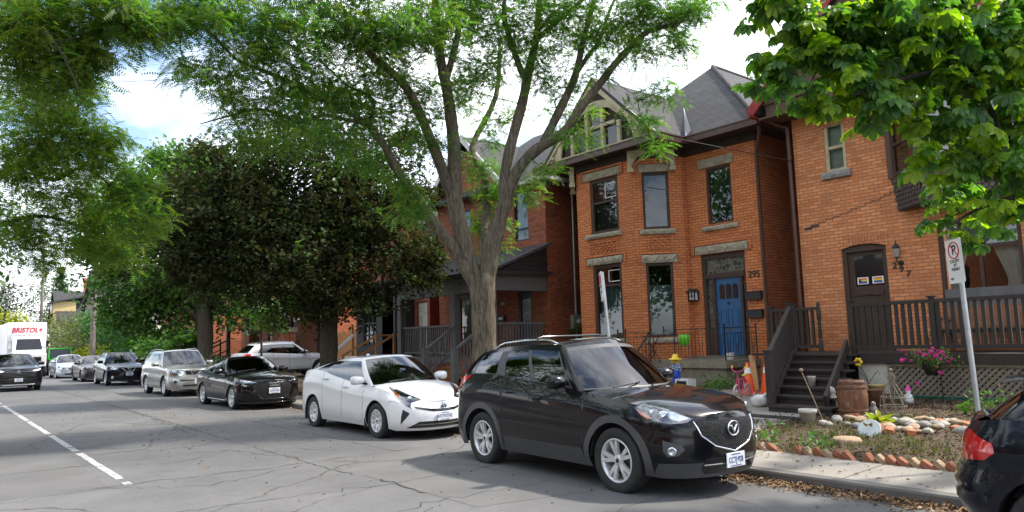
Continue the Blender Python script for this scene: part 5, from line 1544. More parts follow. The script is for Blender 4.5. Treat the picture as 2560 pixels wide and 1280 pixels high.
# stone porch with iron railings
m = MB(); m.box(-13.05, 15.55, .2, -10.75, 17.0, .98); m.box(-13.12, 15.45, .80, -10.68, 17.0, .985)
for i, (a, b) in enumerate(((-13.05, -12.45), (-12.43, -11.75), (-11.73, -10.76))): m.box(a, 15.535, .30, b, 15.56, .79)
m.box(-12.45, 16.35, .985, -10.95, 17.0, 1.06)
m.box(-14.2, 15.5, .2, -13.1, 15.8, .55)
po = m.build('stone_porch', [M_CONCRETE], None); tag(po, 'worn concrete porch slab with block sides below the blue door', 'porch')
def iron_rail(name, label, pts, hh, step=.11, scroll=True, posts=(), floor=None, group=None):
    """wrought iron railing: two rails, bars, little scrolls under the top rail"""
    mb = MB(); P0 = [Vector(p) for p in pts]
    for i in range(len(P0) - 1):
        a, b = P0[i], P0[i + 1]; L = (b - a).length; n = max(2, int(L / step)); t = (b - a).normalized()
        mb.beam(a + Vector((0, 0, hh)), b + Vector((0, 0, hh)), .035, .016); mb.beam(a + Vector((0, 0, .10)), b + Vector((0, 0, .10)), .025, .012); mb.beam(a + Vector((0, 0, hh - .14)), b + Vector((0, 0, hh - .14)), .016, .010)
        for k in range(n + 1):
            p = a.lerp(b, k / n); mb.tube([p + Vector((0, 0, .08)), p + Vector((0, 0, hh - (.14 if k % n else 0)))], .0075, 4)
            if scroll and k < n and k % 2 == 0:
                c = a.lerp(b, (k + .5) / n) + Vector((0, 0, hh - .075))
                mb.tube([c + t * (.055 * math.cos(q)) + Vector((0, 0, .055 * math.sin(q))) for q in [2 * math.pi * j / 10 for j in range(11)]], .006, 4)
            if scroll and k < n and k % 3 == 1:
                c = a.lerp(b, (k + .5) / n) + Vector((0, 0, hh * .38))
                for s_ in (-1, 1):
                    mb.tube([c + t * (s_ * .02) + Vector((0, 0, -.12)), c + t * (s_ * .05) + Vector((0, 0, -.05)), c + t * (s_ * .015) + Vector((0, 0, .0)), c + t * (s_ * .05) + Vector((0, 0, .06)), c + t * (s_ * .02) + Vector((0, 0, .12))], .006, 4)
        for p in (a, b): mb.tube([p, p + Vector((0, 0, hh + .06))], .017, 6); mb.ball(p + Vector((0, 0, hh + .08)), .026, 0, 8)
    o = mb.build(name, [M_IRON], None)
    return tag(o, label, 'railing', group)
iron_rail('iron_railing', 'black scrolled iron railing along the porch front before the blue door', [(-12.28, 15.5, .985), (-10.72, 15.5, .985), (-10.72, 16.9, .985)], .82, group='iron railings on the stone porch')
iron_rail('iron_railing', 'black scrolled iron railing round the bistro table left of the blue door', [(-14.15, 15.35, .93), (-13.55, 15.0, .93), (-12.9, 15.25, .93)], .82, group='iron railings on the stone porch')
m = MB(); m.beam((-12.95, 15.3, 1.75), (-12.65, 14.2, 1.05), .05, .03); m.beam((-12.75, 15.3, 1.25), (-12.45, 14.2, .55), .03, .02)
for k in range(6):
    t = k / 5; m.tube([(-12.93 + .27 * t, 15.22 - 1.0 * t, .98 - .66 * t), (-12.93 + .27 * t, 15.22 - 1.0 * t, 1.72 - .66 * t)], .010, 4)
tag(m.build('iron_handrail', [M_IRON], None), 'sloping iron stair handrail running down from the stone porch', 'handrail')
t_ = thing('bistro_table', 'small black metal table behind the scrolled railing, left of the blue door', 'table', (-12.95, 15.42, .93))
m = MB(); m.lathe([(0, .70), (.30, .70), (.30, .72), (0, .72)], (-12.95, 15.42, .93), (0, 0, 1), 18); m.build('tabletop', [M_IRON], t_)
for a in range(3):
    m = MB(); q = 2.1 * a; m.tube([(-12.95 + .25 * math.cos(q), 15.42 + .25 * math.sin(q), .93), (-12.95, 15.42, 1.3), (-12.95 + .2 * math.cos(q), 15.42 + .2 * math.sin(q), 1.63)], .012, 5); m.build('leg', [M_IRON], t_)
m = MB(); m.lathe([(.05, 0), (.13, .06), (.15, .22), (.13, .30), (.11, .30), (.11, .04)], (-12.15, 15.75, 1.36), (0, 0, 1), 14); 
tag(m.build('plastic_planter', [M_LIME], None), 'bright lime green plastic pot behind the iron railing', 'pot')
m = MB(); m.lathe([(.08, 0), (.10, .18), (.105, .18), (.09, .01)], (-10.92, 16.0, .985), (0, 0, 1), 12); tag(m.build('bucket', [M_OFFWHITE], None), 'small off-white bucket at the right end of the stone porch', 'bucket')
m = MB(); m.beam((-9.80, 15.2, 1.13), (-9.45, 14.75, .36), .13, .03); tag(m.build('timber_plank', [M_CEDAR], None), 'yellow timber plank leaning behind the two traffic cones', 'plank')
# ================= number 297: buff-orange brick under a big dark-red gable, timber porch
h = thing('gabled_brick_house', 'patched buff-orange brick house with dark red gable edges and shingled oriel, number 297', 'house', (-6.7, 16.7, .35))
H7 = PL((-9.2, 16.7), (1, 0)); H7L = PL((-9.2, 27), (0, -1)); H7R = PL((-4.15, 16.7), (0, 1))
holes = [(.79, 1.30, 5.42, 6.62), (1.00, 2.02, 1.2, 3.62), (3.10, 4.62, 2.15, 3.90)]
mb = MB(); H7.wall(mb, 0, 5.05, .2, 7.0, holes); mb.build('brick_front', [M_BR297], h)
side_walls(h, M_BR297, (H7L, 10.3, 7.0), (H7R, 10.3, 7.0))
for (u0, u1, z, r) in ((.93, 2.08, 3.62, .10), (.74, 1.35, 6.60, .07)):   # gauged brick arches
    n = 16; mb = MB()
    for k in range(n):
        a, b = lerp(u0, u1, k / n) + .004, lerp(u0, u1, (k + 1) / n) - .004
        f = lambda u: z + r * (1 - ((u - (u0 + u1) / 2) / ((u1 - u0) / 2)) ** 2)
        mb.prism([H7(a, f(a) - .10, -.05), H7(b, f(b) - .10, -.05), H7(b, f(b) + .20, -.05), H7(a, f(a) + .20, -.05)], H7.n * .065)
    mb.build('brick_arch', [M_BR297], h)
mb = MB(); rng = random.Random(5); u, z = .18, 4.17   # stepped settlement crack and a patch of lost mortar
while u < 2.3:
    du = rng.uniform(.08, .2); H7.slab(mb, u, u + du, z, z + .016, .0, .004); u += du; H7.slab(mb, u, u + .012, z, z + .078, .0, .004); z += .04
    if u < .6: H7.slab(mb, u - .2, u, z - .1, z - .03, 0, .003)
mb.build('wall_crack', [plain('crack_shadow', (.07, .045, .035), .95, var=.4)], h)
window(h, H7, .79, 1.30, 5.42, 6.62, M_CREAM, bars=(6.02,), inner=M_WCURTAIN, inner_z=(5.45, 6.6), fw_=.08)
stone_block(h, H7, 'stone_sill', .70, 1.40, 5.26, 5.42, .09, M_GREYSTONE)
w = window(h, H7, 3.10, 4.62, 2.15, 3.90, M_TRIM, bars=(3.30,), fw_=.08, vbars=(3.86,))
m = MB()   # parted curtains
for a, b in ((3.2, 3.62), (4.5, 4.02)):
    rows = []
    for k in range(9):
        z = lerp(3.28, 2.35, k / 8); s_ = .5 + .5 * abs(k / 8 - .75) ** 1.2 * 1.3
        rows.append([H7(lerp(a, lerp(a, b, min(1, s_)), j / 10), z, -.2 - .02 * math.sin(j * 2.2)) for j in range(11)])
    m.grid(rows, 0, True)
for k in range(20): H7.slab(m, 3.2, 4.5, 3.36 + k * .024, 3.376 + k * .024, -.19, -.18)
m.build('curtain', [M_WCURTAIN], w)
# front door
d = MB(); H7.slab(d, 1.00, 1.10, 1.28, 3.62, -.16, -.04); H7.slab(d, 1.94, 2.02, 1.28, 3.62, -.16, -.04); H7.slab(d, 1.10, 1.94, 3.46, 3.62, -.16, -.04); H7.slab(d, .96, 2.06, 1.12, 1.28, -.02, .10)
d.build('door_frame', [M_TRIM], h)
d = MB(); H7.slab(d, 1.10, 1.94, 1.28, 3.46, -.16, -.11)
for a, b, c, e in ((1.20, 1.48, 1.5, 2.3), (1.56, 1.84, 1.5, 2.3)): H7.slab(d, a, b, c, e, -.11, -.095)
H7.slab(d, 1.18, 1.86, 2.44, 2.56, -.11, -.085); H7.slab(d, 1.40, 1.60, 2.47, 2.51, -.085, -.07)
door = d.build('door', [M_DOORWOOD], h)
d = MB(); H7.slab(d, 1.24, 1.88, 2.66, 3.36, -.112, -.106); d.build('door_glass', [M_BLACKGL], door)
cols = [(.55, .03, .03), (.75, .25, .02), (.75, .6, .03), (.03, .28, .06), (.03, .08, .40), (.22, .03, .28)]
for i, (a, b) in enumerate(((1.28, 1.53), (1.62, 1.87))):
    d = MB(); H7.slab(d, a, b, 2.70, 2.86, -.106, -.103); c_ = d.build('window_sticker', [M_WHITEP], door)
    for k, cc in enumerate(cols):
        d = MB(); H7.slab(d, a + .03, b - .03, 2.835 - .02 * (k + 1), 2.835 - .02 * k, -.103, -.1015); d.build('rainbow_stripe', [plain('flag_%d' % k, cc, .6, var=.03)], c_)
    if i == 0:
        d = MB(); d.prism([H7(a + .03, 2.715, -.1014), H7(a + .10, 2.775, -.1014), H7(a + .03, 2.835, -.1014)], H7.n * .001); d.build('chevron', [M_BLACKTXT], c_)
for t_, u, z in (('2', 2.18, 3.05), ('9', 2.32, 2.96), ('7', 2.46, 2.85)):
    text_mesh('house_number', t_, .20, M_BLACKTXT, h, frame(H7(u, z, .004) - worg(h), (1, 0, -.1), (0, 0, 1)), .010, bold=.004)
lt = thing('wall_lantern', 'black Victorian wall lantern above the stepped numbers 297', 'lamp', H7(2.30, 3.1, .05))
m = MB(); m.lathe([(.05, 0), (.055, .02), (.03, .05)], H7(2.33, 3.10, 0), H7.n, 12); m.tube([H7(2.33, 3.10, .04), H7(2.33, 3.06, .12), H7(2.30, 3.14, .17), H7(2.30, 3.20, .15)], .016, 6)
m.lathe([(.02, .0), (.045, .02), (.075, .22), (.09, .23), (.085, .25), (.03, .32), (.012, .34), (.018, .37), (0, .40)], H7(2.30, 3.20, .15), (0, 0, 1), 6, 0, False)
m.build('lantern_body', [M_BLACKP], lt)
m = MB(); m.lathe([(.05, .03), (.076, .21)], H7(2.30, 3.20, .152), (0, 0, 1), 6, 0, False); m.build('lantern_pane', [plain('lamp_glass', (.25, .24, .2), .15, var=.1)], lt)
# shingled oriel
m = MB(); ob = [(2.30, 0), (3.15, .72), (4.75, .72), (5.05, .45), (5.05, 0)]
def orp(z, k=1.0): return [H7(2.30 + (u - 2.30) if k == 1 else lerp(3.6, u, k), z, o * k) for u, o in ob]
def band(mb_, z0, z1, k0=1.0, k1=1.0, m_=0):
    a, b = orp(z0, k0), orp(z1, k1)
    for i in range(len(a) - 1): mb_.quad(a[i], a[i + 1], b[i + 1], b[i], m_)
band(m, 4.95, 5.02, 1.03, 1.03); band(m, 6.55, 7.0)
for u, o in ob[:4]: m.beam(H7(u, 5.0, o), H7(u, 6.6, o), .14, .14)
m.poly(orp(5.02, 1.03)); m.poly(orp(4.95, 1.03)[::-1]); m.build('oriel_frame', [M_TRIM2], h)
m = MB(); z = 4.28; k = 0
m.poly(orp(4.25, .93)[::-1]); band(m, 4.25, 4.95, .93, 1.0)
while z < 4.9:     # rows of round-ended shingles
    kk = lerp(.935, 1.0, (z - 4.25) / .7); P = orp(z + .12, kk + .02)
    for i in range(len(P) - 1):
        a, b = P[i], P[i + 1]; t = (b - a); L = t.length; t = t / L; nn = Vector((t.y, -t.x, 0)); s_ = (k % 2) * .06
        while s_ < L - .05:
            c = a + t * (s_ + .055)
            q = [c + t * (.05 * math.cos(w_)) + Vector((0, 0, -.09 + .05 * math.sin(w_))) + nn * .025 for w_ in [math.pi + math.pi * j / 6 for j in range(7)]] + [c + t * .05 + nn * .006, c - t * .05 + nn * .006]
            m.poly(q); s_ += .115
    z += .10; k += 1
m.build('shingle_skirt', [wood('dark_shingle_wood', (.085, .065, .055), (9, 9, 9))], h)
for i, (a, b) in enumerate(((0, 1), (1, 2), (2, 3))):
    (u0, o0), (u1, o1) = ob[a], ob[b]; p0, p1 = H7(u0, 0, o0), H7(u1, 0, o1); L = (p1 - p0).length
    Pw = PL((p0.x, p0.y), ((p1 - p0).x, (p1 - p0).y))
    n = 2 if i == 1 else 1
    for k in range(n): window(h, Pw, .08 + k * (L - .08) / n, (k + 1) * (L - .08) / n, 5.02, 6.55, M_TRIM, bars=(5.72,), fw_=.07, dep=.03, inner=M_WCURTAIN if i else None, inner_z=(5.1, 6.5))
# gable: boarded pediment, deep soffit, red rakes, roof
GL7, GR7, GX7, GZ7, GE7, GY7 = -9.80, -3.66, -6.73, 10.2, 7.16, 15.85
Gq = PL((GL7, GY7 + .12), (1, 0))
m = MB(); m.poly([Gq(.35, 6.95), Gq(5.8, 6.95), Gq(5.8, 7.3), Gq(3.07, 9.95), Gq(.35, 7.3)]); 
for zz in (7.25, 7.95, 8.6): Gq.slab(m, .3 + max(0, zz - 7.3), 5.84 - max(0, zz - 7.3), zz, zz + .14, .0, .05)
for uu in (1.6, 2.3, 3.07, 3.8, 4.5): Gq.slab(m, uu - .06, uu + .06, 7.4, 9.9 - abs(uu - 3.07) - .2, .0, .04)
m.box(GL7 + .15, GY7 + .10, 6.92, GR7 - .15, 16.8, 6.97); m.box(GL7 + .15, 16.7, 6.92, -9.15, 27, 6.97); m.build('gable_timber', [M_TRIM2], h)
m = MB(); roof_poly(m, [(GL7, GY7, GE7), (GX7, GY7, GZ7), (GX7, 27, GZ7), (GL7, 27, GE7)]); roof_poly(m, [(GX7, GY7, GZ7), (GR7, GY7, GE7), (GR7, 27, GE7), (GX7, 27, GZ7)]); m.build('roof', [M_SHINGLE_D], h)
m = MB(); m.beam((GL7, GY7 - .03, GE7 - .05), (GX7, GY7 - .03, GZ7 - .05), .06, .24, upv=(0, 0, 1)); m.beam((GX7, GY7 - .03, GZ7 - .05), (GR7, GY7 - .03, GE7 - .05), .06, .24); m.beam((GL7 - .04, GY7, GE7 - .06), (GL7 - .04, 27, GE7 - .06), .10, .14)
m.build('rake_board', [M_REDP], h)
downpipe(h, [(-9.62, 16.2, 7.0), (-9.5, 16.5, 6.85), (-9.28, 16.62, 6.75), (-9.28, 16.62, .4)], .055)
# porch: deck, lattice, railings, stairs
po = thing('timber_porch', 'dark stained timber porch with slatted railing, lattice skirt and plank stairs', 'porch', (-6.5, 15.0, .33))
m = MB(); m.box(-8.62, 14.98, 1.13, -3.3, 16.66, 1.18); m.box(-8.62, 14.96, .99, -3.3, 15.02, 1.13); m.box(-9.72, 15.1, 1.13, -8.62, 16.66, 1.18)
y = 14.98
m.build('deck', [M_DECK], po)
def slat_rail(name, a, b, z0, z1, par, step=.125, mat=None, post=.09, posts=(0, 1), bw=.045, cap=True):
    a, b = Vector(a), Vector(b); m = MB(); t = (b - a); L = Vector((t.x, t.y, 0)).length
    up_ = Vector((0, 0, 1))
    m.beam(a + up_ * z1, b + up_ * z1, .085, .07); m.beam(a + up_ * z0, b + up_ * z0, .06, .075)
    n = int(L / step)
    for k in range(1, n):
        p = a.lerp(b, k / n); m.beam(p + up_ * (z0 + .04), p + up_ * (z1 - .035), bw, bw * .8, upv=(0, 1, 0))
    for k in posts:
        p = a.lerp(b, k); m.beam(p + up_ * (z0 - .14), p + up_ * (z1 + .07), post, post, upv=(0, 1, 0))
        if cap: m.beam(p + up_ * (z1 + .07), p + up_ * (z1 + .10), post + .05, post + .05, upv=(0, 1, 0))
    return m.build(name, [mat or M_DECK], par)
slat_rail('front_railing', (-7.25, 15.0, 1.18), (-3.3, 15.0, 1.18), .13, 1.0, po, posts=(0, .395, 1), bw=.06)
slat_rail('side_railing', (-9.66, 15.95, 1.18), (-8.50, 15.95, 1.18), .13, 1.0, po, posts=(0, .5), bw=.06)
m = MB(); m.lathe([(.05, 0), (.05, .25), (.03, .28), (.045, .36), (.035, .55), (.045, .66), (.03, .70), (.05, .74), (.05, .98), (.03, 1.02), (.045, 1.07), (.03, 1.13), (0, 1.15)], (-8.47, 15.95, 1.18), (0, 0, 1), 12); m.build('turned_post', [M_DECK], po)
NS = 7; sz0, sz1, sy0, sy1 = .21, 1.18, 12.15, 14.95
for k in range(NS):
    z = lerp(sz0, sz1, (k + 1) / NS); y0 = lerp(sy0, sy1, k / NS); y1 = lerp(sy0, sy1, (k + 1) / NS)
    xl, xr = -7.55 - (y0 - 12.15) * .37, -6.35 - (y0 - 12.15) * .32
    m = MB(); m.box(xl, y0 - .03, z - .04, xr, y1 + .01, z); m.box(xl, y0, z - .16, xr, y0 + .02, z - .042); m.build('stair_tread', [M_DECK], po)
slat_rail('stair_railing', (-7.52, 12.2, .22), (-8.60, 14.95, 1.18), .26, 1.03, po, posts=(0, 1), bw=.05, post=.11)
m = MB(); m.beam((-6.55, 12.35, .42), (-7.35, 14.9, 1.36), .06, .26); m.beam((-7.5, 12.2, .30), (-8.55, 14.95, 1.16), .05, .24); m.build('stringer', [M_DECK], po)
m = MB(); m.box(-7.22, 15.03, .38, -6.62, 15.06, .99); m.build('white_panel', [M_OFFWHITE], po)
m = MB(); m.box(-6.62, 15.0, .33, -6.55, 15.06, .99); m.box(-6.55, 15.0, .93, -3.3, 15.05, .99)
m.build('lattice_frame', [M_LATT], po)
m = MB(); x0, x1, z0, z1 = -6.55, -3.3, .36, .93
for dr in (1, -1):
    c = x0 - .6
    while c < x1 + .6:
        xa, za, xb, zb = (c, z0, c + (z1 - z0), z1) if dr > 0 else (c, z1, c + (z1 - z0), z0)
        if xb > x0 and xa < x1:
            t0 = max(0, (x0 - xa) / (xb - xa)); t1 = min(1, (x1 - xa) / (xb - xa))
            m.beam((lerp(xa, xb, t0), 15.035 - .008 * dr, lerp(za, zb, t0)), (lerp(xa, xb, t1), 15.035 - .008 * dr, lerp(za, zb, t1)), 0.006, .052, upv=(0, 0, 1))
        c += .118
m.build('lattice', [M_LATT], po)
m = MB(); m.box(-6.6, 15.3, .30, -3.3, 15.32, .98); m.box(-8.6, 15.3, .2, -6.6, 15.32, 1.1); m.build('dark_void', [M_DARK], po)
m = MB(); m.beam((-6.6, 14.93, .33), (-3.3, 14.93, .33), .05, .10); tag(m.build('green_board', [M_GREENP], None), 'long green painted board lying along the foot of the lattice', 'board')
# things on the porch
bn = thing('porch_bench', 'dark wooden bench with reddish back behind the porch railing', 'bench', (-4.9, 16.1, 1.18))
m = MB(); m.box(-5.9, 15.7, 1.55, -4.1, 16.3, 1.63); m.build('seat', [M_DECK], bn)
m = MB(); m.box(-5.9, 16.28, 1.65, -4.1, 16.33, 2.08); m.build('backrest', [M_STEPS], bn)
for x in (-5.88, -4.18):
    m = MB(); m.box(x, 15.72, 1.18, x + .07, 15.79, 1.85); m.box(x, 16.22, 1.18, x + .07, 16.29, 1.85); m.box(x, 15.72, 1.82, x + .07, 16.29, 1.87); m.build('arm_frame', [M_STEPS], bn)
m = MB(); m.box(-6.0, 16.55, 1.9, -4.3, 16.62, 2.45); 
for x in (-5.45, -4.85): m.box(x, 16.53, 1.9, x + .05, 16.55, 2.45)
tag(m.build('plastic_wrapped_sash', [M_GREYP], None), 'spare grey window sash leaning below the large curtained window', 'window sash')

# ================= number 293: dark red brick, grey porch with shingled lean-to roof
h = thing('dark_brick_house', 'dark red brick house with grey covered porch, left of the orange brick house', 'house', (-21.2, 16.2, .35))
H3 = PL((-24.6, 16.2), (1, 0)); H3R = PL((-18.0, 16.2), (0, 1)); H3L = PL((-24.6, 26.2), (0, -1))
mb = MB(); H3.wall(mb, 0, 6.6, .2, 7.05, [(4.92, 5.70, 5.08, 6.86), (5.02, 5.75, 1.15, 3.32), (1.35, 2.35, 1.6, 3.4), (1.4, 2.3, 5.0, 6.7)])
mb.build('brick_front', [M_BR293], h)
side_walls(h, M_BR293, (H3R, 10, 7.05), (H3L, 10, 7.05))
mb = MB(); mb.poly([H3(.1, 7.05, .02), H3(4.6, 7.05, .02), H3(2.35, 9.2, .02)]); mb.build('brick_gable', [M_BR293], h)
window(h, H3, 4.92, 5.70, 5.08, 6.86, M_BLACKP, bars=(5.5,), inner=M_WCURTAIN, inner_z=(5.1, 6.8), fw_=.05)
window(h, H3, 1.4, 2.3, 5.0, 6.7, M_BLACKP, bars=(5.9,), inner=M_WCURTAIN, inner_z=(5.1, 6.6))
window(h, H3, 1.35, 2.35, 1.6, 3.4, M_BLACKP, inner=M_WCURTAIN, inner_z=(1.65, 3.38))
m = MB(); H3.slab(m, 5.02, 5.10, 1.15, 3.32, -.14, -.04); H3.slab(m, 5.67, 5.75, 1.15, 3.32, -.14, -.04); H3.slab(m, 5.10, 5.67, 3.2, 3.32, -.14, -.04); m.build('door_frame', [M_BLACKP], h)
m = MB(); H3.slab(m, 5.10, 5.67, 1.15, 3.2, -.14, -.09); dr = m.build('door', [M_BLUE2], h)
m = MB(); H3.slab(m, 5.18, 5.60, 2.2, 3.1, -.09, -.085); m.build('door_glass', [M_BLACKGL], dr)
m = MB(); H3.slab(m, 4.0, 4.32, 2.86, 3.0, 0, .02); pq = m.build('number_plaque', [M_GREYP], h)
text_mesh('plaque_number', '293', .11, M_WHITEP, pq, frame(H3(4.16, 2.93, .022) - worg(h), (1, 0, 0), (0, 0, 1)), .003)
m = MB(); H3.slab(m, 3.94, 4.32, 2.28, 2.52, 0, .12); lb = m.build('wall_letterbox', [M_BLACKP], h)
m = MB(); H3.slab(m, 4.03, 4.24, 2.36, 2.44, .12, .124); m.build('letterbox_label', [M_WHITEP], lb)
m = MB(); Z3 = 7.1
roof_poly(m, [(-25.0, 15.8, Z3), (-17.6, 15.8, Z3), (-20.6, 19.2, 9.9), (-21.9, 19.2, 9.9)]); roof_poly(m, [(-17.6, 15.8, Z3), (-17.6, 26.5, Z3), (-20.6, 25, 9.9), (-20.6, 19.2, 9.9)]); roof_poly(m, [(-25, 26.5, Z3), (-25, 15.8, Z3), (-21.9, 19.2, 9.9), (-21.9, 25, 9.9)])
roof_poly(m, [(-24.9, 15.75, Z3 - .05), (-22.25, 15.75, 9.5), (-22.25, 20, 9.5), (-24.9, 18, Z3 - .05)]); roof_poly(m, [(-22.25, 15.75, 9.5), (-19.6, 15.75, Z3 - .05), (-19.6, 17, Z3 - .05), (-22.25, 20, 9.5)])
ro = m.build('roof', [M_SHINGLE], h)
m = MB(); m.beam((-24.9, 15.72, Z3 - .1), (-22.25, 15.72, 9.45), .05, .2); m.beam((-22.25, 15.72, 9.45), (-19.6, 15.72, Z3 - .1), .05, .2); m.beam((-19.6, 15.78, Z3 - .08), (-17.55, 15.78, Z3 - .08), .12, .16); m.beam((-17.55, 15.8, Z3 - .08), (-17.55, 26, Z3 - .08), .12, .16)
m.build('fascia', [plain('grey_white_fascia', (.45, .45, .44), .6, var=.1)], h)
m = MB(); m.box(-18.05, 15.85, Z3 - .24, -17.62, 26, Z3 - .2); m.build('soffit', [M_GREYP], h)
m = MB(); m.box(-18.02, 17.20, 1.95, -17.84, 17.55, 2.42); mt = m.build('electric_meter', [M_GREYMETAL], h)
m = MB(); m.lathe([(0, .12), (.07, .12), (.085, .06), (.095, .0)], (-17.84, 17.42, 2.18), (1, 0, 0), 16); m.build('meter_dial', [M_GREYMETAL], mt)
m = MB(); m.tube([(-17.9, 17.36, 2.42), (-17.9, 17.40, 6.55)], .035, 8); m.tube([(-17.9, 17.40, 6.5), (-17.9, 17.40, 6.62)], .055, 8); m.tube([(-17.9, 17.36, 1.95), (-17.9, 17.36, .4)], .03, 8); m.build('service_mast', [M_GALV], h)
m = MB(); m.tube([(-17.75, 18.35, 6.9), (-17.75, 18.3, .4)], .018, 6)
for k in range(11): m.tube([(-17.98, 18.33, 6.4 - k * .55), (-17.72, 18.33, 6.4 - k * .55)], .02, 5)
m.build('vent_pipe', [M_GALV], h)
# porch of 293
po = thing('grey_porch', 'grey painted porch with dark shingled lean-to roof and slatted rails, behind the big forked tree', 'porch', (-21, 14.0, .3))
m = MB(); m.box(-23.9, 13.9, 1.02, -18.05, 16.19, 1.12); m.box(-23.9, 13.86, .9, -18.05, 13.9, 1.12); m.build('deck', [M_GREYP], po)
m = MB(); m.box(-23.85, 13.98, .2, -18.1, 14.0, .98); m.box(-18.1, 13.98, .2, -18.08, 16.1, .98); m.build('brick_base', [M_BR293], po)
m = MB(); roof_poly(m, [(-24.35, 13.6, 3.82), (-17.75, 13.6, 3.82), (-17.75, 16.2, 4.85), (-24.35, 16.2, 4.85)], .08); m.build('porch_roof', [M_SHINGLE_D], po)
m = MB(); m.prism([(-18.02, 13.8, 3.72), (-18.02, 16.18, 3.72), (-18.02, 16.18, 4.72)], (.06, 0, 0)); 
for k in range(6): m.box(-17.97, 13.9 + k * .38, 3.74 + k * .16, -17.94, 16.18, 3.76 + k * .16)
m.beam((-24.35, 13.55, 3.76), (-17.7, 13.55, 3.76), .12, .14); m.beam((-17.74, 13.55, 3.76), (-17.74, 16.18, 3.80), .12, .12); m.build('porch_fascia', [M_BLACKP], po)
m = MB(); m.box(-23.9, 13.84, 3.22, -18.0, 14.04, 3.70); m.box(-18.2, 14.04, 3.22, -18.0, 16.18, 3.70); m.box(-24.2, 13.65, 3.70, -17.8, 16.15, 3.74); m.build('porch_beam', [M_GREYP], po)
for x in (-23.75, -20.2, -18.2):
    m = MB(); m.box(x - .13, 13.82, 1.12, x + .13, 14.06, 3.22); m.build('porch_post', [M_GREYP], po)
slat_rail('front_railing', (-23.6, 13.94, 1.12), (-20.35, 13.94, 1.12), .14, 1.05, po, mat=M_GREYP, posts=(), bw=.04)
slat_rail('side_railing', (-18.12, 14.1, 1.12), (-18.12, 16.1, 1.12), .14, 1.05, po, mat=M_GREYP, posts=(), bw=.04)
slat_rail('side_railing', (-23.78, 14.1, 1.12), (-23.78, 16.1, 1.12), .14, 1.05, po, mat=M_GREYP, posts=(), bw=.04)
for x in (-20.15, -18.45):
    slat_rail('stair_railing', (x + .02, 12.65, .35), (x, 13.86, 1.12), .22, 1.02, po, mat=M_GREYP, posts=(0,), bw=.04, post=.17, step=.115)
for k in range(6):
    m = MB(); z = lerp(.26, 1.10, (k + 1) / 6); y = lerp(12.6, 13.9, k / 6); m.box(-20.05, y - .03, z - .04, -18.5, y + .24, z); m.box(-20.05, y, .2, -18.5, y + .02, z - .042); m.build('stair_tread', [M_STEPS], po)
m = MB()
rc = thing('rocking_chair', 'brown wooden rocking chair in the shade of the grey porch', 'chair', (-19.6, 15.4, 1.12))
m.box(-19.85, 15.2, 1.55, -19.35, 15.65, 1.60); m.build('seat', [M_STEPS], rc)
m = MB(); m.beam((-19.8, 15.62, 1.6), (-19.8, 15.85, 2.3), .05, .04); m.beam((-19.4, 15.62, 1.6), (-19.4, 15.85, 2.3), .05, .04)
for k in range(4): m.beam((-19.8, 15.68 + .05 * k, 1.75 + .15 * k), (-19.4, 15.68 + .05 * k, 1.75 + .15 * k), .02, .08)
m.build('backrest', [M_STEPS], rc)
for x in (-19.8, -19.4):
    m = MB(); m.tube([(x, 15.0 + .14 * k, 1.14 + .03 * (k - 3) ** 2 * .25) for k in range(7)], .018, 5); m.tube([(x, 15.22, 1.16), (x, 15.22, 1.8), (x, 15.7, 1.82)], .018, 5); m.tube([(x, 15.62, 1.16), (x, 15.62, 1.6)], .018, 5); m.build('rocker', [M_STEPS], rc)
# ================= number 291: black bay, wood steps, painted brick
h = thing('black_bay_house', 'brick house with black-painted bay and tall leaded arched window beside timber steps', 'house', (-27.5, 15.5, .35))
H1 = PL((-30, 16.0), (1, 0)); H1R = PL((-25.0, 16.0), (0, 1)); H1L = PL((-30, 26), (0, -1))
mb = MB(); H1.wall(mb, 0, 5, .2, 6.2, [(4.0, 4.8, 1.2, 3.3)]); H1L.wall(mb, 0, 10, .2, 6.2); mb.poly([H1(0, 6.2), H1(5, 6.2), H1(2.5, 8.5)]); mb.build('brick_wall', [M_BR293], h)
mb = MB(); H1R.wall(mb, 0, 10, .2, 6.2); mb.build('painted_side_wall', [M_BRRED], h)
m = MB(); roof_poly(m, [(-30.4, 15.6, 5.95), (-27.5, 15.6, 8.65), (-27.5, 26.3, 8.65), (-30.4, 26.3, 5.95)]); roof_poly(m, [(-27.5, 15.6, 8.65), (-24.6, 15.6, 5.95), (-24.6, 26.3, 5.95), (-27.5, 26.3, 8.65)]); m.build('roof', [M_SHINGLE], h)
B1 = PL((-29.6, 15.05), (1, 0)); B1R = PL((-26.35, 15.05), (0, 1)); B1L = PL((-29.6, 16), (0, -1))
mb = MB(); B1.wall(mb, 0, 2.35, .3, 4.2, [(.65, 1.85, 1.5, 3.65)]); mb.box(-26.35, 15.07, .3, -26.2, 16, 4.2); B1L.wall(mb, 0, .95, .3, 4.2); mb.box(-29.7, 14.95, 4.0, -26.1, 16, 4.25); mb.box(-27.25, 15.6, .3, -26.35, 15.65, 4.2); mb.build('black_bay', [M_BLACKP], h)
w = window(h, B1, .65, 1.85, 1.5, 3.65, M_BLACKP, vbars=(1.05, 1.45), bars=(2.0, 2.5, 3.0), inner=M_CURTAIN, inner_z=(1.5, 3.0))
m = MB(); m.prism([B1(1.25 + .52 * math.cos(a), 3.02 + .5 * math.sin(a), -.06) for a in [math.pi * k / 12 for k in range(13)]], B1.n * .01); m.build('arched_light', [M_WCURTAIN], w)
m = MB(); H1.slab(m, 4.05, 4.75, 1.2, 3.25, -.12, -.06); m.build('door', [M_OFFWHITE], h)
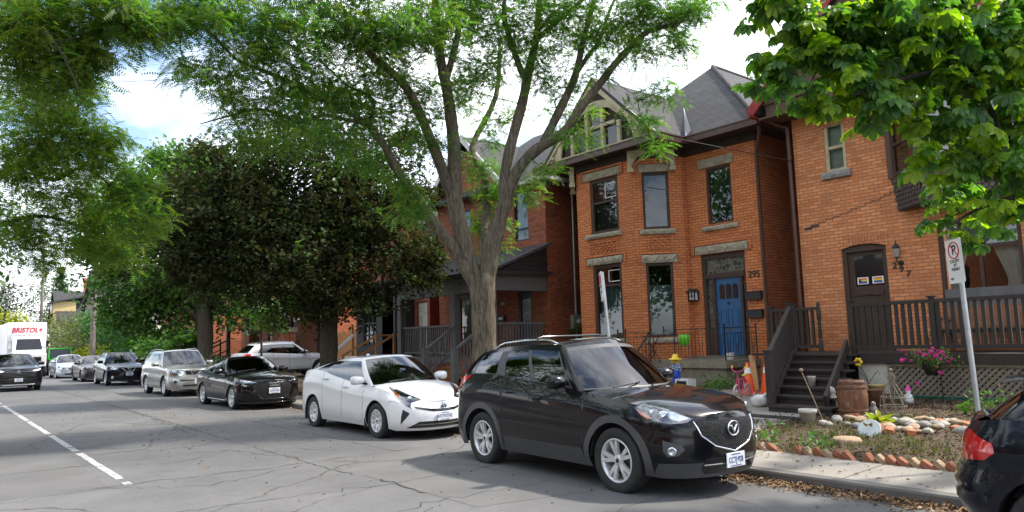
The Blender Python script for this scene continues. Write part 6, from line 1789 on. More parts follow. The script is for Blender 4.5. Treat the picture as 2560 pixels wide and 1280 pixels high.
m = MB(); m.box(-29.5, 14.2, 1.0, -25.1, 15.0, 1.1); m.box(-29.5, 14.2, .3, -25.1, 14.25, 1.0); m.build('stoop', [M_OFFWHITE], h)
st = thing('timber_stair_rails', 'new pale timber stair rails in front of the black bay', 'handrail', (-25.6, 13.8, .3))
for x in (-26.0, -24.6):
    m = MB(); m.beam((x - .9, 13.0, 1.15), (x, 14.1, 1.95), .06, .09); m.beam((x, 14.1, .3), (x, 14.1, 2.0), .09, .09); m.beam((x - .85, 13.05, .25), (x - .85, 13.05, 1.2), .09, .09); m.beam((x, 14.1, 1.95), (x, 15.0, 1.95), .06, .08); m.build('stair_rail', [M_CEDAR], st)
fn = thing('board_fence', 'cedar board fence closing the driveway beside the white crossover', 'fence', (-31.5, 15.3, .3))
for k in range(17):
    m = MB(); x = -33.4 + k * .205; m.box(x, 15.3, .3, x + .19, 15.33, 2.25 - .06 * (k % 3)); m.build('board', [M_CEDAR], fn)
m = MB(); m.box(-30.5, 15.2, .3, -30.36, 15.3, 2.5); m.box(-33.4, 15.33, 1.9, -29.95, 15.38, 2.0); m.build('fence_post', [M_CEDAR], fn)
m = MB(); m.tube([(-29.85, 13.1, .55), (-29.0, 14.6, 2.05)], .04, 6); m.tube([(-29.75, 13.1, .50), (-28.9, 14.6, 2.0)], .03, 6); tag(m.build('metal_handrail', [M_GALV], None), 'pale metal handrail rising before the cedar fence', 'handrail')
# ================= the next houses along the row
def row_house(name, label, x0, x1, y, zt_, bm_, roofm, wins, porch=None, gable=True, side=True, trim=None):
    h = thing(name, label, 'house', ((x0 + x1) / 2, y, .35)); w = x1 - x0
    P = PL((x0, y), (1, 0)); mb = MB(); P.wall(mb, 0, w, .2, zt_, [q[:4] for q in wins])
    if gable: mb.poly([P(0, zt_), P(w, zt_), P(w / 2, zt_ + w * .42)])
    mb.build('brick_front', [bm_], h)
    side_walls(h, bm_, (PL((x1, y), (0, 1)), 10, zt_), (PL((x0, y + 10), (0, -1)), 10, zt_))
    m = MB(); xm = (x0 + x1) / 2; zr_ = zt_ + w * .42 + .1
    roof_poly(m, [(x0 - .4, y - .45, zt_ - .28), (xm, y - .45, zr_), (xm, y + 10.3, zr_), (x0 - .4, y + 10.3, zt_ - .28)]); roof_poly(m, [(xm, y - .45, zr_), (x1 + .4, y - .45, zt_ - .28), (x1 + .4, y + 10.3, zt_ - .28), (xm, y + 10.3, zr_)]); m.build('roof', [roofm], h)
    for q in wins:
        window(h, P, *q[:4], trim or M_TRIM, bars=((q[2] + q[3]) / 2,), inner=M_WCURTAIN if len(q) > 4 else None, inner_z=(q[2], q[3]))
    return h, P
h, P = row_house('orange_row_house', 'orange brick house whose bare side wall shows beyond the cedar fence', -40.2, -33.6, 16.0, 6.6, M_BRFAR, M_SHINGLE, [(.8, 2.0, 1.6, 3.2), (4.3, 5.2, 1.2, 3.2), (.8, 1.8, 4.4, 6.0), (4.2, 5.2, 4.4, 6.0)])
po = thing('brick_pillar_porch', 'shadowy porch with stone-capped brick pillars and black iron rails, behind the white crossover', 'porch', (-37, 14, .3))
m = MB(); m.box(-40.2, 13.9, 1.0, -33.6, 16, 1.12); m.box(-40.2, 13.86, .2, -33.6, 13.9, 1.12); m.build('deck', [M_BLACKP], po)
m = MB(); m.box(-40.3, 13.6, 3.6, -33.5, 16, 3.95); m.build('porch_roof', [M_BLACKP], po)
for x in (-39.9, -35.0):
    m = MB(); m.box(x - .4, 13.7, .2, x + .4, 14.3, 2.3); pl_ = m.build('brick_pillar', [M_BRFAR], po)
    m = MB(); m.box(x - .47, 13.62, 2.3, x + .47, 14.38, 2.52); m.build('pillar_cap', [M_STONE], pl_)
    m = MB(); m.box(x - .12, 13.9, 2.52, x + .12, 14.1, 3.6); m.build('porch_post', [M_BLACKP], pl_)
iron_rail('iron_railing', 'plain black railing between the brick pillar and the maple trunk', [(-34.5, 13.95, 1.12), (-33.6, 13.95, 1.12), (-33.6, 15.9, 1.12)], 1.05, .13, False, group='railings of the row porches')
iron_rail('iron_railing', 'plain black railing between the two stone-capped brick pillars', [(-39.4, 13.95, 1.12), (-35.4, 13.95, 1.12)], 1.05, .13, False, group='railings of the row porches')
h, P = row_house('brown_porch_house', 'red-brown brick house deep in maple shade with a timber stair', -48.5, -41.2, 16.3, 7.0, M_BRFAR, M_SHINGLE_D, [(.9, 2.1, 1.6, 3.4), (4.8, 5.7, 1.2, 3.3), (.9, 2.0, 4.6, 6.3), (4.6, 5.7, 4.6, 6.3)])
m = MB(); m.box(-48.4, 14.2, 1.0, -41.3, 16.3, 1.12); m.box(-48.5, 13.9, 3.7, -41.2, 16.3, 4.0)
for x in (-48.2, -44.8, -41.5): m.box(x - .1, 14.2, 1.12, x + .1, 14.4, 3.7)
m.box(-48.4, 14.25, .2, -41.3, 14.3, 1.0); m.build('front_porch', [M_DECK], h)
iron_rail('iron_railing', 'black railing of the shaded porch left of the dark maple trunk', [(-48.2, 14.25, 1.12), (-41.6, 14.25, 1.12)], 1.0, .16, False, group='railings of the row porches')
for x, lab in ((-46.0, 'weathered timber stair handrail, left one of two beside the dark maple trunk'), (-44.4, 'weathered timber stair handrail, right one of two beside the dark maple trunk')):
    m = MB(); m.beam((x, 12.2, 1.1), (x + .2, 14.2, 2.1), .07, .08); m.beam((x, 12.2, .55), (x + .2, 14.2, 1.5), .05, .06)
    for k in range(3): m.beam((x + .1 * k, 12.25 + .95 * k, .2), (x + .1 * k, 12.25 + .95 * k, 1.1 + .48 * k), .07, .07)
    tag(m.build('timber_handrail', [M_DECK], None), lab, 'handrail', 'timber stair handrails')
h, P = row_house('arched_window_house', 'bright orange brick house with round-arched window above a hedge', -66.0, -52.0, 15.6, 8.0, M_BRFAR, M_SHINGLE_D, [(4.6, 5.7, 1.6, 3.9), (9.5, 10.5, 1.6, 3.9), (4.4, 5.4, 5.4, 7.2), (9.4, 10.6, 5.4, 7.2)], gable=False)
m = MB(); 
for uu in (5.15, 10.0): 
    m.prism([P(uu + .95 * math.cos(a), 3.7 + .95 * math.sin(a), .0) for a in [math.pi * k / 14 for k in range(15)]], P.n * .06)
m.build('brick_arch', [M_BRFAR], h)
m = MB()
for uu in (5.15, 10.0): m.prism([P(uu + .52 * math.cos(a), 3.7 + .52 * math.sin(a), .06) for a in [math.pi * k / 14 for k in range(15)]], P.n * .01)
m.build('arched_light', [M_BLACKGL], h)
m = MB(); m.box(-66, 15.45, 4.4, -52, 15.6, 4.55); m.box(-66, 15.3, 7.8, -52, 15.6, 8.0); m.build('stone_band', [M_STONE], h)
# small white house, mauve house, yellow house far down the street
h, P = row_house('white_cottage', 'small white house with orange porch posts behind the utility pole', -84, -74, 14.5, 5.6, M_WHITEP, M_SHINGLE, [(2, 3.2, 1.4, 3.0), (5.5, 6.8, 3.9, 5.2)], gable=True)
m = MB(); 
for x in (-83, -80.5, -78): m.box(x, 12.6, .4, x + .5, 13.0, 3.2)
m.build('porch_post', [M_CEDAR], h)
m = MB(); m.box(-84, 12.3, 3.2, -74, 14.5, 3.7); m.build('porch_roof', [M_OFFWHITE], h)
h, P = row_house('mauve_house', 'mauve-grey stuccoed house with a long sloping roof edge', -104, -92, 15.5, 6.0, M_PURPLE, M_SHINGLE, [], gable=True)
h, P = row_house('yellow_house', 'tan yellow house with grey dormered roof at the far end of the row', -126, -116, 14.5, 5.9, M_TAN, M_SHINGLE, [(7, 8.6, 3.2, 5.2, 1), (2, 3.6, 3.2, 5.2, 1)], gable=True, trim=M_WHITEP)
m = MB(); m.box(-120.4, 13.8, 6.9, -117.4, 16.5, 8.5); m.build('dormer', [M_TAN], h)
m = MB(); roof_poly(m, [(-120.9, 13.4, 8.4), (-117.0, 13.4, 8.4), (-117.0, 18, 9.4), (-120.9, 18, 9.4)], .2); m.build('dormer_roof', [M_SHINGLE], h)
m = MB(); m.box(-119.7, 13.7, 7.2, -118.2, 13.78, 8.3); m.build('dormer_window', [M_WHITEP], h)
m = MB(); m.box(-122.2, 18, 8.5, -121.3, 19, 12.2); m.build('chimney', [M_BRFAR], h)
# ------------------------------------------------------------------ trees (limb centre lines with radii; crown masses as x, y, z, radius, sprays)
LOC = [
[(-13.80,10.38,0.41,0.518),(-13.76,10.35,0.84,0.396),(-13.73,10.29,1.40,0.358),(-13.65,10.22,2.33,0.339),(-13.61,10.18,2.90,0.377),(-13.57,10.15,3.27,0.330)],
[(-13.64,10.13,2.90,0.283),(-13.76,9.89,3.46,0.264),(-13.72,9.54,4.80,0.225),(-13.59,9.45,5.35,0.205),(-13.35,9.26,6.26,0.184),(-13.08,8.94,7.23,0.154),(-12.86,8.60,7.99,0.133),(-12.65,8.39,8.77,0.105),(-12.34,8.15,9.65,0.077),(-12.02,7.91,10.50,0.034)],
[(-13.70,9.53,4.95,0.169),(-13.70,9.31,5.30,0.168),(-13.48,8.83,6.00,0.145),(-13.18,8.06,7.02,0.123),(-13.03,7.54,7.36,0.111),(-12.90,7.03,7.53,0.091),(-12.72,6.41,7.83,0.064),(-12.62,5.68,8.18,0.039),(-12.57,5.02,8.61,0.019)],
[(-12.98,8.85,7.55,0.099),(-12.70,8.91,8.20,0.089),(-12.52,8.89,8.67,0.080),(-12.58,8.76,9.01,0.062),(-12.28,9.00,9.71,0.035)],
[(-13.56,10.24,2.89,0.264),(-13.45,10.27,3.44,0.245),(-13.20,10.40,4.40,0.217),(-13.02,10.53,4.94,0.207)],
[(-13.07,10.49,4.80,0.160),(-13.04,10.45,5.31,0.151),(-12.93,10.59,6.17,0.152),(-12.70,10.83,7.29,0.143),(-12.60,10.97,8.06,0.134),(-12.48,11.14,8.84,0.106),(-12.40,11.22,9.83,0.087),(-12.28,11.31,11.03,0.039)],
[(-12.60,10.87,7.76,0.095),(-12.57,10.70,8.00,0.095),(-12.58,10.40,8.70,0.085),(-12.46,10.14,9.24,0.070),(-12.16,10.05,9.98,0.037)],
[(-12.48,11.14,8.84,0.077),(-12.00,11.49,9.27,0.072),(-11.61,11.76,9.58,0.057),(-11.10,11.98,10.02,0.028)],
[(-13.04,10.52,4.85,0.160),(-12.74,10.61,5.56,0.159),(-12.32,10.88,6.04,0.158),(-11.74,11.21,6.36,0.138),(-11.34,11.45,6.92,0.119),(-10.94,11.68,7.41,0.109),(-10.61,11.87,7.82,0.099),(-10.13,12.20,8.35,0.081),(-9.89,12.46,8.52,0.072),(-9.59,12.81,8.61,0.058),(-9.34,13.07,8.92,0.045),(-9.04,13.38,9.18,0.022)],
[(-12.19,11.01,6.22,0.130),(-11.91,11.35,7.06,0.122),(-11.70,11.64,7.81,0.104),(-11.56,11.82,8.69,0.085),(-11.37,12.04,9.65,0.062),(-11.19,12.25,10.64,0.029)],
[(-11.73,11.62,7.75,0.071),(-11.67,12.06,8.37,0.067),(-11.53,12.32,8.76,0.058),(-11.35,12.56,9.55,0.044),(-11.12,12.86,10.30,0.024)],
[(-13.76,9.94,3.19,0.188),(-13.79,9.45,3.88,0.168),(-13.85,8.77,4.65,0.146),(-13.83,8.59,4.92,0.136),(-13.86,8.15,5.38,0.117),(-13.74,7.72,5.94,0.106),(-13.66,7.26,6.38,0.095)],
[(-13.66,7.26,6.38,0.069),(-13.61,6.66,6.58,0.059),(-13.58,6.02,6.74,0.057),(-13.57,5.36,6.96,0.056),(-13.55,4.73,7.08,0.047),(-13.56,4.38,7.18,0.038),(-13.45,3.82,7.57,0.026),(-13.32,3.32,7.65,0.011)],
[(-13.66,7.26,6.38,0.056),(-13.66,6.78,6.40,0.051),(-13.71,6.25,6.42,0.050),(-13.83,5.80,6.27,0.045),(-13.93,5.02,6.39,0.036),(-14.01,4.48,6.19,0.023),(-14.11,3.92,5.95,0.011)],
[(-13.66,7.26,6.38,0.061),(-13.72,7.42,6.90,0.053),(-13.84,7.22,7.15,0.044),(-13.95,6.91,7.26,0.035),(-14.09,6.34,7.76,0.017)],
[(-13.74,10.28,3.19,0.143),(-14.02,10.65,4.52,0.138),(-14.39,10.93,5.83,0.122),(-14.83,10.87,6.65,0.104),(-14.60,11.53,8.11,0.085),(-14.68,11.78,9.75,0.054)],
]
LOCB = [(-13.47,3.16,7.51,0.54,60),(-13.42,3.83,7.67,0.82,130),(-13.26,4.67,7.59,0.92,150),(-13.04,5.53,7.89,0.94,160),(-12.78,6.44,8.11,0.89,160),(-12.64,7.27,8.02,0.91,160),(-12.52,8.29,8.5,0.95,150),(-12.53,9.49,8.82,1.09,160),(-12.28,10.72,9.04,1.13,160),(-11.63,11.52,8.92,1.04,150),(-10.71,12.03,8.81,0.83,110),(-9.87,12.43,8.79,0.72,90),(-9.35,13.06,8.86,0.54,60),(-13.53,3.53,6.79,0.41,35),(-13.74,4.24,6.77,0.61,70),(-13.79,4.87,6.43,0.71,80),(-13.73,5.66,5.98,0.65,60),(-13.33,5.66,6.94,0.72,90),(-13.44,6.76,7.12,0.76,100),(-13.61,7.61,6.53,0.61,60),(-13.13,7.74,7.32,0.69,90),(-13.56,8.39,6.1,0.45,30),(-13.35,8.8,7.04,0.64,60),(-13.24,9.75,7.86,0.75,90),(-13.82,10.76,7.12,0.7,60),(-12.05,11.21,7.81,0.66,70),(-12.17,11.81,7.17,0.48,30),(-10.93,11.66,7.65,0.55,18),(-10.3,12.05,8.0,0.54,30),(-9.85,12.33,7.73,0.4,10),(-9.6,12.88,8.15,0.45,35),(-9.45,12.31,6.97,0.3,14),(-10.03,11.94,6.89,0.44,9),(-9.99,11.82,6.05,0.39,18),(-9.5,11.86,5.59,0.25,10),(-11.11,11.37,6.25,0.31,10),(-13.55,8.35,4.63,0.34,35),(-13.55,7.95,5.04,0.31,25),(-14.16,10.97,5.38,0.45,50),(-14.37,10.85,4.58,0.45,50),(-13.87,10.95,3.92,0.3,20),(-13.05,11.08,5.19,0.39,25),(-14.44,10.82,6.03,0.41,35),(-11.98,10.92,5.45,0.32,14),(-11.49,11.24,6.14,0.27,12),(-13.93,7.38,5.67,0.53,45),(-13.83,6.77,6.18,0.6,55),(-13.85,4.59,5.76,0.47,30)]
LEFT = [
[(-21.92,-1.22,0.78,0.399),(-21.19,-0.80,3.40,0.328),(-20.50,-0.17,4.60,0.266),(-19.20,0.54,5.17,0.198),(-17.96,1.21,5.46,0.133),(-17.73,1.46,5.60,0.108),(-17.28,1.65,5.85,0.082),(-16.66,2.01,6.28,0.057),(-16.07,2.33,6.83,0.032)],
[(-17.73,1.46,5.60,0.083),(-16.94,1.88,5.16,0.065),(-16.33,2.27,5.33,0.052),(-15.83,2.62,5.03,0.031),(-15.32,3.03,4.43,0.016)],
[(-20.86,-0.48,3.91,0.177),(-19.35,0.52,4.23,0.120),(-18.07,1.26,4.41,0.075),(-17.58,1.83,4.51,0.054),(-17.09,2.49,4.24,0.037),(-16.70,3.02,3.89,0.017)],
[(-20.64,-0.29,4.35,0.177),(-17.34,0.24,6.23,0.116),(-14.29,0.65,7.02,0.080),(-13.48,1.02,6.96,0.051),(-12.96,1.41,6.54,0.032),(-12.80,1.74,5.77,0.013)],
[(-15.87,0.35,6.76,0.072),(-13.87,1.03,7.80,0.053),(-13.13,1.61,7.80,0.039),(-12.69,2.24,7.33,0.029),(-12.56,2.76,7.07,0.013)],
]
LEFTB = [(-14.02,0.95,7.14,0.73,130),(-13.56,1.52,7.12,0.73,130),(-13.1,2.09,7.16,0.6,90),(-13.01,2.49,7.31,0.47,60),(-14.49,1.13,6.5,0.69,110),(-14.01,1.72,6.54,0.62,90),(-13.68,2.08,6.74,0.34,30),(-16.46,1.32,6.19,0.78,110),(-15.91,1.98,6.24,0.7,90),(-15.61,2.42,5.84,0.43,40),(-17.27,1.43,5.34,0.73,90),(-16.46,2.08,5.5,0.72,90),(-15.47,2.68,5.37,0.47,50),(-17.62,1.76,4.68,0.75,80),(-16.85,2.37,4.78,0.66,70),(-15.65,2.88,4.79,0.47,45),(-15.3,3.11,4.12,0.39,35),(-16.49,2.62,4.01,0.57,60),(-16.01,2.98,3.57,0.36,30),(-17.53,1.99,4.01,0.5,35),(-18.04,1.34,4.12,0.5,40),(-17.78,1.75,3.61,0.33,14)]
CHL = [
[(-1.76,13.62,-1.99,0.421),(-1.59,13.27,1.15,0.369),(-1.52,12.52,3.21,0.306),(-1.61,11.82,4.67,0.249)],
[(-1.54,12.11,3.58,0.175),(-1.77,10.90,5.22,0.133),(-2.09,9.80,5.62,0.091),(-2.44,8.79,5.28,0.065),(-2.83,7.88,5.00,0.046),(-3.24,7.24,4.96,0.033),(-3.57,6.71,4.79,0.020)],
[(-1.51,12.20,3.28,0.150),(-1.74,11.14,4.08,0.110),(-2.05,10.07,4.35,0.077),(-2.32,9.10,4.37,0.052),(-2.64,8.23,4.37,0.033),(-2.96,7.55,4.20,0.020),(-3.24,7.08,4.02,0.012)],
[(-1.53,12.21,3.08,0.150),(-1.86,10.80,3.33,0.093),(-2.20,9.73,3.50,0.062),(-2.44,8.77,3.64,0.042),(-2.48,8.51,3.90,0.029),(-2.54,8.37,4.32,0.017)],
[(-2.20,9.73,3.50,0.044),(-2.39,8.93,3.09,0.029),(-2.63,8.35,2.90,0.018),(-2.79,8.03,2.73,0.010)],
[(-2.09,9.80,5.62,0.059),(-2.25,8.78,4.85,0.038),(-2.50,8.25,4.29,0.021),(-2.67,7.97,3.82,0.012)],
]
CHB = [(-3.88,6.59,5.05,0.16,14),(-3.69,6.86,4.92,0.19,26),(-3.48,7.12,4.86,0.25,30),(-3.24,7.4,4.89,0.29,40),(-2.95,7.76,4.88,0.33,50),(-2.7,8.22,4.91,0.34,50),(-2.44,8.69,4.94,0.34,50),(-2.25,9.07,5.01,0.35,50),(-3.74,6.73,4.43,0.19,20),(-3.85,6.64,4.18,0.08,3),(-3.53,6.98,4.46,0.19,24),(-3.54,6.87,4.1,0.12,9),(-3.3,7.26,4.49,0.29,32),(-3.27,7.22,4.01,0.24,22),(-3.02,7.61,4.43,0.33,38),(-3.02,7.53,4.08,0.17,9),(-2.8,8.04,4.46,0.33,38),(-2.81,7.96,4.05,0.17,11),(-2.51,8.4,4.44,0.33,38),(-2.56,8.42,3.91,0.33,36),(-2.28,8.84,4.42,0.34,40),(-2.33,8.86,3.92,0.34,40),(-2.93,7.7,3.79,0.14,3),(-2.69,8.03,3.46,0.22,16),(-2.5,8.43,3.39,0.29,32),(-2.33,8.8,3.4,0.29,32),(-3.6,10.74,3.54,0.24,12),(-3.38,11.22,3.39,0.3,17),(-2.36,8.67,3.0100000000000002,0.25,20),(-3.62,10.56,3.1,0.19,8),(-3.48,10.97,3.0,0.22,8),(-3.73,10.39,3.43,0.08,1),(-2.16,9.62,4.46,0.4,32),(-2.19,9.72,3.67,0.4,32)]
MAP1 = [(-22.72,9.66,5.67,1.99,420),(-23.33,8.28,5.65,1.70,330),(-21.71,10.90,5.62,1.73,330),(-24.08,7.13,5.14,1.43,240),(-21.10,11.75,5.06,1.46,220),(-20.25,12.30,4.20,1.05,110),(-23.05,8.96,7.27,1.73,280),(-22.40,10.37,7.45,1.89,300),(-21.66,11.62,7.32,1.64,210),(-23.71,7.87,7.14,1.32,180),(-24.21,7.01,6.73,1.05,110),(-22.94,9.46,8.83,1.49,120),(-22.08,10.80,8.97,1.50,120),(-21.51,12.32,7.94,1.11,90),(-22.97,8.69,4.05,1.56,260),(-22.00,9.90,3.88,1.56,260),(-21.41,11.02,3.47,1.18,150),(-23.81,7.69,3.83,1.30,180),(-21.81,10.37,3.0,0.8,60),(-21.33,11.26,2.95,0.6,36),(-24.60,6.67,4.13,1.04,110),(-21.34,12.20,6.22,0.95,70),(-24.91,6.36,5.59,0.78,60),(-22.33,9.50,2.99,0.90,80),(-20.02,12.48,4.84,0.52,30)]
MAP2 = [(-38.16,9.14,9.62,1.99,220),(-38.79,8.05,7.81,2.17,260),(-37.85,9.84,7.81,2.19,260),(-39.48,7.16,6.25,1.77,200),(-37.95,8.81,5.77,2.15,280),(-37.18,10.46,5.37,1.97,240),(-38.83,7.61,4.64,1.75,200),(-37.55,9.29,4.0,1.75,200),(-36.76,10.93,3.77,1.37,120),(-38.14,8.38,3.25,1.35,110),(-38.99,7.33,3.29,0.96,60),(-37.84,9.98,10.68,1.41,90),(-35.49,11.86,3.71,1.16,90)]
MAP2 += [(-39.04,8.05,9.66,1.4,110),(-39.26,7.24,8.21,1.57,160),(-39.46,6.45,6.8,1.36,120),(-36.95,11.07,10.64,1.82,150),(-38.56,9.02,11.11,1.21,90),(-36.26,11.27,8.9,1.59,160),(-35.41,11.41,6.8,1.75,200),(-35.61,11.12,5.25,1.74,160)]
MAP1 += [(-24.9,6.2,6.9,.5,40),(-24.3,7.0,8.0,.5,40),(-20.4,12.6,6.6,.6,45),(-21.0,12.6,8.6,.6,40),(-22.6,9.6,10.1,.7,55),(-19.7,12.8,4.4,.4,26),(-24.58,6.29,4.63,.9,100),(-20.05,12.63,3.8,.59,45),(-23.86,7.42,5.92,1.17,150),(-23.67,8.38,8.14,.94,80),(-24.33,6.57,5.66,.71,60)]
def crown_top(B, k=((1.5, .5), (2.9, .4))):
    return B + [(x * .99, y, z + d, r, int(n * f)) for d, f in k for x, y, z, r, n in B if (z - EYE) > .40 * math.hypot(x, y)]
LOCB, LEFTB, CHB = crown_top(LOCB), crown_top(LEFTB), crown_top(CHB, ((.9, .5), (1.9, .4)))
LEFT = [[p[:3] + (p[3] * (.62 if p[3] < .14 else 1),) for p in L] for L in LEFT]
LOC = [[p[:3] + (p[3] * .81,) for p in L] for L in LOC]
NR = np.random.default_rng(11)
def tpl(verts, quads): return np.array(verts, dtype=float), np.array(quads, dtype=int)
def join(ts):
    vs, fs, b = [], [], 0
    for v, f in ts:
        vs.append(v); fs.append(f + b); b += len(v)
    return np.concatenate(vs), np.concatenate(fs)
def xf(t, M3, off=(0, 0, 0)): return t[0] @ np.array(M3).T + np.array(off), t[1]
def rot(axis, a): return np.array(Matrix.Rotation(a, 3, axis))
def diamond(L, w, fold=.0): return tpl([(0, 0, 0), (L * .45, w / 2, fold), (L, 0, 0), (L * .45, -w / 2, fold)], [(0, 3, 2, 1)])
def leaflet(L, w, fold=.012, droop=.0):
    return tpl([(0, 0, 0), (L * .45, w * .38, fold), (L * .78, w * .5, fold - droop * .5), (L, 0, -droop), (L * .78, -w * .5, fold - droop * .5), (L * .45, -w * .38, fold), (L * .6, 0, -.0)], [(0, 6, 2, 1), (6, 3, 2, 2), (0, 5, 4, 6), (6, 4, 3, 3)])
def leaflet2(L, w, fold, droop):
    return tpl([(0, 0, 0), (L * .5, w * .42, fold), (L * .8, w * .5, fold - droop * .6), (L, 0, -droop), (L * .8, -w * .5, fold - droop * .6), (L * .5, -w * .42, fold)], [(0, 3, 2, 1), (0, 5, 4, 3)])
def frond_spray(n=6, L=.26, pairs=8, lw=.022, ll=.085):
    """twig end with feathery compound leaves: each quad is one opposite pair of leaflets"""
    out = []
    for k in range(n):
        a = NR.uniform(0, 2 * math.pi); el = NR.uniform(-.45, .45); fr = []
        for j in range(pairs):
            t = (j + .7) / pairs; x = L * t; z = -.35 * L * t * t
            wd = ll * (.65 + .5 * math.sin(math.pi * min(1, t * .9 + .1)))
            fr.append(tpl([(x - lw * .2, 0, z), (x + lw * .25, wd / 2, z - .006), (x + lw * .9, 0, z - .004), (x + lw * .25, -wd / 2, z - .006)], [(0, 3, 2, 1)]))
        f = join(fr); M3 = rot('Z', a) @ rot('Y', -el) @ rot('X', NR.uniform(-.6, .6))
        o = np.array([math.cos(a), math.sin(a), 0]) * NR.uniform(0, .12) + np.array([0, 0, NR.uniform(-.12, .12)])
        out.append(xf(f, M3, o))
    return join(out)
def maple_spray(n=7, L=.15, spread=.25):
    out = []
    for k in range(n):
        lobes = [diamond(L, L * .42)] + [xf(diamond(L * .85, L * .36), rot('Z', q)) for q in (.85, -.85)]
        f = join(lobes)
        M3 = rot('Z', NR.uniform(0, 6.28)) @ rot('Y', NR.uniform(-.1, .9)) @ rot('X', NR.uniform(-.5, .5))
        out.append(xf(f, M3, NR.normal(0, spread * .5, 3)))
    return join(out)
def simple_spray(n=9, L=.09, w=.05, spread=.2, up=.5):
    return join([xf(diamond(L * NR.uniform(.7, 1.2), w), rot('Z', NR.uniform(0, 6.28)) @ rot('Y', NR.uniform(-up - .4, up)) @ rot('X', NR.uniform(-.8, .8)), NR.normal(0, spread * .5, 3)) for _ in range(n)])
def palm(n=6, L=.19):
    out = []
    for k in range(n):
        a = (k - (n - 1) / 2) * .62; l = L * (1 - .28 * abs(k - (n - 1) / 2) / (n / 2))
        out.append(xf(leaflet2(l, l * .42, .012, .05), rot('Z', a) @ rot('Y', .25)))
    return join(out)
def palm_spray(n=4):
    out = []
    for k in range(n):
        a = NR.uniform(0, 6.28); M3 = rot('Z', a) @ rot('Y', NR.uniform(.05, .95)) @ rot('X', NR.uniform(-.35, .35))
        o = np.array([math.cos(a), math.sin(a), NR.uniform(-.6, .4)]) * NR.uniform(.08, .22)
        out.append(xf(palm(NR.integers(5, 8), NR.uniform(.15, .22)), M3, o))
    return join(out)
def leaf_mesh(name, parts, mats, parent, smooth=False):
    """parts: list of (template, positions, yaw, tilt axis yaw, tilt, scale, slot)"""
    V, Fc, Mi, b = [], [], [], 0
    for (tv, tf), pos, yaw, tilt, roll, sc, slot in parts:
        n = len(pos)
        if n == 0: continue
        cy, sy, ct, st_, cr, sr = np.cos(yaw), np.sin(yaw), np.cos(tilt), np.sin(tilt), np.cos(roll), np.sin(roll)
        x, y, z = tv[:, 0][None], tv[:, 1][None], tv[:, 2][None]
        y1 = y * cr[:, None] - z * sr[:, None]; z1 = y * sr[:, None] + z * cr[:, None]
        x2 = x * ct[:, None] + z1 * st_[:, None]; z2 = -x * st_[:, None] + z1 * ct[:, None]
        x3 = x2 * cy[:, None] - y1 * sy[:, None]; y3 = x2 * sy[:, None] + y1 * cy[:, None]
        P = np.stack([x3, y3, z2], -1) * sc[:, None, None] + pos[:, None, :]
        V.append(P.reshape(-1, 3)); F_ = tf[None] + (np.arange(n) * len(tv))[:, None, None] + b
        Fc.append(F_.reshape(-1, 4)); Mi.append(np.full(n * len(tf), slot)); b += n * len(tv)
    V = np.concatenate(V) - np.array(worg(parent)); Fc = np.concatenate(Fc).astype(np.int32); Mi = np.concatenate(Mi).astype(np.int32)
    me = bpy.data.meshes.new(name); nf = len(Fc)
    me.vertices.add(len(V)); me.vertices.foreach_set('co', V.ravel())
    me.loops.add(nf * 4); me.loops.foreach_set('vertex_index', Fc.ravel())
    me.polygons.add(nf); me.polygons.foreach_set('loop_start', np.arange(nf, dtype=np.int32) * 4); me.polygons.foreach_set('loop_total', np.full(nf, 4, dtype=np.int32))
    me.polygons.foreach_set('material_index', Mi)
    for m in mats: me.materials.append(m)
    me.update(calc_edges=True)
    o = bpy.data.objects.new(name, me); COL.objects.link(o)
    if parent is not None: o.parent = parent
    return o
def scatter(tps, pos, slots, tilt=.35, sc=(.8, 1.25)):
    n = len(pos); k = NR.integers(0, len(tps), n); parts = []
    sl = NR.choice(len(slots), n, p=np.array(slots) / sum(slots))
    for i, t in enumerate(tps):
        for s_ in range(len(slots)):
            q = (k == i) & (sl == s_); m = q.sum()
            parts.append((t, pos[q], NR.uniform(0, 6.28, m), NR.normal(0, tilt, m), NR.normal(0, tilt, m), NR.uniform(*sc, m), s_))
    return parts
def blob_points(B, mult=1.0, squash=.8, clump=7, shell=.0, tight=.22):
    """sprays gathered in clumps inside every crown mass"""
    out, cl = [], []
    for x, y, z, r, n in B:
        n = max(3, int(n * mult)); m = max(2, int(n / clump))
        d = NR.normal(0, 1, (m, 3)); d /= np.linalg.norm(d, axis=1)[:, None]
        c = d * (NR.uniform(shell, 1, m) ** .45)[:, None] * r * np.array([1, 1, squash]) + (x, y, z)
        cl.append(c); w = NR.integers(0, m, n)
        out.append(c[w] + NR.normal(0, 1, (n, 3)) * np.array([1, 1, .55]) * min(.5, tight * r + .08))
    return np.concatenate(out), np.concatenate(cl)
def limbs_mesh(name, limbs, mat, parent, n=12):
    m = MB()
    for L in limbs:
        P = [Vector(p[:3]) for p in L]; R = [p[3] for p in L]; pts, rr = [], []
        for i in range(len(P) - 1):     # smooth the traced centre line
            p0, p1, p2, p3 = P[max(0, i - 1)], P[i], P[i + 1], P[min(len(P) - 1, i + 2)]
            for k in range(4):
                t = k / 4
                pts.append(.5 * ((2 * p1) + (p2 - p0) * t + (2 * p0 - 5 * p1 + 4 * p2 - p3) * t * t + (3 * p1 - p0 - 3 * p2 + p3) * t ** 3)); rr.append(lerp(R[i], R[i + 1], t) * (1 + .05 * math.sin(i * 7.1 + k * 2.3)))
        pts.append(P[-1]); rr.append(R[-1])
        m.tube(pts, rr, n if rr[0] > .08 else 7)
    return m.build(name, [mat], parent)
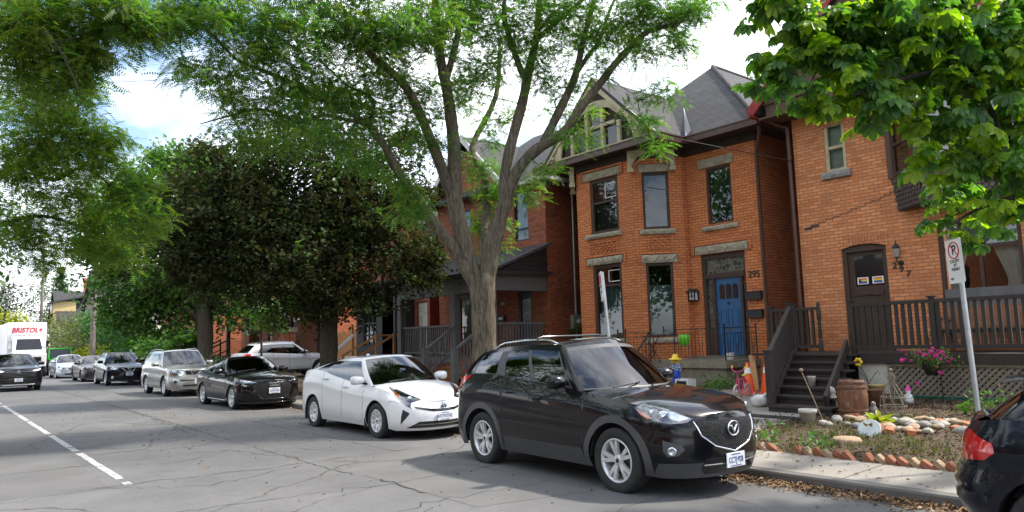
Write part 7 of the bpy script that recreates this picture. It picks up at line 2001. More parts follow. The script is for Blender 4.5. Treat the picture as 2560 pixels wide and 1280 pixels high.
def twigs_mesh(name, limbs, clumps, mat, parent, r=.014, sag=.15, limit=420, maxlen=3.2, r_end=.3):
    S = []; 
    for L in limbs:
        A = np.array([p[:3] for p in L])
        for i in range(len(A) - 1):
            for t in (0, .33, .66): S.append(np.append(A[i] * (1 - t) + A[i + 1] * t, L[i][3]))
    S = np.array(S); S = S[S[:, 3] < .30] if (S[:, 3] < .30).any() else S
    pool = [tuple(q) for q in S[:, :3]]
    m = MB(); C_ = clumps[NR.permutation(len(clumps))[:limit]]
    d0 = np.array([np.min(np.linalg.norm(S[:, :3] - c, axis=1)) for c in C_]); C_ = C_[np.argsort(d0)]
    pool = np.array(pool)
    for c in C_:
        d = np.linalg.norm(pool - c, axis=1); j = int(np.argmin(d)); a = Vector(pool[j]); b = Vector(c); L = d[j]
        if L > maxlen or L < .05: continue
        mid = a.lerp(b, .5) + Vector((NR.normal(0, .08), NR.normal(0, .08), sag * L * .5)) * min(1, L)
        rb = r * (.6 + .5 * L)
        pts = [a, a.lerp(mid, .6), mid.lerp(b, .3), b]
        m.tube(pts, [rb, rb * .8, rb * .6, rb * r_end], 4, 0, False)
        pool = np.concatenate([pool, np.array([mid, b])])
    return m.build(name, [mat], parent)
def tree(name, label, base, limbs, B, tps, mats, slots, barkm, mult=1.0, tilt=.35, sc=(.8, 1.25), twig=dict(), group=None, cat='tree', **bk):
    t = thing(name, label, cat, base, group)
    if limbs: limbs_mesh('trunk', limbs, barkm, t)
    pos, cl = blob_points(B, mult, **bk)
    if limbs: twigs_mesh('twig_clumps', limbs, cl, B_TWIG, t, **twig)
    leaf_mesh('crown', scatter(tps, pos, slots, tilt, sc), mats, t)
    return t
T_LOC = [frond_spray() for _ in range(8)]
T_MAP = [maple_spray() for _ in range(8)]
T_MAPF = [maple_spray(6, .20, .35) for _ in range(6)]
T_PALM = [palm_spray() for _ in range(10)]
T_SMALL = [simple_spray() for _ in range(8)]
T_BIG = [simple_spray(8, .34, .20, .8, .5) for _ in range(6)]
LOC[0][0] = LOC[0][0][:2] + (.10,) + LOC[0][0][3:]
tree('honey_locust', 'big honey locust forking into pale grey limbs above the two nearest parked cars', (LOC[0][0][0], LOC[0][0][1], .13), LOC, LOCB, T_LOC, [L_LOCUST, L_LOCUSTY], (.75, .25), B_LOCUST, 1.2, twig=dict(limit=560, r=.015))
tree('overhanging_locust', 'yellow-green locust reaching over the road from beyond the left edge', (LEFT[0][0][0], LEFT[0][0][1], 0.05), LEFT, LEFTB, T_LOC, [L_LOCUST, L_LOCUSTY], (.35, .65), B_TWIG, 1.5, twig=dict(limit=420, r=.013))
tree('horse_chestnut', 'horse chestnut with large fingered leaves hanging across the gabled brick house', (CHL[0][1][0], CHL[0][1][1], .15), CHL, CHB, T_PALM, [L_CHEST, L_CHESTY], (.55, .45), B_TWIG, .62, .3, (.62, .98), twig=dict(limit=520, r=.012, maxlen=1.6), clump=3, tight=.35, squash=.9)
M1 = [[(-22.45, 10.4, .1, .36), (-22.45, 10.4, .6, .29), (-22.42, 10.4, 1.8, .28), (-22.38, 10.4, 2.8, .27), (-22.3, 10.4, 4.5, .2), (-22.2, 10.5, 6.5, .12), (-22.1, 10.6, 8.8, .04)],
      [(-22.38, 10.4, 3.0, .16), (-22.9, 9.4, 4.2, .12), (-23.5, 8.2, 5.4, .07), (-24, 7.2, 6.2, .03)], [(-22.36, 10.4, 3.3, .14), (-21.9, 11.2, 4.4, .10), (-21.2, 12, 5.6, .05)], [(-22.33, 10.4, 4.0, .12), (-22.9, 9.3, 5.8, .08), (-23.2, 8.6, 7.2, .03)], [(-22.3, 10.4, 4.4, .12), (-21.8, 11.2, 6.2, .07), (-21.5, 11.9, 7.8, .03)]]
tree('bronze_maple', 'dense dark bronze-leaved maple in front of the white crossover', (-22.45, 10.4, .14), M1, MAP1, T_MAP, [L_PURPLE, L_MAPLE], (.93, .07), B_MAPLE, 2.2, .5, (.6, .95), clump=13, tight=.33, twig=dict(limit=260))
M2 = [[(-35.9, 10.4, .1, .48), (-35.9, 10.4, 1.0, .36), (-36, 10.4, 2.6, .35), (-36.4, 10.2, 4.5, .28), (-37, 9.8, 7, .18), (-37.6, 9.6, 10, .05)], [(-36, 10.4, 2.9, .2), (-36.8, 9.6, 3.6, .16), (-37.9, 8.3, 4.6, .12), (-38.9, 7.2, 5.6, .05)], [(-36, 10.4, 3.0, .15), (-36.7, 9.7, 4.2, .13), (-37.6, 8.8, 4.7, .1), (-38.4, 8, 5.6, .04)], [(-36.4, 10.2, 4.4, .15), (-36.8, 11.2, 5.8, .08), (-37.1, 11.6, 7.5, .03)]]
tree('green_maple', 'broad green maple with a dark trunk between the silver SUV and the hedge', (-35.9, 10.4, .14), M2, MAP2, T_MAPF, [L_MAPLE, L_HEDGE], (.55, .45), B_MAPLE, 1.6, .5, clump=9, twig=dict(limit=200, r=.02))
def blob_tree(name, label, x, y, z0, h, r, tps, mats, slots, n, group=None, barkm=None, cat='tree', sc=(.8, 1.25), trunk=.3, squash=.9, k=9):
    B = []
    rr_ = random.Random(int(x * 7 + y * 3))
    for i in range(k):
        a = rr_.uniform(0, 6.28); q = rr_.uniform(0, .62) * r
        B.append((x + q * math.cos(a), y + q * math.sin(a), z0 + h * rr_.uniform(.38, .88), r * rr_.uniform(.38, .58), n // k))
    limbs = [[(x, y, z0 - .1, trunk), (x, y, z0 + h * .3, trunk * .8), (x + .2, y, z0 + h * .85, trunk * .2)]] + [[(x, y, z0 + h * .3, trunk * .5), tuple(lerp(a_, b_, .5) for a_, b_ in zip((x, y, z0 + h * .4), b[:3])) + (trunk * .3,), b[:3] + (trunk * .1,)] for b in B[:5]]
    return tree(name, label, (x, y, z0), limbs, B, tps, mats, slots, barkm or B_MAPLE, 1, .5, sc, twig=dict(limit=40, r=.03), group=group, cat=cat, clump=8, squash=squash)
# leafy sapling, far street trees, garden shrubs
SAP = [(-27.2, 9.9, 3.0, .55, 60), (-26.6, 10.2, 2.5, .45, 45), (-27.9, 9.6, 3.6, .5, 40), (-26.0, 10.6, 3.2, .4, 30)]
tree('maple_sapling', 'light green young maple hanging before the brick-pillared porch', (-27.2, 9.9, .15), [[(-27.2, 9.9, .1, .05), (-27.2, 9.9, 2, .04), (-27.3, 9.8, 3.6, .02)]], SAP, T_MAP, [L_WEED], (1,), B_MAPLE, 1, .5, clump=6)
blob_tree('street_tree', 'dark-leaved street tree at the left edge beyond the charcoal SUV', -45.5, -.2, 0, 9.5, 4.3, T_BIG, [L_DIST, L_MAPLE], (.8, .2), 900)
TR = 'trees far down the street'
blob_tree('far_tree', 'reddish-brown tree far off above the white truck', -116, 6.0, 0, 12, 6, T_BIG, [L_REDBR, L_DIST], (.7, .3), 900, TR)
blob_tree('far_tree', 'dark green tree far off at the left picture edge', -108, 2.0, 0, 15, 7, T_BIG, [L_DIST], (1,), 900, TR)
blob_tree('far_tree', 'tall green tree closing the street behind the yellow house', -140, 18, 0, 15, 7, T_BIG, [L_DIST, L_MAPLE], (.6, .4), 700, TR)
blob_tree('far_tree', 'low yellow-green tree just above the white truck', -103, 7.3, 0, 7.2, 2.8, T_BIG, [L_YELLOW], (1,), 420, TR)
blob_tree('back_garden_tree', 'light green treetop showing left of the hipped roof peak', -19.2, 27.2, 0, 13.6, 1.9, T_MAPF, [L_HEDGE], (1,), 200, 'treetops behind the roofs')
blob_tree('back_garden_tree', 'light green treetop between the hipped roof and the dark red gable', -17.6, 30.6, 0, 15.2, 3.2, T_MAPF, [L_HEDGE], (1,), 420, 'treetops behind the roofs')
sp = thing('spruce', 'thin dark spruce standing behind the yellow house', 'tree', (-125, 15.5, 0))
limbs_mesh('trunk', [[(-125, 15.5, 0, .3), (-125, 15.5, 14, .04)]], B_MAPLE, sp)
pos = []
for k in range(22):
    z = 4 + k * .46; w = (14.3 - z) * .24
    for j in range(9):
        a = NR.uniform(0, 6.28)
        for q in (.35, .7, 1.0): pos.append((-125 + w * q * math.cos(a), 15.5 + w * q * math.sin(a), z - .3 * q * w))
leaf_mesh('crown', scatter([simple_spray(6, .5, .16, .3, .2)], np.array(pos), (1,), .3), [L_DIST], sp)
ACROSS = 'trees across the road, seen mirrored in windows and paint'
for x, y, hh, lab in ((-9, -12.5, 14, 'street tree across the road, mirrored in the upper bay window'), (3, -13, 12, 'street tree across the road, behind the viewpoint'), (-21, -13, 16.5, 'street tree across the road, facing the forked locust'), (-33, -12.5, 17, 'street tree across the road, facing the bronze maple'), (13, -12, 11, 'street tree across the road, beyond the cut-off hatchback')):
    blob_tree('street_tree', lab, x, y, 0, hh, 5.4, T_BIG, [L_LOCUST, L_MAPLE], (.5, .5), 850, ACROSS)
for i, x in enumerate((-36, -26, -16, -6, 4, 14)):  # unseen houses added to darken what windows and car paint mirror
    h = thing('added_facing_house', ('unseen brick house added across the road, facing the green maple', 'unseen brick house added across the road, facing the black saloon', 'unseen brick house added across the road, facing the forked locust', 'unseen brick house added across the road, facing the blue door', 'unseen brick house added across the road, facing the gabled house', 'unseen brick house added across the road, beyond the picture edge')[i], 'house', (x, -19, 0), 'unseen houses added across the road to darken reflections')
    m = MB(); m.box(x - 4, -26, 0, x + 4, -18.5, 6.5); m.build('wall', [M_BR293 if i % 2 else M_BRFAR], h)
    m = MB(); roof_poly(m, [(x - 4.5, -18, 6.3), (x, -18, 9.6), (x, -26.4, 9.6), (x - 4.5, -26.4, 6.3)]); roof_poly(m, [(x, -18, 9.6), (x + 4.5, -18, 6.3), (x + 4.5, -26.4, 6.3), (x, -26.4, 9.6)]); m.build('roof', [M_SHINGLE], h)
    for u, z in ((-2.6, 1.2), (1.4, 1.2), (-2.6, 4), (1.4, 4)):
        m = MB(); m.box(x + u, -18.52, z, x + u + 1.2, -18.44, z + 1.6); m.build('window', [M_BLACKGL], h)
def shrub(name, label, B, mats, slots, tps, mult=1.0, cat='shrub', group=None, sc=(.8, 1.3), **k):
    z = min(b[2] - b[3] for b in B)
    return tree(name, label, (B[0][0], B[0][1], z), [], B, tps, mats, slots, None, mult, .6, sc, group=group, cat=cat, **k)
def row(x0, x1, y, z, r, n, cnt): return [(lerp(x0, x1, (k + .5) / n), y + .2 * math.sin(k * 3.1), z + .15 * math.sin(k * 1.7), r, cnt) for k in range(n)]
T_HEDGE = [simple_spray(10, .10, .06, .25) for _ in range(6)]
T_HB = [simple_spray(9, .22, .13, .5) for _ in range(6)]
shrub('clipped_hedge', 'bright green hedge above the silver SUV, below the arched window', row(-49, -39.5, 10.9, 1.75, .62, 9, 90) + row(-49, -39.5, 10.9, .9, .7, 9, 40), [L_HEDGE], (1,), T_HB, 1.2, 'hedge')
shrub('ivy_mass', 'big mound of dark green ivy behind the utility pole', [(-72, 12.4, 2.2, 1.9, 260), (-70, 12, 3.6, 1.6, 220), (-66, 12.2, 2.8, 1.9, 240), (-62, 12, 2.6, 1.6, 200), (-58, 11.9, 2.0, 1.5, 160), (-68, 12, 1.2, 1.6, 160), (-60, 11.8, 1.0, 1.4, 120), (-73, 12.6, 4.4, 1.1, 90)], [L_IVY], (1,), T_HB, 1.3, 'ivy')
shrub('olive_bush', 'large olive-green bush beside the white truck', [(-75, 10.5, 2.6, 2.2, 260), (-70, 9.8, 2.0, 1.8, 200), (-79, 10.5, 3.6, 2.2, 220), (-66, 9.8, 1.2, 1.5, 140)], [L_OLIVE], (1,), T_HB, 1.2, 'bush')
shrub('flower_bush', 'low yellow-flowering bush at the foot of the utility pole', [(-64, 9.8, .9, 1.1, 140), (-61, 10, .8, 1.0, 120)], [L_YELLOW], (1,), T_HB, 1.0, 'bush')
shrub('porch_shrub', 'low green shrub at the foot of the dark maple, right of its trunk', row(-34.8, -31, 10.6, .55, .55, 5, 45), [L_HEDGE], (1,), T_SMALL, 1.3)
# ------------------------------------------------------------------ truck, van and jeep up the street
DRV = 'vehicles driving up the street'
t = thing('box_truck', 'white box truck with red BRISTOL+ lettering above its cab', 'truck', (-61, 5.2, 0), DRV)
m = MB(); m.box(-66, 4.08, .95, -58.7, 6.36, 3.72); b_ = m.build('cargo_box', [M_SIGNW], t, bevel=.04)
m = MB(); m.box(-66, 6.362, 1.0, -58.9, 6.372, 3.6); m.build('side_panel', [plain('dark_truck_side', (.07, .065, .06), .6)], b_)
text_mesh('lettering', 'BRISTOL+', .46, M_REDTXT, b_, frame(Vector((-58.69, 5.2, 3.17)) - worg(t), (0, 1, 0), (0, 0, 1)), .004, sx=.88, shear=.22, bold=.014)
m = MB(); m.box(-58.7, 4.55, 2.86, -58.69, 5.85, 2.885); m.build('small_print', [plain('pale_print', (.35, .36, .40), .6)], b_)
m = MB(); m.box(-66, 4.3, .55, -56.6, 6.1, .95); m.build('chassis', [M_DARK], t)
m = MB(); m.prism([(-58.6, 4.3, .7), (-56.0, 4.3, .7), (-55.9, 4.3, 1.55), (-56.9, 4.3, 1.75), (-57.5, 4.3, 2.72), (-58.6, 4.3, 2.78)], (0, 1.8, 0)); cb_ = m.build('cab', [M_SIGNW], t, bevel=.05)
m = MB(); m.quad((-56.93, 4.45, 1.84), (-56.93, 5.95, 1.84), (-57.44, 5.85, 2.62), (-57.44, 4.55, 2.62)); m.build('windscreen', [M_BLACKGL], cb_)
m = MB(); m.box(-57.6, 6.10, 1.75, -58.3, 6.115, 2.5); m.box(-57.6, 4.285, 1.75, -58.3, 4.30, 2.5); m.build('side_window', [M_BLACKGL], cb_)
m = MB(); m.box(-55.93, 4.6, 1.0, -55.90, 5.8, 1.35); m.build('grille', [M_BLACKGL], cb_)
for y in (4.1, 6.2):
    m = MB(); m.box(-57.0, y - .06, 1.95, -56.9, y + .10, 2.4); m.build('wing_mirror', [M_CHROME], cb_)
for k in range(5):
    m = MB(); m.box(-57.52, 4.6 + k * .28, 2.76, -57.42, 4.68 + k * .28, 2.80); m.build('marker_lamp', [M_AMBER], cb_)
for x in (-57.2, -64.5):
    for s_ in (-1, 1): 
        w_ = wheel(t, x + 61, s_ * .88, s_, .42, .26, .27, 'plain', 6); 
t.location = Vector(t.location) + Vector((-1.3, .36, 0))
t = thing('cream_box_truck', 'cream box truck with an orange panel, half hidden at the left edge', 'truck', (-70, 2.6, 0), DRV)
m = MB(); m.box(-76, 1.3, .9, -66.5, 3.6, 3.75); b_ = m.build('cargo_box', [plain('cream_truck_paint', (.58, .60, .50), .5, var=.06)], t)
m = MB(); m.box(-66.5, 2.5, 2.3, -66.49, 3.2, 3.1); m.build('orange_panel', [plain('dull_orange', (.45, .22, .08), .6)], b_)
m = MB(); m.box(-76, 1.4, .4, -66.6, 3.5, .9); m.build('chassis', [M_DARK], t)
for x in (-67.8, -74.5):
    for s_ in (-1, 1): wheel(t, x + 70, s_ * .95, s_, .42, .26, .27, 'plain', 6)
t.location = Vector(t.location) + Vector((-2.2, 1.25, 0))
t = thing('green_jeep', 'bright green boxy off-road car behind the icy-silver saloon', 'car', (-61.6, 7.35, 0), 'cars parked along the kerb')
X0 = -59.6
m = MB(); m.box(X0 - 4.0, 6.62, .55, X0 - .1, 8.08, 1.12); m.box(X0 - 1.4, 6.75, 1.12, X0 - .1, 7.95, 1.22); m.box(X0 - 4.0, 6.55, 1.0, X0 - 1.5, 8.15, 1.15); bd = m.build('body', [P_GREEN], t, bevel=.04)
m = MB(); m.beam((X0 - 1.5, 6.62, 1.12), (X0 - 1.75, 6.68, 1.82), .08, .08); m.beam((X0 - 1.5, 8.08, 1.12), (X0 - 1.75, 8.02, 1.82), .08, .08); m.box(X0 - 3.9, 6.62, 1.80, X0 - 1.68, 8.08, 1.90)
for x in (-2.7, -3.85): 
    for y in (6.63, 8.0): m.box(X0 + x, y, 1.12, X0 + x + .1, y + .07, 1.8)
m.build('cab_frame', [P_GREEN], t, bevel=.03)
m = MB(); m.quad((X0 - 1.5, 6.68, 1.16), (X0 - 1.5, 8.02, 1.16), (X0 - 1.74, 7.97, 1.78), (X0 - 1.74, 6.73, 1.78)); m.build('windscreen', [M_BLACKGL], t)
m = MB(); m.box(X0 - 3.8, 6.64, 1.15, X0 - 1.75, 6.66, 1.78); m.box(X0 - 3.8, 8.04, 1.15, X0 - 1.75, 8.06, 1.78); m.build('side_window', [M_BLACKGL], t)
m = MB(); 
for k in range(7): m.box(X0 - .11, 7.0 + k * .105, .72, X0 - .09, 7.06 + k * .105, 1.10)
m.build('grille', [M_DARK], t)
for s_ in (-1, 1):
    m = MB(); m.lathe([(0, .03), (.09, .03), (.10, 0)], (X0 - .1, 7.35 + s_ * .55, .95), (1, 0, 0), 16); m.build('headlight', [M_LAMP], t)
    m = MB(); m.box(X0 - 1.7, 7.35 + s_ * .92 - .08, 1.15, X0 - 1.6, 7.35 + s_ * .92 + .14 * s_, 1.38); m.build('wing_mirror', [M_BLACKP], t)
    for x in (.9, 3.3):
        wheel(t, X0 + 61.6 - x, s_ * .78, s_, .40, .26, .22, 'plain', 5); m = MB(); m.box(X0 - x - .5, 7.35 + s_ * .70, .83, X0 - x + .5, 7.35 + s_ * .93, .90); m.build('mudguard', [M_CLAD], t)
m = MB(); m.box(X0 - .1, 6.6, .52, X0 + .12, 8.1, .70); m.build('bumper', [M_BLACKP], t)
t.location = Vector(t.location) + Vector((-.3, .42, 0))
# roof bars on the nearest car
c = cars['cx5']; m = MB()
for x in (-.35,):
    m.tube([(x, -.60, 1.72), (x, -.5, 1.745), (x, .5, 1.745), (x, .60, 1.72)], .018, 6)
m.build('roof_bar', [M_BLACKGL], c.root, world=False)
# ------------------------------------------------------------------ road: lane dashes, cracks, litter
rng = random.Random(3)
mb = MB()
for a, b in ((-47, -44), (-39, -36), (-33, -30), (-28.6, -24.2), (-24.0, -21.9), (-21.6, -18.0), (-17.6, -15.2), (-15.1, -14.5), (-14.2, -10.95), (-10.66, -10.4)):
    x = a
    while x < b - .01:
        x2 = min(b, x + rng.uniform(.3, .6)); w0, w1 = rng.uniform(-.008, .008), rng.uniform(-.008, .008)
        mb.quad((x, 2.07 + w0, .0135), (x2, 2.07 + w1, .0135), (x2, 2.17 - w0, .0135), (x, 2.17 + w1, .0135)); x = x2
def roadpaint():
    t = NT('worn_road_paint'); b = t.bsdf(Roughness=.7); n = t.noise(t.co('Object'), 13, 5, .7)
    t.link(t.ramp(n, [(.36, (.12, .12, .12)), (.47, (.38, .377, .372)), (.8, (.48, .475, .47))]), b.inputs['Base Color']); return t.mat
tag(mb.build('lane_marking', [roadpaint()]), kind='structure')
def rz(x, y): 
    k = kerb_y(x); 
    return (.012 * min(1, (y + 3.4) / 4.6) if y < 1.2 else .012 * (1 - (y - 1.2) / max(.1, k - 2.9))) if y < k - 1.7 else road_z(y, x)
mb = MB()
def crack(pts, w, jag=.05, step=.14):
    P = []
    for i in range(len(pts) - 1):
        a, b = Vector(pts[i] + (0,)), Vector(pts[i + 1] + (0,)); n = max(1, int((b - a).length / step))
        P += [a.lerp(b, k / n) + Vector((rng.gauss(0, jag), rng.gauss(0, jag), 0)) for k in range(n)]
    vs = []
    for i, p in enumerate(P):
        d = (P[min(i + 1, len(P) - 1)] - P[max(0, i - 1)]); d = Vector((-d.y, d.x, 0)).normalized() * w * rng.uniform(.25, 1.0)
        vs += [(p.x + d.x, p.y + d.y, rz(p.x, p.y) + .005), (p.x - d.x, p.y - d.y, rz(p.x, p.y) + .005)]
    mb.add(vs, [(2 * i, 2 * i + 1, 2 * i + 3, 2 * i + 2) for i in range(len(P) - 1)])
crack([(-60, 4.75), (-24, 4.6), (-15.2, 4.47)], .016, .035); crack([(-15.2, 4.47), (-9.6, 4.42), (-8.7, 4.5)], .010, .03); crack([(-8.3, 4.55), (-7.0, 4.5)], .026, .03)
crack([(-23.5, 4.6), (-17.0, 4.35), (-15.6, 4.1)], .012, .08); crack([(-60, 6.2), (-10, 5.85)], .008, .02)
for x, dx, w in ((-38, .5, .015), (-31.5, -.6, .017), (-27.6, .5, .016), (-25, -.4, .015), (-21.2, .7, .018), (-17.4, .5, .020), (-15.0, -.5, .018), (-12.6, .4, .014), (-10.35, .3, .017), (-8.2, .5, .013), (-6.6, -.2, .012), (-5.2, .3, .012)):
    crack([(x, -3.2), (x + dx * .3, 0), (x - dx * .2, 2.1), (x + dx * .5, 4.4), (x + dx * .4, 6.3)], w * .6, .05)
    if rng.random() < .7: crack([(x, 1.9), (x + .8, 2.9), (x + .5, 3.6), (x + dx * .5, 4.3)], w * .5, .06)
for k in range(4):
    x, y = rng.uniform(-20, -5), rng.uniform(0, 5.5); crack([(x, y), (x + rng.uniform(-.9, .9), y + rng.uniform(.3, .9)), (x + rng.uniform(-.9, .9), y + rng.uniform(.8, 1.6))], .006, .03)
tag(mb.build('road_cracks', [plain('crack_tar', (.034, .033, .033), .9, var=.4)]), kind='structure')
mb = MB()
for q in ([(-8.75, 4.52), (-6.2, 4.5), (-5.9, 5.9), (-8.4, 5.85)], [(-27, 4.7), (-17.5, 4.5), (-17.2, 5.95), (-26.8, 6.1)], [(-14.9, .2), (-10.4, .15), (-10.5, 1.9), (-14.8, 1.95)]):
    mb.poly([(x, y, rz(x, y) + .0025) for x, y in q])
tag(mb.build('road_patch', [concrete_slab('paler_asphalt', (.128, .126, .126))]), kind='structure')
def flat(n, fx_, fy_, fz_, jit=.006):
    x = fx_(n); y = fy_(n); z = np.array([fz_(a, b) for a, b in zip(x, y)]) + NR.uniform(.004, .004 + jit, n)
    return np.stack([x, y, z], 1)
T_DEAD = [diamond(.055, .03, .008), diamond(.04, .02, .01), diamond(.075, .035, .012)]
def kg(x): return np.array([kerb_y(a) for a in x])
x = NR.uniform(-5.4, 3, 5200); y = kg(x) - np.abs(NR.normal(0, .17, 5200)) - .01
A_ = np.stack([x, y, np.array([road_z(b, a) for a, b in zip(x, y)]) + .006 + NR.uniform(0, .05, 5200) * np.clip(1 - (kg(x) - y) / .3, 0, 1)], 1)
x2 = NR.uniform(-34, -5, 2600); y2 = kg(x2) - np.abs(NR.normal(0, .35, 2600)) - .02
A2 = np.stack([x2, y2, np.array([road_z(b, a) for a, b in zip(x2, y2)]) + .008], 1)
A3 = flat(380, lambda n: NR.uniform(-26, -1, n), lambda n: NR.uniform(2.5, 7, n), lambda a, b: rz(a, b))
A4 = flat(260, lambda n: NR.uniform(-10, 2, n), lambda n: NR.uniform(8.0, 8.95, n), lambda a, b: .076 + (b - 7.97) * .0198, .003)
tag(leaf_mesh('leaf_litter', scatter(T_DEAD, np.concatenate([A_, A2, A3, A4]), (1,), .3, (.5, 1.05)), [L_DEAD], None), kind='stuff')
# lawn: mulch chips, grass and weeds
def lawn_pos(n, x0, x1, y0, y1): return flat(n, lambda k: NR.uniform(x0, x1, k), lambda k: NR.uniform(y0, y1, k), lambda a, b: lawn_z(b) + .0)
keep = lambda P: P[~((P[:, 0] < -7.2) & (P[:, 1] > 10.2) & (P[:, 0] > -9.5)) & (P[:, 1] > kg(P[:, 0]) + 1.22)]
tag(leaf_mesh('mulch', scatter(T_DEAD, keep(lawn_pos(15000, -8.6, -1, 9.0, 14.9)), (1,), .4, (.5, 1.1)), [L_MULCH], None), kind='stuff')
T_GR = [join([xf(diamond(.07, .010), rot('Z', NR.uniform(0, 6.28)) @ rot('Y', -NR.uniform(.6, 1.4)), NR.normal(0, .02, 3) * (1, 1, 0)) for _ in range(7)]) for _ in range(6)]
P = lawn_pos(3600, -9.4, -1, 9.0, 12.6); P = keep(P)
msk = np.sin(P[:, 0] * 2.1 + 1.3 * np.sin(P[:, 1] * 1.7)) + np.sin(P[:, 1] * 3.1 + P[:, 0]) + NR.normal(0, .7, len(P)) > .1
P2 = lawn_pos(7000, -50, -9, 9.3, 14)
tag(leaf_mesh('grass', scatter(T_GR, np.concatenate([P[msk], P2[P2[:, 1] > kg(P2[:, 0]) + 1.25]]), (1,), .2), [L_GRASS], None), kind='stuff')
T_WEED = [simple_spray(9, .09, .045, .10, .9) for _ in range(5)]
for i, (x, y, n, r, lab) in enumerate(((-5.13, 9.12, 3, .06, 'leafy weed sprouting over the brick edging, smaller of two'), (-4.9, 9.2, 5, .09, 'larger bushy weed sprouting over the brick edging'), (-5.7, 9.3, 4, .08, 'small weed by the front bumper of the black SUV'), (-10.6, 14.9, 30, .45, 'dark leafy weeds along the foot of the stone porch'), (-4.55, 13.3, 8, .18, 'pale broad-leaved plant beside the parking sign pole'), (-4.2, 13.6, 7, .18, 'pale leafy plant just right of the sign pole'), (-17.9, 17.3, 14, .2, 'weed growing under the electric meter'))):
    t = thing('weed', lab, 'plant', (x, y, lawn_z(y)), 'weeds in the front garden')
    leaf_mesh('foliage', scatter(T_WEED, np.array([(x, y, lawn_z(y) + .12)]) + NR.normal(0, 1, (n, 3)) * (r, r, .07) * np.array([[.6, .6, 1]]) + ((0, 0, 1.4) if x < -17 else (0, 0, 0)), (1,), .4, (.9, 1.5)), [L_WEED], t)
t = thing('hosta', 'light green rosette plant in the middle of the stone bed', 'plant', (-5.31, 11.62, .2))
leaf_mesh('foliage', [(leaflet2(.26, .07, .02, .06), np.repeat(np.array([[-5.31, 11.62, .22]]), 26, 0), np.arange(26) * 2.4, -NR.uniform(.3, 1.1, 26), np.zeros(26), NR.uniform(.7, 1.1, 26), 0)], [L_YELLOW], t)
# tilted bricks along the lawn edge; stones of the bed
def copies(proto, lst, label, cat, group):
    for i, (p, r, s_) in enumerate(lst):
        o = proto if i == 0 else proto.copy()
        if i: COL.objects.link(o)
        o.location = p; o.rotation_euler = r; o.scale = (s_, s_, s_); tag(o, label if isinstance(label, str) else label[i], cat, group)
m1 = MB(); m1.box(-.10, -.05, -.035, .10, .05, .035); pr = m1.build('edging_brick', [stone('weathered_red_brick', (.27, .105, .055), 9, .4)], None, bevel=.006)
m1 = MB(); m1.box(-.10, -.05, -.035, .10, .05, .035); pr2 = m1.build('edging_brick', [M_SAND], None, bevel=.008)
la, lb = [], []
for k in range(24):
    x = -5.85 + k * .132; q = ((x, kerb_y(x) + 1.24 + rng.uniform(-.02, .02), .105), (rng.uniform(-.1, .1), .70 + rng.uniform(-.16, .16), rng.uniform(-.1, .1)), 1)
    if k in (3, 4, 11): continue
    (la if k % 5 in (0, 2, 4) else lb).append(q)
copies(pr, la, 'red brick set on its corner in the saw-tooth lawn edging', 'brick', 'saw-tooth brick edging'); copies(pr2, lb, 'sandy buff brick set on its corner in the saw-tooth lawn edging', 'brick', 'saw-tooth brick edging')
def rock(name, mat, sq, seed):
    r_ = random.Random(seed); m = MB(); m.ball((0, 0, 0), 1, 0, 10, sq); m.v = [(a * r_.uniform(.85, 1.12), b * r_.uniform(.85, 1.12), c_ * r_.uniform(.85, 1.1)) for a, b, c_ in m.v]
    return weld(m.build(name, [mat], None))
rl = {'w': [], 'g': [], 's': [], 'b': []}
for k in range(64):
    a = rng.uniform(0, 6.28); q = rng.uniform(.55, 1.0) if k < 34 else rng.uniform(.2, .8)
    x, y = -5.15 + 1.05 * q * math.cos(a), 11.7 + .85 * q * math.sin(a)
    if math.hypot(x + 5.31, y - 11.62) < .2: continue
    kind = 'wgsb'[k % 4] if k < 34 else 'wwgs'[k % 4]
    rl[kind].append(((x, y, lawn_z(y) + .03), (rng.uniform(-.3, .3), rng.uniform(-.3, .3), rng.uniform(0, 3)), rng.uniform(.6, 1.35) if kind != 'b' else 1))
copies(rock('garden_stone', M_PEBBLE, (.09, .07, .055), 1), rl['w'], 'whitish rounded stone in the garden bed', 'stone', 'stones of the garden bed')
copies(rock('garden_stone', M_GREYSTONE, (.10, .07, .05), 2), rl['g'], 'grey rounded stone in the garden bed', 'stone', 'stones of the garden bed')
copies(rock('garden_stone', M_SAND, (.13, .08, .04), 3), rl['s'], 'flat sandy stone in the garden bed', 'stone', 'stones of the garden bed')
m1 = MB(); m1.box(-.11, -.06, -.04, .11, .06, .04); copies(m1.build('garden_brick', [M_BRFAR], None, bevel=.012), rl['b'], 'worn orange brick lying in the garden bed', 'brick', 'stones of the garden bed')
m = MB(); m.lathe([(0, .018), (.15, .018), (.16, .01), (.16, -.018), (0, -.018)], (-5.06, 10.72, .25), (.1, -.75, .65), 22, 0, False); o = m.build('garden_plaque', [plain('pale_blue_plaster', (.36, .41, .43), .7, var=.1)], None); tag(o, 'round pale garden plaque with a butterfly, leaning on the stones', 'plaque')
m = MB()
for s_ in (-1, 1): m.prism([(-5.06, 10.693, .31), (-5.06 + s_ * .07, 10.68, .345), (-5.06 + s_ * .06, 10.70, .30), (-5.06 + s_ * .03, 10.715, .285)], (0, -.012, .008))
m.build('butterfly', [M_GOLDCLAY], o, world=True)
m = MB(); m.lathe([(0, .09), (.17, .085), (.2, .05), (.19, 0)], (-5.07, 10.05, .12), (0, 0, 1), 14); tag(m.build('flat_stone', [M_SAND], None), 'flat round sandy stone lying alone in the grass', 'stone')
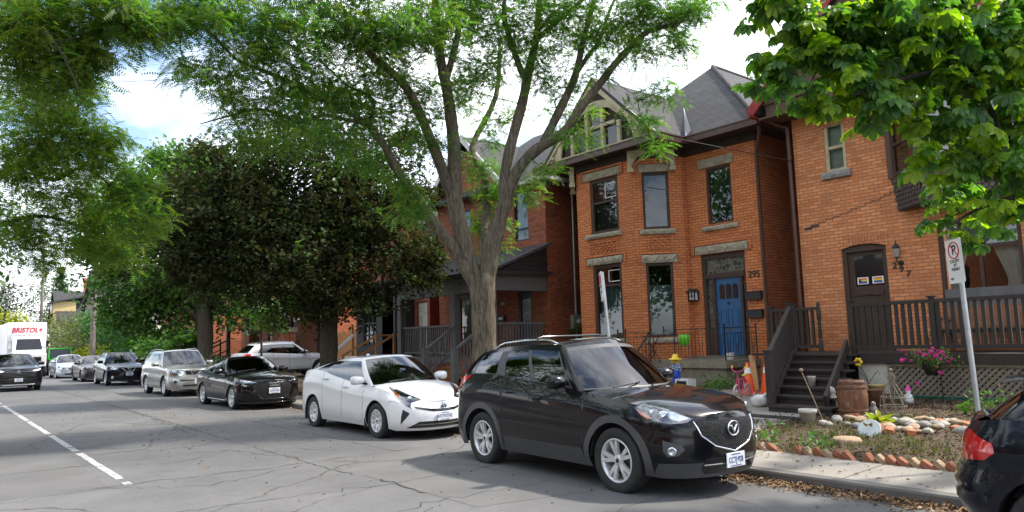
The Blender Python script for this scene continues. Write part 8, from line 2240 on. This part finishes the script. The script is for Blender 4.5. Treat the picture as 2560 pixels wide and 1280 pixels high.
# barrel, pots, ornaments
t = thing('oak_barrel', 'old brown oak barrel with rusty hoops below the stairs', 'barrel', (-6.06, 12.32, .21))
pf = [(.20 + .045 * math.sin(math.pi * k / 10), .62 * k / 10) for k in range(11)]
m = MB(); m.lathe([(0, 0)] + pf + [(.175, .62), (.165, .59), (0, .59)], (-6.06, 12.32, .21), (0, 0, 1), 28); m.build('staves', [M_BARREL], t)
for z in (.03, .12, .50, .58):
    r_ = .203 + .045 * math.sin(math.pi * z / .62); m = MB(); m.lathe([(r_ + .002, z - .025), (r_ + .006, z - .02), (r_ + .006, z + .02), (r_ + .002, z + .025)], (-6.06, 12.32, .21), (0, 0, 1), 28); m.build('hoop', [M_RUST], t)
def pot(name, label, p, prof, mat, cat='pot'):
    m = MB(); m.lathe(prof, p, (0, 0, 1), 18); return tag(m.build(name, [mat], None), label, cat)
pot('clay_pot', 'chipped white flower pot standing on the lawn', (-6.35, 11.36, .18), [(0, 0), (.10, 0), (.125, .17), (.145, .17), (.148, .23), (.13, .23), (.115, .1), (0, .1)], M_OFFWHITE)
pot('copper_bucket', 'dark copper bucket tilted beside the wire plant tower', (-6.2, 13.5, .27), [(0, 0), (.13, 0), (.155, .3), (.165, .31), (.15, .31), (.12, .05), (0, .05)], M_RUST)
pot('glazed_pot', 'ochre glazed pot by the white porch panel', (-6.55, 14.3, .30), [(0, 0), (.10, 0), (.16, .15), (.14, .27), (.18, .31), (.15, .31), (.11, .1), (0, .1)], M_GOLDCLAY)
pot('stone_jar', 'small pebbled jar standing on a stair tread', (-7.25, 13.2, .62), [(0, 0), (.06, 0), (.075, .17), (.085, .2), (.07, .2), (0, .1)], M_PEBBLE, 'jar')
def figurine(name, label, p, hgt, mat, hat=None):
    t = thing(name, label, 'ornament', p); x, y, z = p
    m = MB(); m.lathe([(0, 0), (.28, .0), (.30, .25), (.22, .55), (.14, .66), (.17, .75), (.16, .86), (.08, .95), (0, .98)], p, (0, 0, 1), 14); m.v = [(x + (a - x) * hgt, y + (b - y) * hgt, z + (c_ - z) * hgt) for a, b, c_ in m.v]
    m.tube([(x - .2 * hgt, y, z + .55 * hgt), (x - .22 * hgt, y - .15 * hgt, z + .38 * hgt), (x - .05 * hgt, y - .25 * hgt, z + .40 * hgt)], .06 * hgt, 6); m.tube([(x + .2 * hgt, y, z + .55 * hgt), (x + .22 * hgt, y - .15 * hgt, z + .38 * hgt), (x + .05 * hgt, y - .25 * hgt, z + .40 * hgt)], .06 * hgt, 6)
    m.build('figure', [mat], t)
    if hat: m = MB(); m.lathe([(.19 * hgt, .86 * hgt), (.12 * hgt, 1.05 * hgt), (0, 1.3 * hgt)], p, (0, 0, 1), 12); m.build('hat', [hat], t)
figurine('garden_gnome', 'small pale garden gnome at the foot of the lattice', (-5.93, 14.2, .3), .27, M_BAG, M_FLOWERPINK)
figurine('stone_figure', 'weathered white stone figure beside the barrel and stairs', (-6.62, 12.7, .24), .45, M_PEBBLE)
figurine('stone_figure', 'tiny grey stone figure beside the wire plant tower', (-5.85, 12.6, .23), .24, M_GREYSTONE)
m = MB(); cx_, cy_, cz_ = -5.45, 12.45, .22; wob = [(.02, .74), (.06, .66), (.03, .60), (.10, .50), (.18, .34), (.2, .2), (.19, 0)]
for k in range(8):
    a0 = k * .785; m.tube([(cx_ + r_ * math.cos(a0 + z * 1.6), cy_ + r_ * math.sin(a0 + z * 1.6), cz_ + z) for r_, z in wob], .004, 4); m.tube([(cx_ + r_ * math.cos(a0 - z * 1.6), cy_ + r_ * math.sin(a0 - z * 1.6), cz_ + z) for r_, z in wob], .006, 4)
for r_, z in ((.19, .02), (.2, .2), (.18, .34)): m.tube([(cx_ + r_ * math.cos(a), cy_ + r_ * math.sin(a), cz_ + z) for a in [6.2832 * j / 16 for j in range(17)]], .006, 4)
m.ball((cx_, cy_, cz_ + .78), .03); tag(m.build('wire_obelisk', [M_LATT], None), 'pale twisted wire plant tower behind the stone bed', 'plant tower')
m = MB(); m.tube([(-6.25, 11.65, .2), (-6.62, 11.75, .98)], .009, 5); m.ball((-6.63, 11.75, 1.02), .035); tag(m.build('garden_stake', [M_SAND], None), 'thin leaning garden stake with a pale knob', 'stake')
t = thing('flower_stake', 'metal flower ornament with yellow and red bloom before the white porch panel', 'ornament', (-6.85, 14.7, .32))
m = MB(); m.tube([(-6.85, 14.7, .32), (-6.9, 14.7, .7), (-7.05, 14.7, 1.0)], .008, 5)
for s_ in (-1, 1): m.tube([(-6.87, 14.7, .6), (-6.87 + .12 * s_, 14.7, .78), (-6.87 + .2 * s_, 14.7, .85), (-6.87 + .24 * s_, 14.7, .80), (-6.87 + .2 * s_, 14.7, .77)], .006, 4)
m.build('wire_stem', [M_IRON], t)
m = MB(); 
for k in range(6): m.ball((-7.05 + .06 * math.cos(k), 14.69, 1.02 + .06 * math.sin(k)), .04, 0, 6, (1, .4, 1))
m.build('bloom', [M_YELLOW], t)
t = thing('hanging_basket', 'hanging basket overflowing with pink petunias before the lattice', 'flower basket', (-5.62, 14.55, .8))
m = MB(); m.lathe([(0, .80), (.10, .80), (.17, 1.0), (.18, 1.03), (.15, 1.03)], (-5.62, 14.55, 0), (0, 0, 1), 16); m.build('basket_pot', [M_DECK], t)
m = MB()
for a in (0, 2.1, 4.2): m.tube([(-5.62 + .17 * math.cos(a), 14.55 + .17 * math.sin(a), 1.03), (-5.62, 14.55, 1.50)], .005, 4)
m.tube([(-5.62, 14.55, 1.50), (-5.58, 14.55, 1.58), (-5.52, 14.56, 1.55), (-5.5, 14.6, 1.45), (-5.5, 14.62, .3)], .009, 5); m.build('crook_hanger', [M_IRON], t)
P = np.array([(-5.62, 14.5, 1.1)]) + NR.normal(0, 1, (70, 3)) * (.16, .12, .07)
leaf_mesh('foliage', scatter([simple_spray(8, .06, .025, .10, .9) for _ in range(4)], P, (1,), .5), [L_WEED], t)
fl = join([xf(diamond(.045, .04, .01), rot('Z', a) @ rot('Y', -.25)) for a in (0, 1.257, 2.513, 3.77, 5.027)])
P = np.array([(-5.62, 14.44, 1.18)]) + NR.normal(0, 1, (34, 3)) * (.20, .10, .06); P = np.concatenate([P, [(-5.45, 14.4, .86), (-5.40, 14.4, .84), (-5.47, 14.4, .95), (-5.3, 14.42, 1.05), (-5.83, 14.4, .66), (-5.82, 14.41, .62)]])
n = len(P); leaf_mesh('petunia_blossoms', [(fl, P, np.full(n, 1.57), NR.uniform(.9, 1.5, n), NR.normal(0, .4, n), NR.uniform(.8, 1.2, n), 0)], [M_FLOWERPINK], t)
# cones, bike, doll, bag, mat, box
def cone(label, x, y):
    t = thing('traffic_cone', label, 'traffic cone', (x, y, .30), 'traffic cones by the stone porch')
    m = MB(); m.box(x - .18, y - .18, .30, x + .18, y + .18, .34); m.lathe([(.15, .04), (.125, .20), (.035, .70), (.03, .71), (0, .71)], (x, y, .30), (0, 0, 1), 20); m.build('cone_body', [M_ORANGE], t)
    m = MB(); m.lathe([(.0795, .47), (.0555, .60)], (x, y, .30), (0, 0, 1), 20); m.v = [(x + (a - x) * 1.02, y + (b - y) * 1.02, c_) for a, b, c_ in m.v]; m.build('white_collar', [M_SIGNW], t)
    return t
c1_ = cone('orange traffic cone with black letters, left of the pair behind the pink bike', -9.36, 14.32); cone('plain orange traffic cone, half behind the dark stair post', -9.08, 14.62)
text_mesh('cone_letters', 'DAN', .07, M_BLACKTXT, c1_, frame((.03, -.118, .27), (0, .25, -1), (1, .4, 0)), .002)
t = thing('child_bicycle', "child's pink bicycle with yellow seat, grips and stabilisers", 'bicycle', (-9.2, 13.8, .28))
def bw(name, p, r, tr, mat):
    m = MB(); m.lathe([(r - tr * 2, -tr * .5), (r - tr, -tr), (r, 0), (r - tr, tr), (r - tr * 2, tr * .5)], p, (1, .12, 0), 20); o = m.build(name, [mat], t)
    m = MB()
    for k in range(8): a = k * .785; m.tube([p, (p[0], p[1] + (r - tr) * math.cos(a), p[2] + (r - tr) * math.sin(a))], .004, 4)
    m.lathe([(0, -.02), (.02, -.02), (.02, .02), (0, .02)], p, (1, .12, 0), 8); m.build('spokes', [M_SIGNW], o)
Fw, Rw = Vector((-9.17, 13.58, .43)), Vector((-9.23, 14.06, .44))
bw('wheel', Fw, .155, .024, M_PALEPINK); bw('wheel', Rw, .15, .024, M_PALEPINK)
m = MB(); hd = Vector((-9.18, 13.66, .74))
for s_ in (-.035, .035): m.tube([Fw + Vector((s_, 0, 0)), Fw + Vector((s_, .05, .17)), hd], .011, 6)
bbk = Vector((-9.205, 13.88, .47)); stt = Vector((-9.21, 13.96, .70))
for a, b in ((hd, bbk), (hd + Vector((0, .02, -.08)), stt), (bbk, stt), (bbk, Rw), (stt, Rw)): m.tube([a, b], .013, 6)
m.tube([Rw + Vector((-.16, 0, -.05)), Rw, Rw + Vector((.16, 0, -.05))], .009, 5); m.build('frame', [M_PINK], t)
m = MB(); m.tube([hd, hd + Vector((0, -.02, .09))], .012, 6); m.tube([hd + Vector((-.17, .06, .20)), hd + Vector((-.12, 0, .13)), hd + Vector((0, -.02, .09)), hd + Vector((.12, 0, .13)), hd + Vector((.17, .06, .20))], .010, 6); m.build('handlebar', [M_PINK], t)
for s_ in (-1, 1):
    m = MB(); m.tube([hd + Vector((s_ * .15, .03, .175)), hd + Vector((s_ * .19, .10, .22))], .018, 6); m.build('grip', [M_YELLOW], t)
    m = MB(); p = Rw + Vector((s_ * .17, 0, -.11)); m.lathe([(0, -.012), (.05, -.012), (.055, 0), (.05, .012), (0, .012)], p, (1, .12, 0), 14); m.build('stabiliser', [M_PALEPINK], t)
m = MB(); m.ball(stt + Vector((0, .02, .05)), .06, 0, 10, (.9, 1.6, .5)); m.build('saddle', [M_YELLOW], t)
t = thing('scarecrow_doll', 'straw doll with yellow hat, plaid shirt and blue overalls before the stone porch', 'doll', (-11.45, 14.45, .31))
x, y = -11.45, 14.45
m = MB(); m.lathe([(.02, .98), (.07, 1.0), (.08, 1.06), (.06, 1.12), (.0, 1.14)], (x, y, 0), (0, 0, 1), 12); m.build('head', [M_CREAM], t)
m = MB(); m.lathe([(.08, .72), (.10, .78), (.095, .92), (.06, .98), (0, .99)], (x, y, 0), (0, 0, 1), 12); m.tube([(x - .07, y, .95), (x - .15, y - .02, .85), (x - .17, y - .04, .76)], [.04, .035, .03], 7); m.tube([(x + .07, y, .95), (x + .15, y - .02, .85), (x + .17, y - .04, .76)], [.04, .035, .03], 7); m.build('plaid_shirt', [M_PLAID], t)
m = MB(); m.lathe([(.085, .62), (.105, .68), (.103, .80), (.0, .80)], (x, y, 0), (0, 0, 1), 12); m.tube([(x - .055, y, .68), (x - .065, y, .34)], [.06, .05], 8); m.tube([(x + .055, y, .68), (x + .065, y, .34)], [.06, .05], 8); m.build('overalls', [M_DENIM], t)
m = MB(); m.lathe([(.16, 1.06), (.15, 1.09), (.08, 1.10), (.07, 1.18), (0, 1.20)], (x, y, 0), (0, 0, 1), 12)
for k in range(12): a = k * .52; m.tube([(x + .07 * math.cos(a), y + .07 * math.sin(a), 1.06), (x + .11 * math.cos(a), y + .11 * math.sin(a), .97)], .012, 4)
m.build('straw_hat', [M_YELLOW], t)
m = MB(); m.ball((-8.05, 12.65, .36), .17, 0, 12, (1.1, .9, .75)); rr_ = random.Random(4); m.v = [(a + rr_.gauss(0, .014), b + rr_.gauss(0, .014), c_ + rr_.gauss(0, .012)) for a, b, c_ in m.v]; m.tube([(-7.95, 12.65, .44), (-7.86, 12.63, .52)], [.05, .02], 7); tag(m.build('plastic_bag', [M_BAG], None), 'crumpled white plastic bag at the foot of the stair post', 'bag')
m = MB(); m.box(-7.9, 11.45, .175, -6.6, 12.1, .215); tag(m.build('rubber_mat', [M_BLACKP], None), 'black rubber mat in front of the lowest stair', 'mat')
m = MB(); m.box(-11.1, 13.95, .30, -10.72, 14.25, .62); o = m.build('storage_box', [M_BAG], None); tag(o, 'white storage box on the ground beside the straw doll', 'box')
m = MB(); m.box(-11.05, 13.945, .44, -10.77, 13.95, .58); m.build('dark_opening', [M_DARK], o)
m = MB(); rows = [[(-9.4, 10.2, lawn_z(10.2) + .012), (-7.0, 10.0, lawn_z(10) + .012)], [(-9.8, 16.6, .385), (-8.2, 15.0, .345)]]; rows = [[(x0, y, lawn_z(y) + .012), (x1, y, lawn_z(y) + .012)] for x0, x1, y in ((-8.0, -6.4, 9.1), (-8.1, -6.6, 10.4), (-8.9, -6.8, 12.2), (-10.6, -8.2, 13.6), (-10.9, -8.4, 15.0))]
m.grid(rows, 0, False, flip=True); tag(m.build('garden_path', [M_WALK]), kind='structure')
m = MB(); m.quad((-32.6, 8.6, .13), (-29.2, 8.6, .13), (-29.2, 15.2, .325), (-32.6, 15.2, .325)); tag(m.build('driveway', [M_KERB]), kind='structure')
for k, (x, y, r_) in enumerate(((-23.3, 9.75, .34), (-22.8, 9.65, .26), (-23.9, 9.8, .28))):
    o = rock('boulder', M_SAND, (r_, r_ * .7, r_ * .8), 20 + k); o.location = (x, y, .13 + r_ * .5); tag(o, ('largest pale boulder at the foot of the bronze maple', 'smaller boulder right of the pale boulders by the maple', 'boulder left of the pale boulders by the maple')[k], 'boulder', 'boulders by the maple')
# parking signs, poles, wires
def sign_post(label, base, top, n):
    t = thing('parking_sign', label, 'road sign', base, 'parking signs on steel posts')
    a, b = Vector(base), Vector(top); m = MB(); m.tube([a, b], .03, 6); m.build('post', [M_GALV], t)
    n = Vector(n).normalized(); up_ = (b - a).normalized(); rt_ = up_.cross(n).normalized(); n = rt_.cross(up_)
    c_ = b - up_ * .26 + n * .04
    def rr(u, v, o): return c_ + rt_ * u + up_ * v + n * o
    out = []
    for sx, sy in ((1, 1), (-1, 1), (-1, -1), (1, -1)):
        for k in range(5): q = math.pi / 2 * k / 4 + {(1, 1): 0, (-1, 1): 1.571, (-1, -1): 3.142, (1, -1): 4.712}[(sx, sy)]; out.append((sx * .125 + .025 * math.cos(q), sy * .235 + .025 * math.sin(q)))
    m = MB(); m.prism([rr(u, v, 0) for u, v in out], n * .004); pl_ = m.build('plate', [M_SIGNW], t)
    m = MB()
    ring = [rr(.095 * math.cos(q), .125 + .095 * math.sin(q), .006) for q in [6.2832 * k / 28 for k in range(29)]]
    m.tube(ring, .0075, 4); m.beam(rr(-.062, .187, .006), rr(.062, .063, .006), .004, .013, upv=tuple(up_)); m.build('prohibition_ring', [M_REDTXT], pl_)
    fr_ = lambda v, u=0: frame(rr(u, v, .0045) - worg(t), rt_, up_)
    text_mesh('symbol', 'P', .155, M_BLACKTXT, pl_, fr_(.125), .001, bold=.004)
    for w_, v in (('EXCEPT', -.005), ('BY', -.052), ('PERMIT', -.099)): text_mesh('wording', w_, .05, M_BLACKTXT, pl_, fr_(v), .001, bold=.0012)
    m = MB(); m.prism([rr(.145, .255, .0043), rr(-.145, .255, .0043), rr(-.145, .251, .0043), rr(.145, .251, .0043)], n * .0005); m.build('border_line', [M_BLACKTXT], pl_)
    m = MB(); m.prism([rr(u, v, .0045) for u, v in ((-.12, -.205), (-.085, -.185), (-.085, -.199), (-.05, -.199), (-.05, -.211), (-.085, -.211), (-.085, -.225))], n * .001); m.build('arrow', [M_BLACKTXT], pl_)
sign_post('parking sign on a leaning steel post in front of the gabled brick house', (-3.15, 9.35, .1), (-3.22, 9.35, 2.72), (-.63, -.78, 0))
sign_post('parking sign seen almost edge-on before the orange brick house', (-8.75, 9.4, .1), (-8.98, 9.4, 2.84), (-.63, -.78, 0))
t = thing('utility_pole', 'weathered wooden utility pole beside the ivy mound', 'pole', (-57.8, 9.2, .1))
m = MB(); m.tube([(-57.8, 9.2, 0), (-57.6, 9.2, 9.5)], [.19, .14], 10); m.build('shaft', [bark('pole_wood', (.22, .19, .16), .6)], t)
m = MB(); m.beam((-57.6, 8.1, 9.0), (-57.6, 10.3, 9.0), .1, .12); m.build('crossarm', [M_LATT], t)
t = thing('utility_pole', 'far thin utility pole rising behind the yellow house', 'pole', (-118, 12.5, 0)); m = MB(); m.tube([(-118, 12.5, 0), (-118, 12.5, 17.2)], [.22, .16], 8); m.beam((-118, 11, 15.5), (-118, 14, 15.5), .15, .15); m.build('shaft', [M_LATT], t)
def wire(label, pts, r_=.011):
    P = []
    for i in range(len(pts) - 1):
        a, b = Vector(pts[i]), Vector(pts[i + 1]); P += [a.lerp(b, k / 12) - Vector((0, 0, .012 * (b - a).length * 4 * (k / 12) * (1 - k / 12))) for k in range(12)]
    m = MB(); m.tube(P + [Vector(pts[-1])], r_, 5); tag(m.build('overhead_wire', [M_WIRE], None), label, 'wire', 'overhead wires')
wire('pale service wire sagging from the locust limbs to the gabled house corner', [(-38, 1.0, 13.4), (-15.74, 8.14, 8.65), (-9.2, 16.6, 5.88)])
wire('upper wire crossing the white sky gap over the road', [(-30, -2, 13), (-57.6, 10.2, 9.1)], .016); wire('lower wire crossing the white sky gap over the road', [(-30, -2.3, 12.2), (-57.6, 8.2, 9.1)], .016)
wire('service wire reaching the meter mast of the dark brick house', [(-57.6, 9.2, 9.1), (-17.9, 17.3, 6.55)])
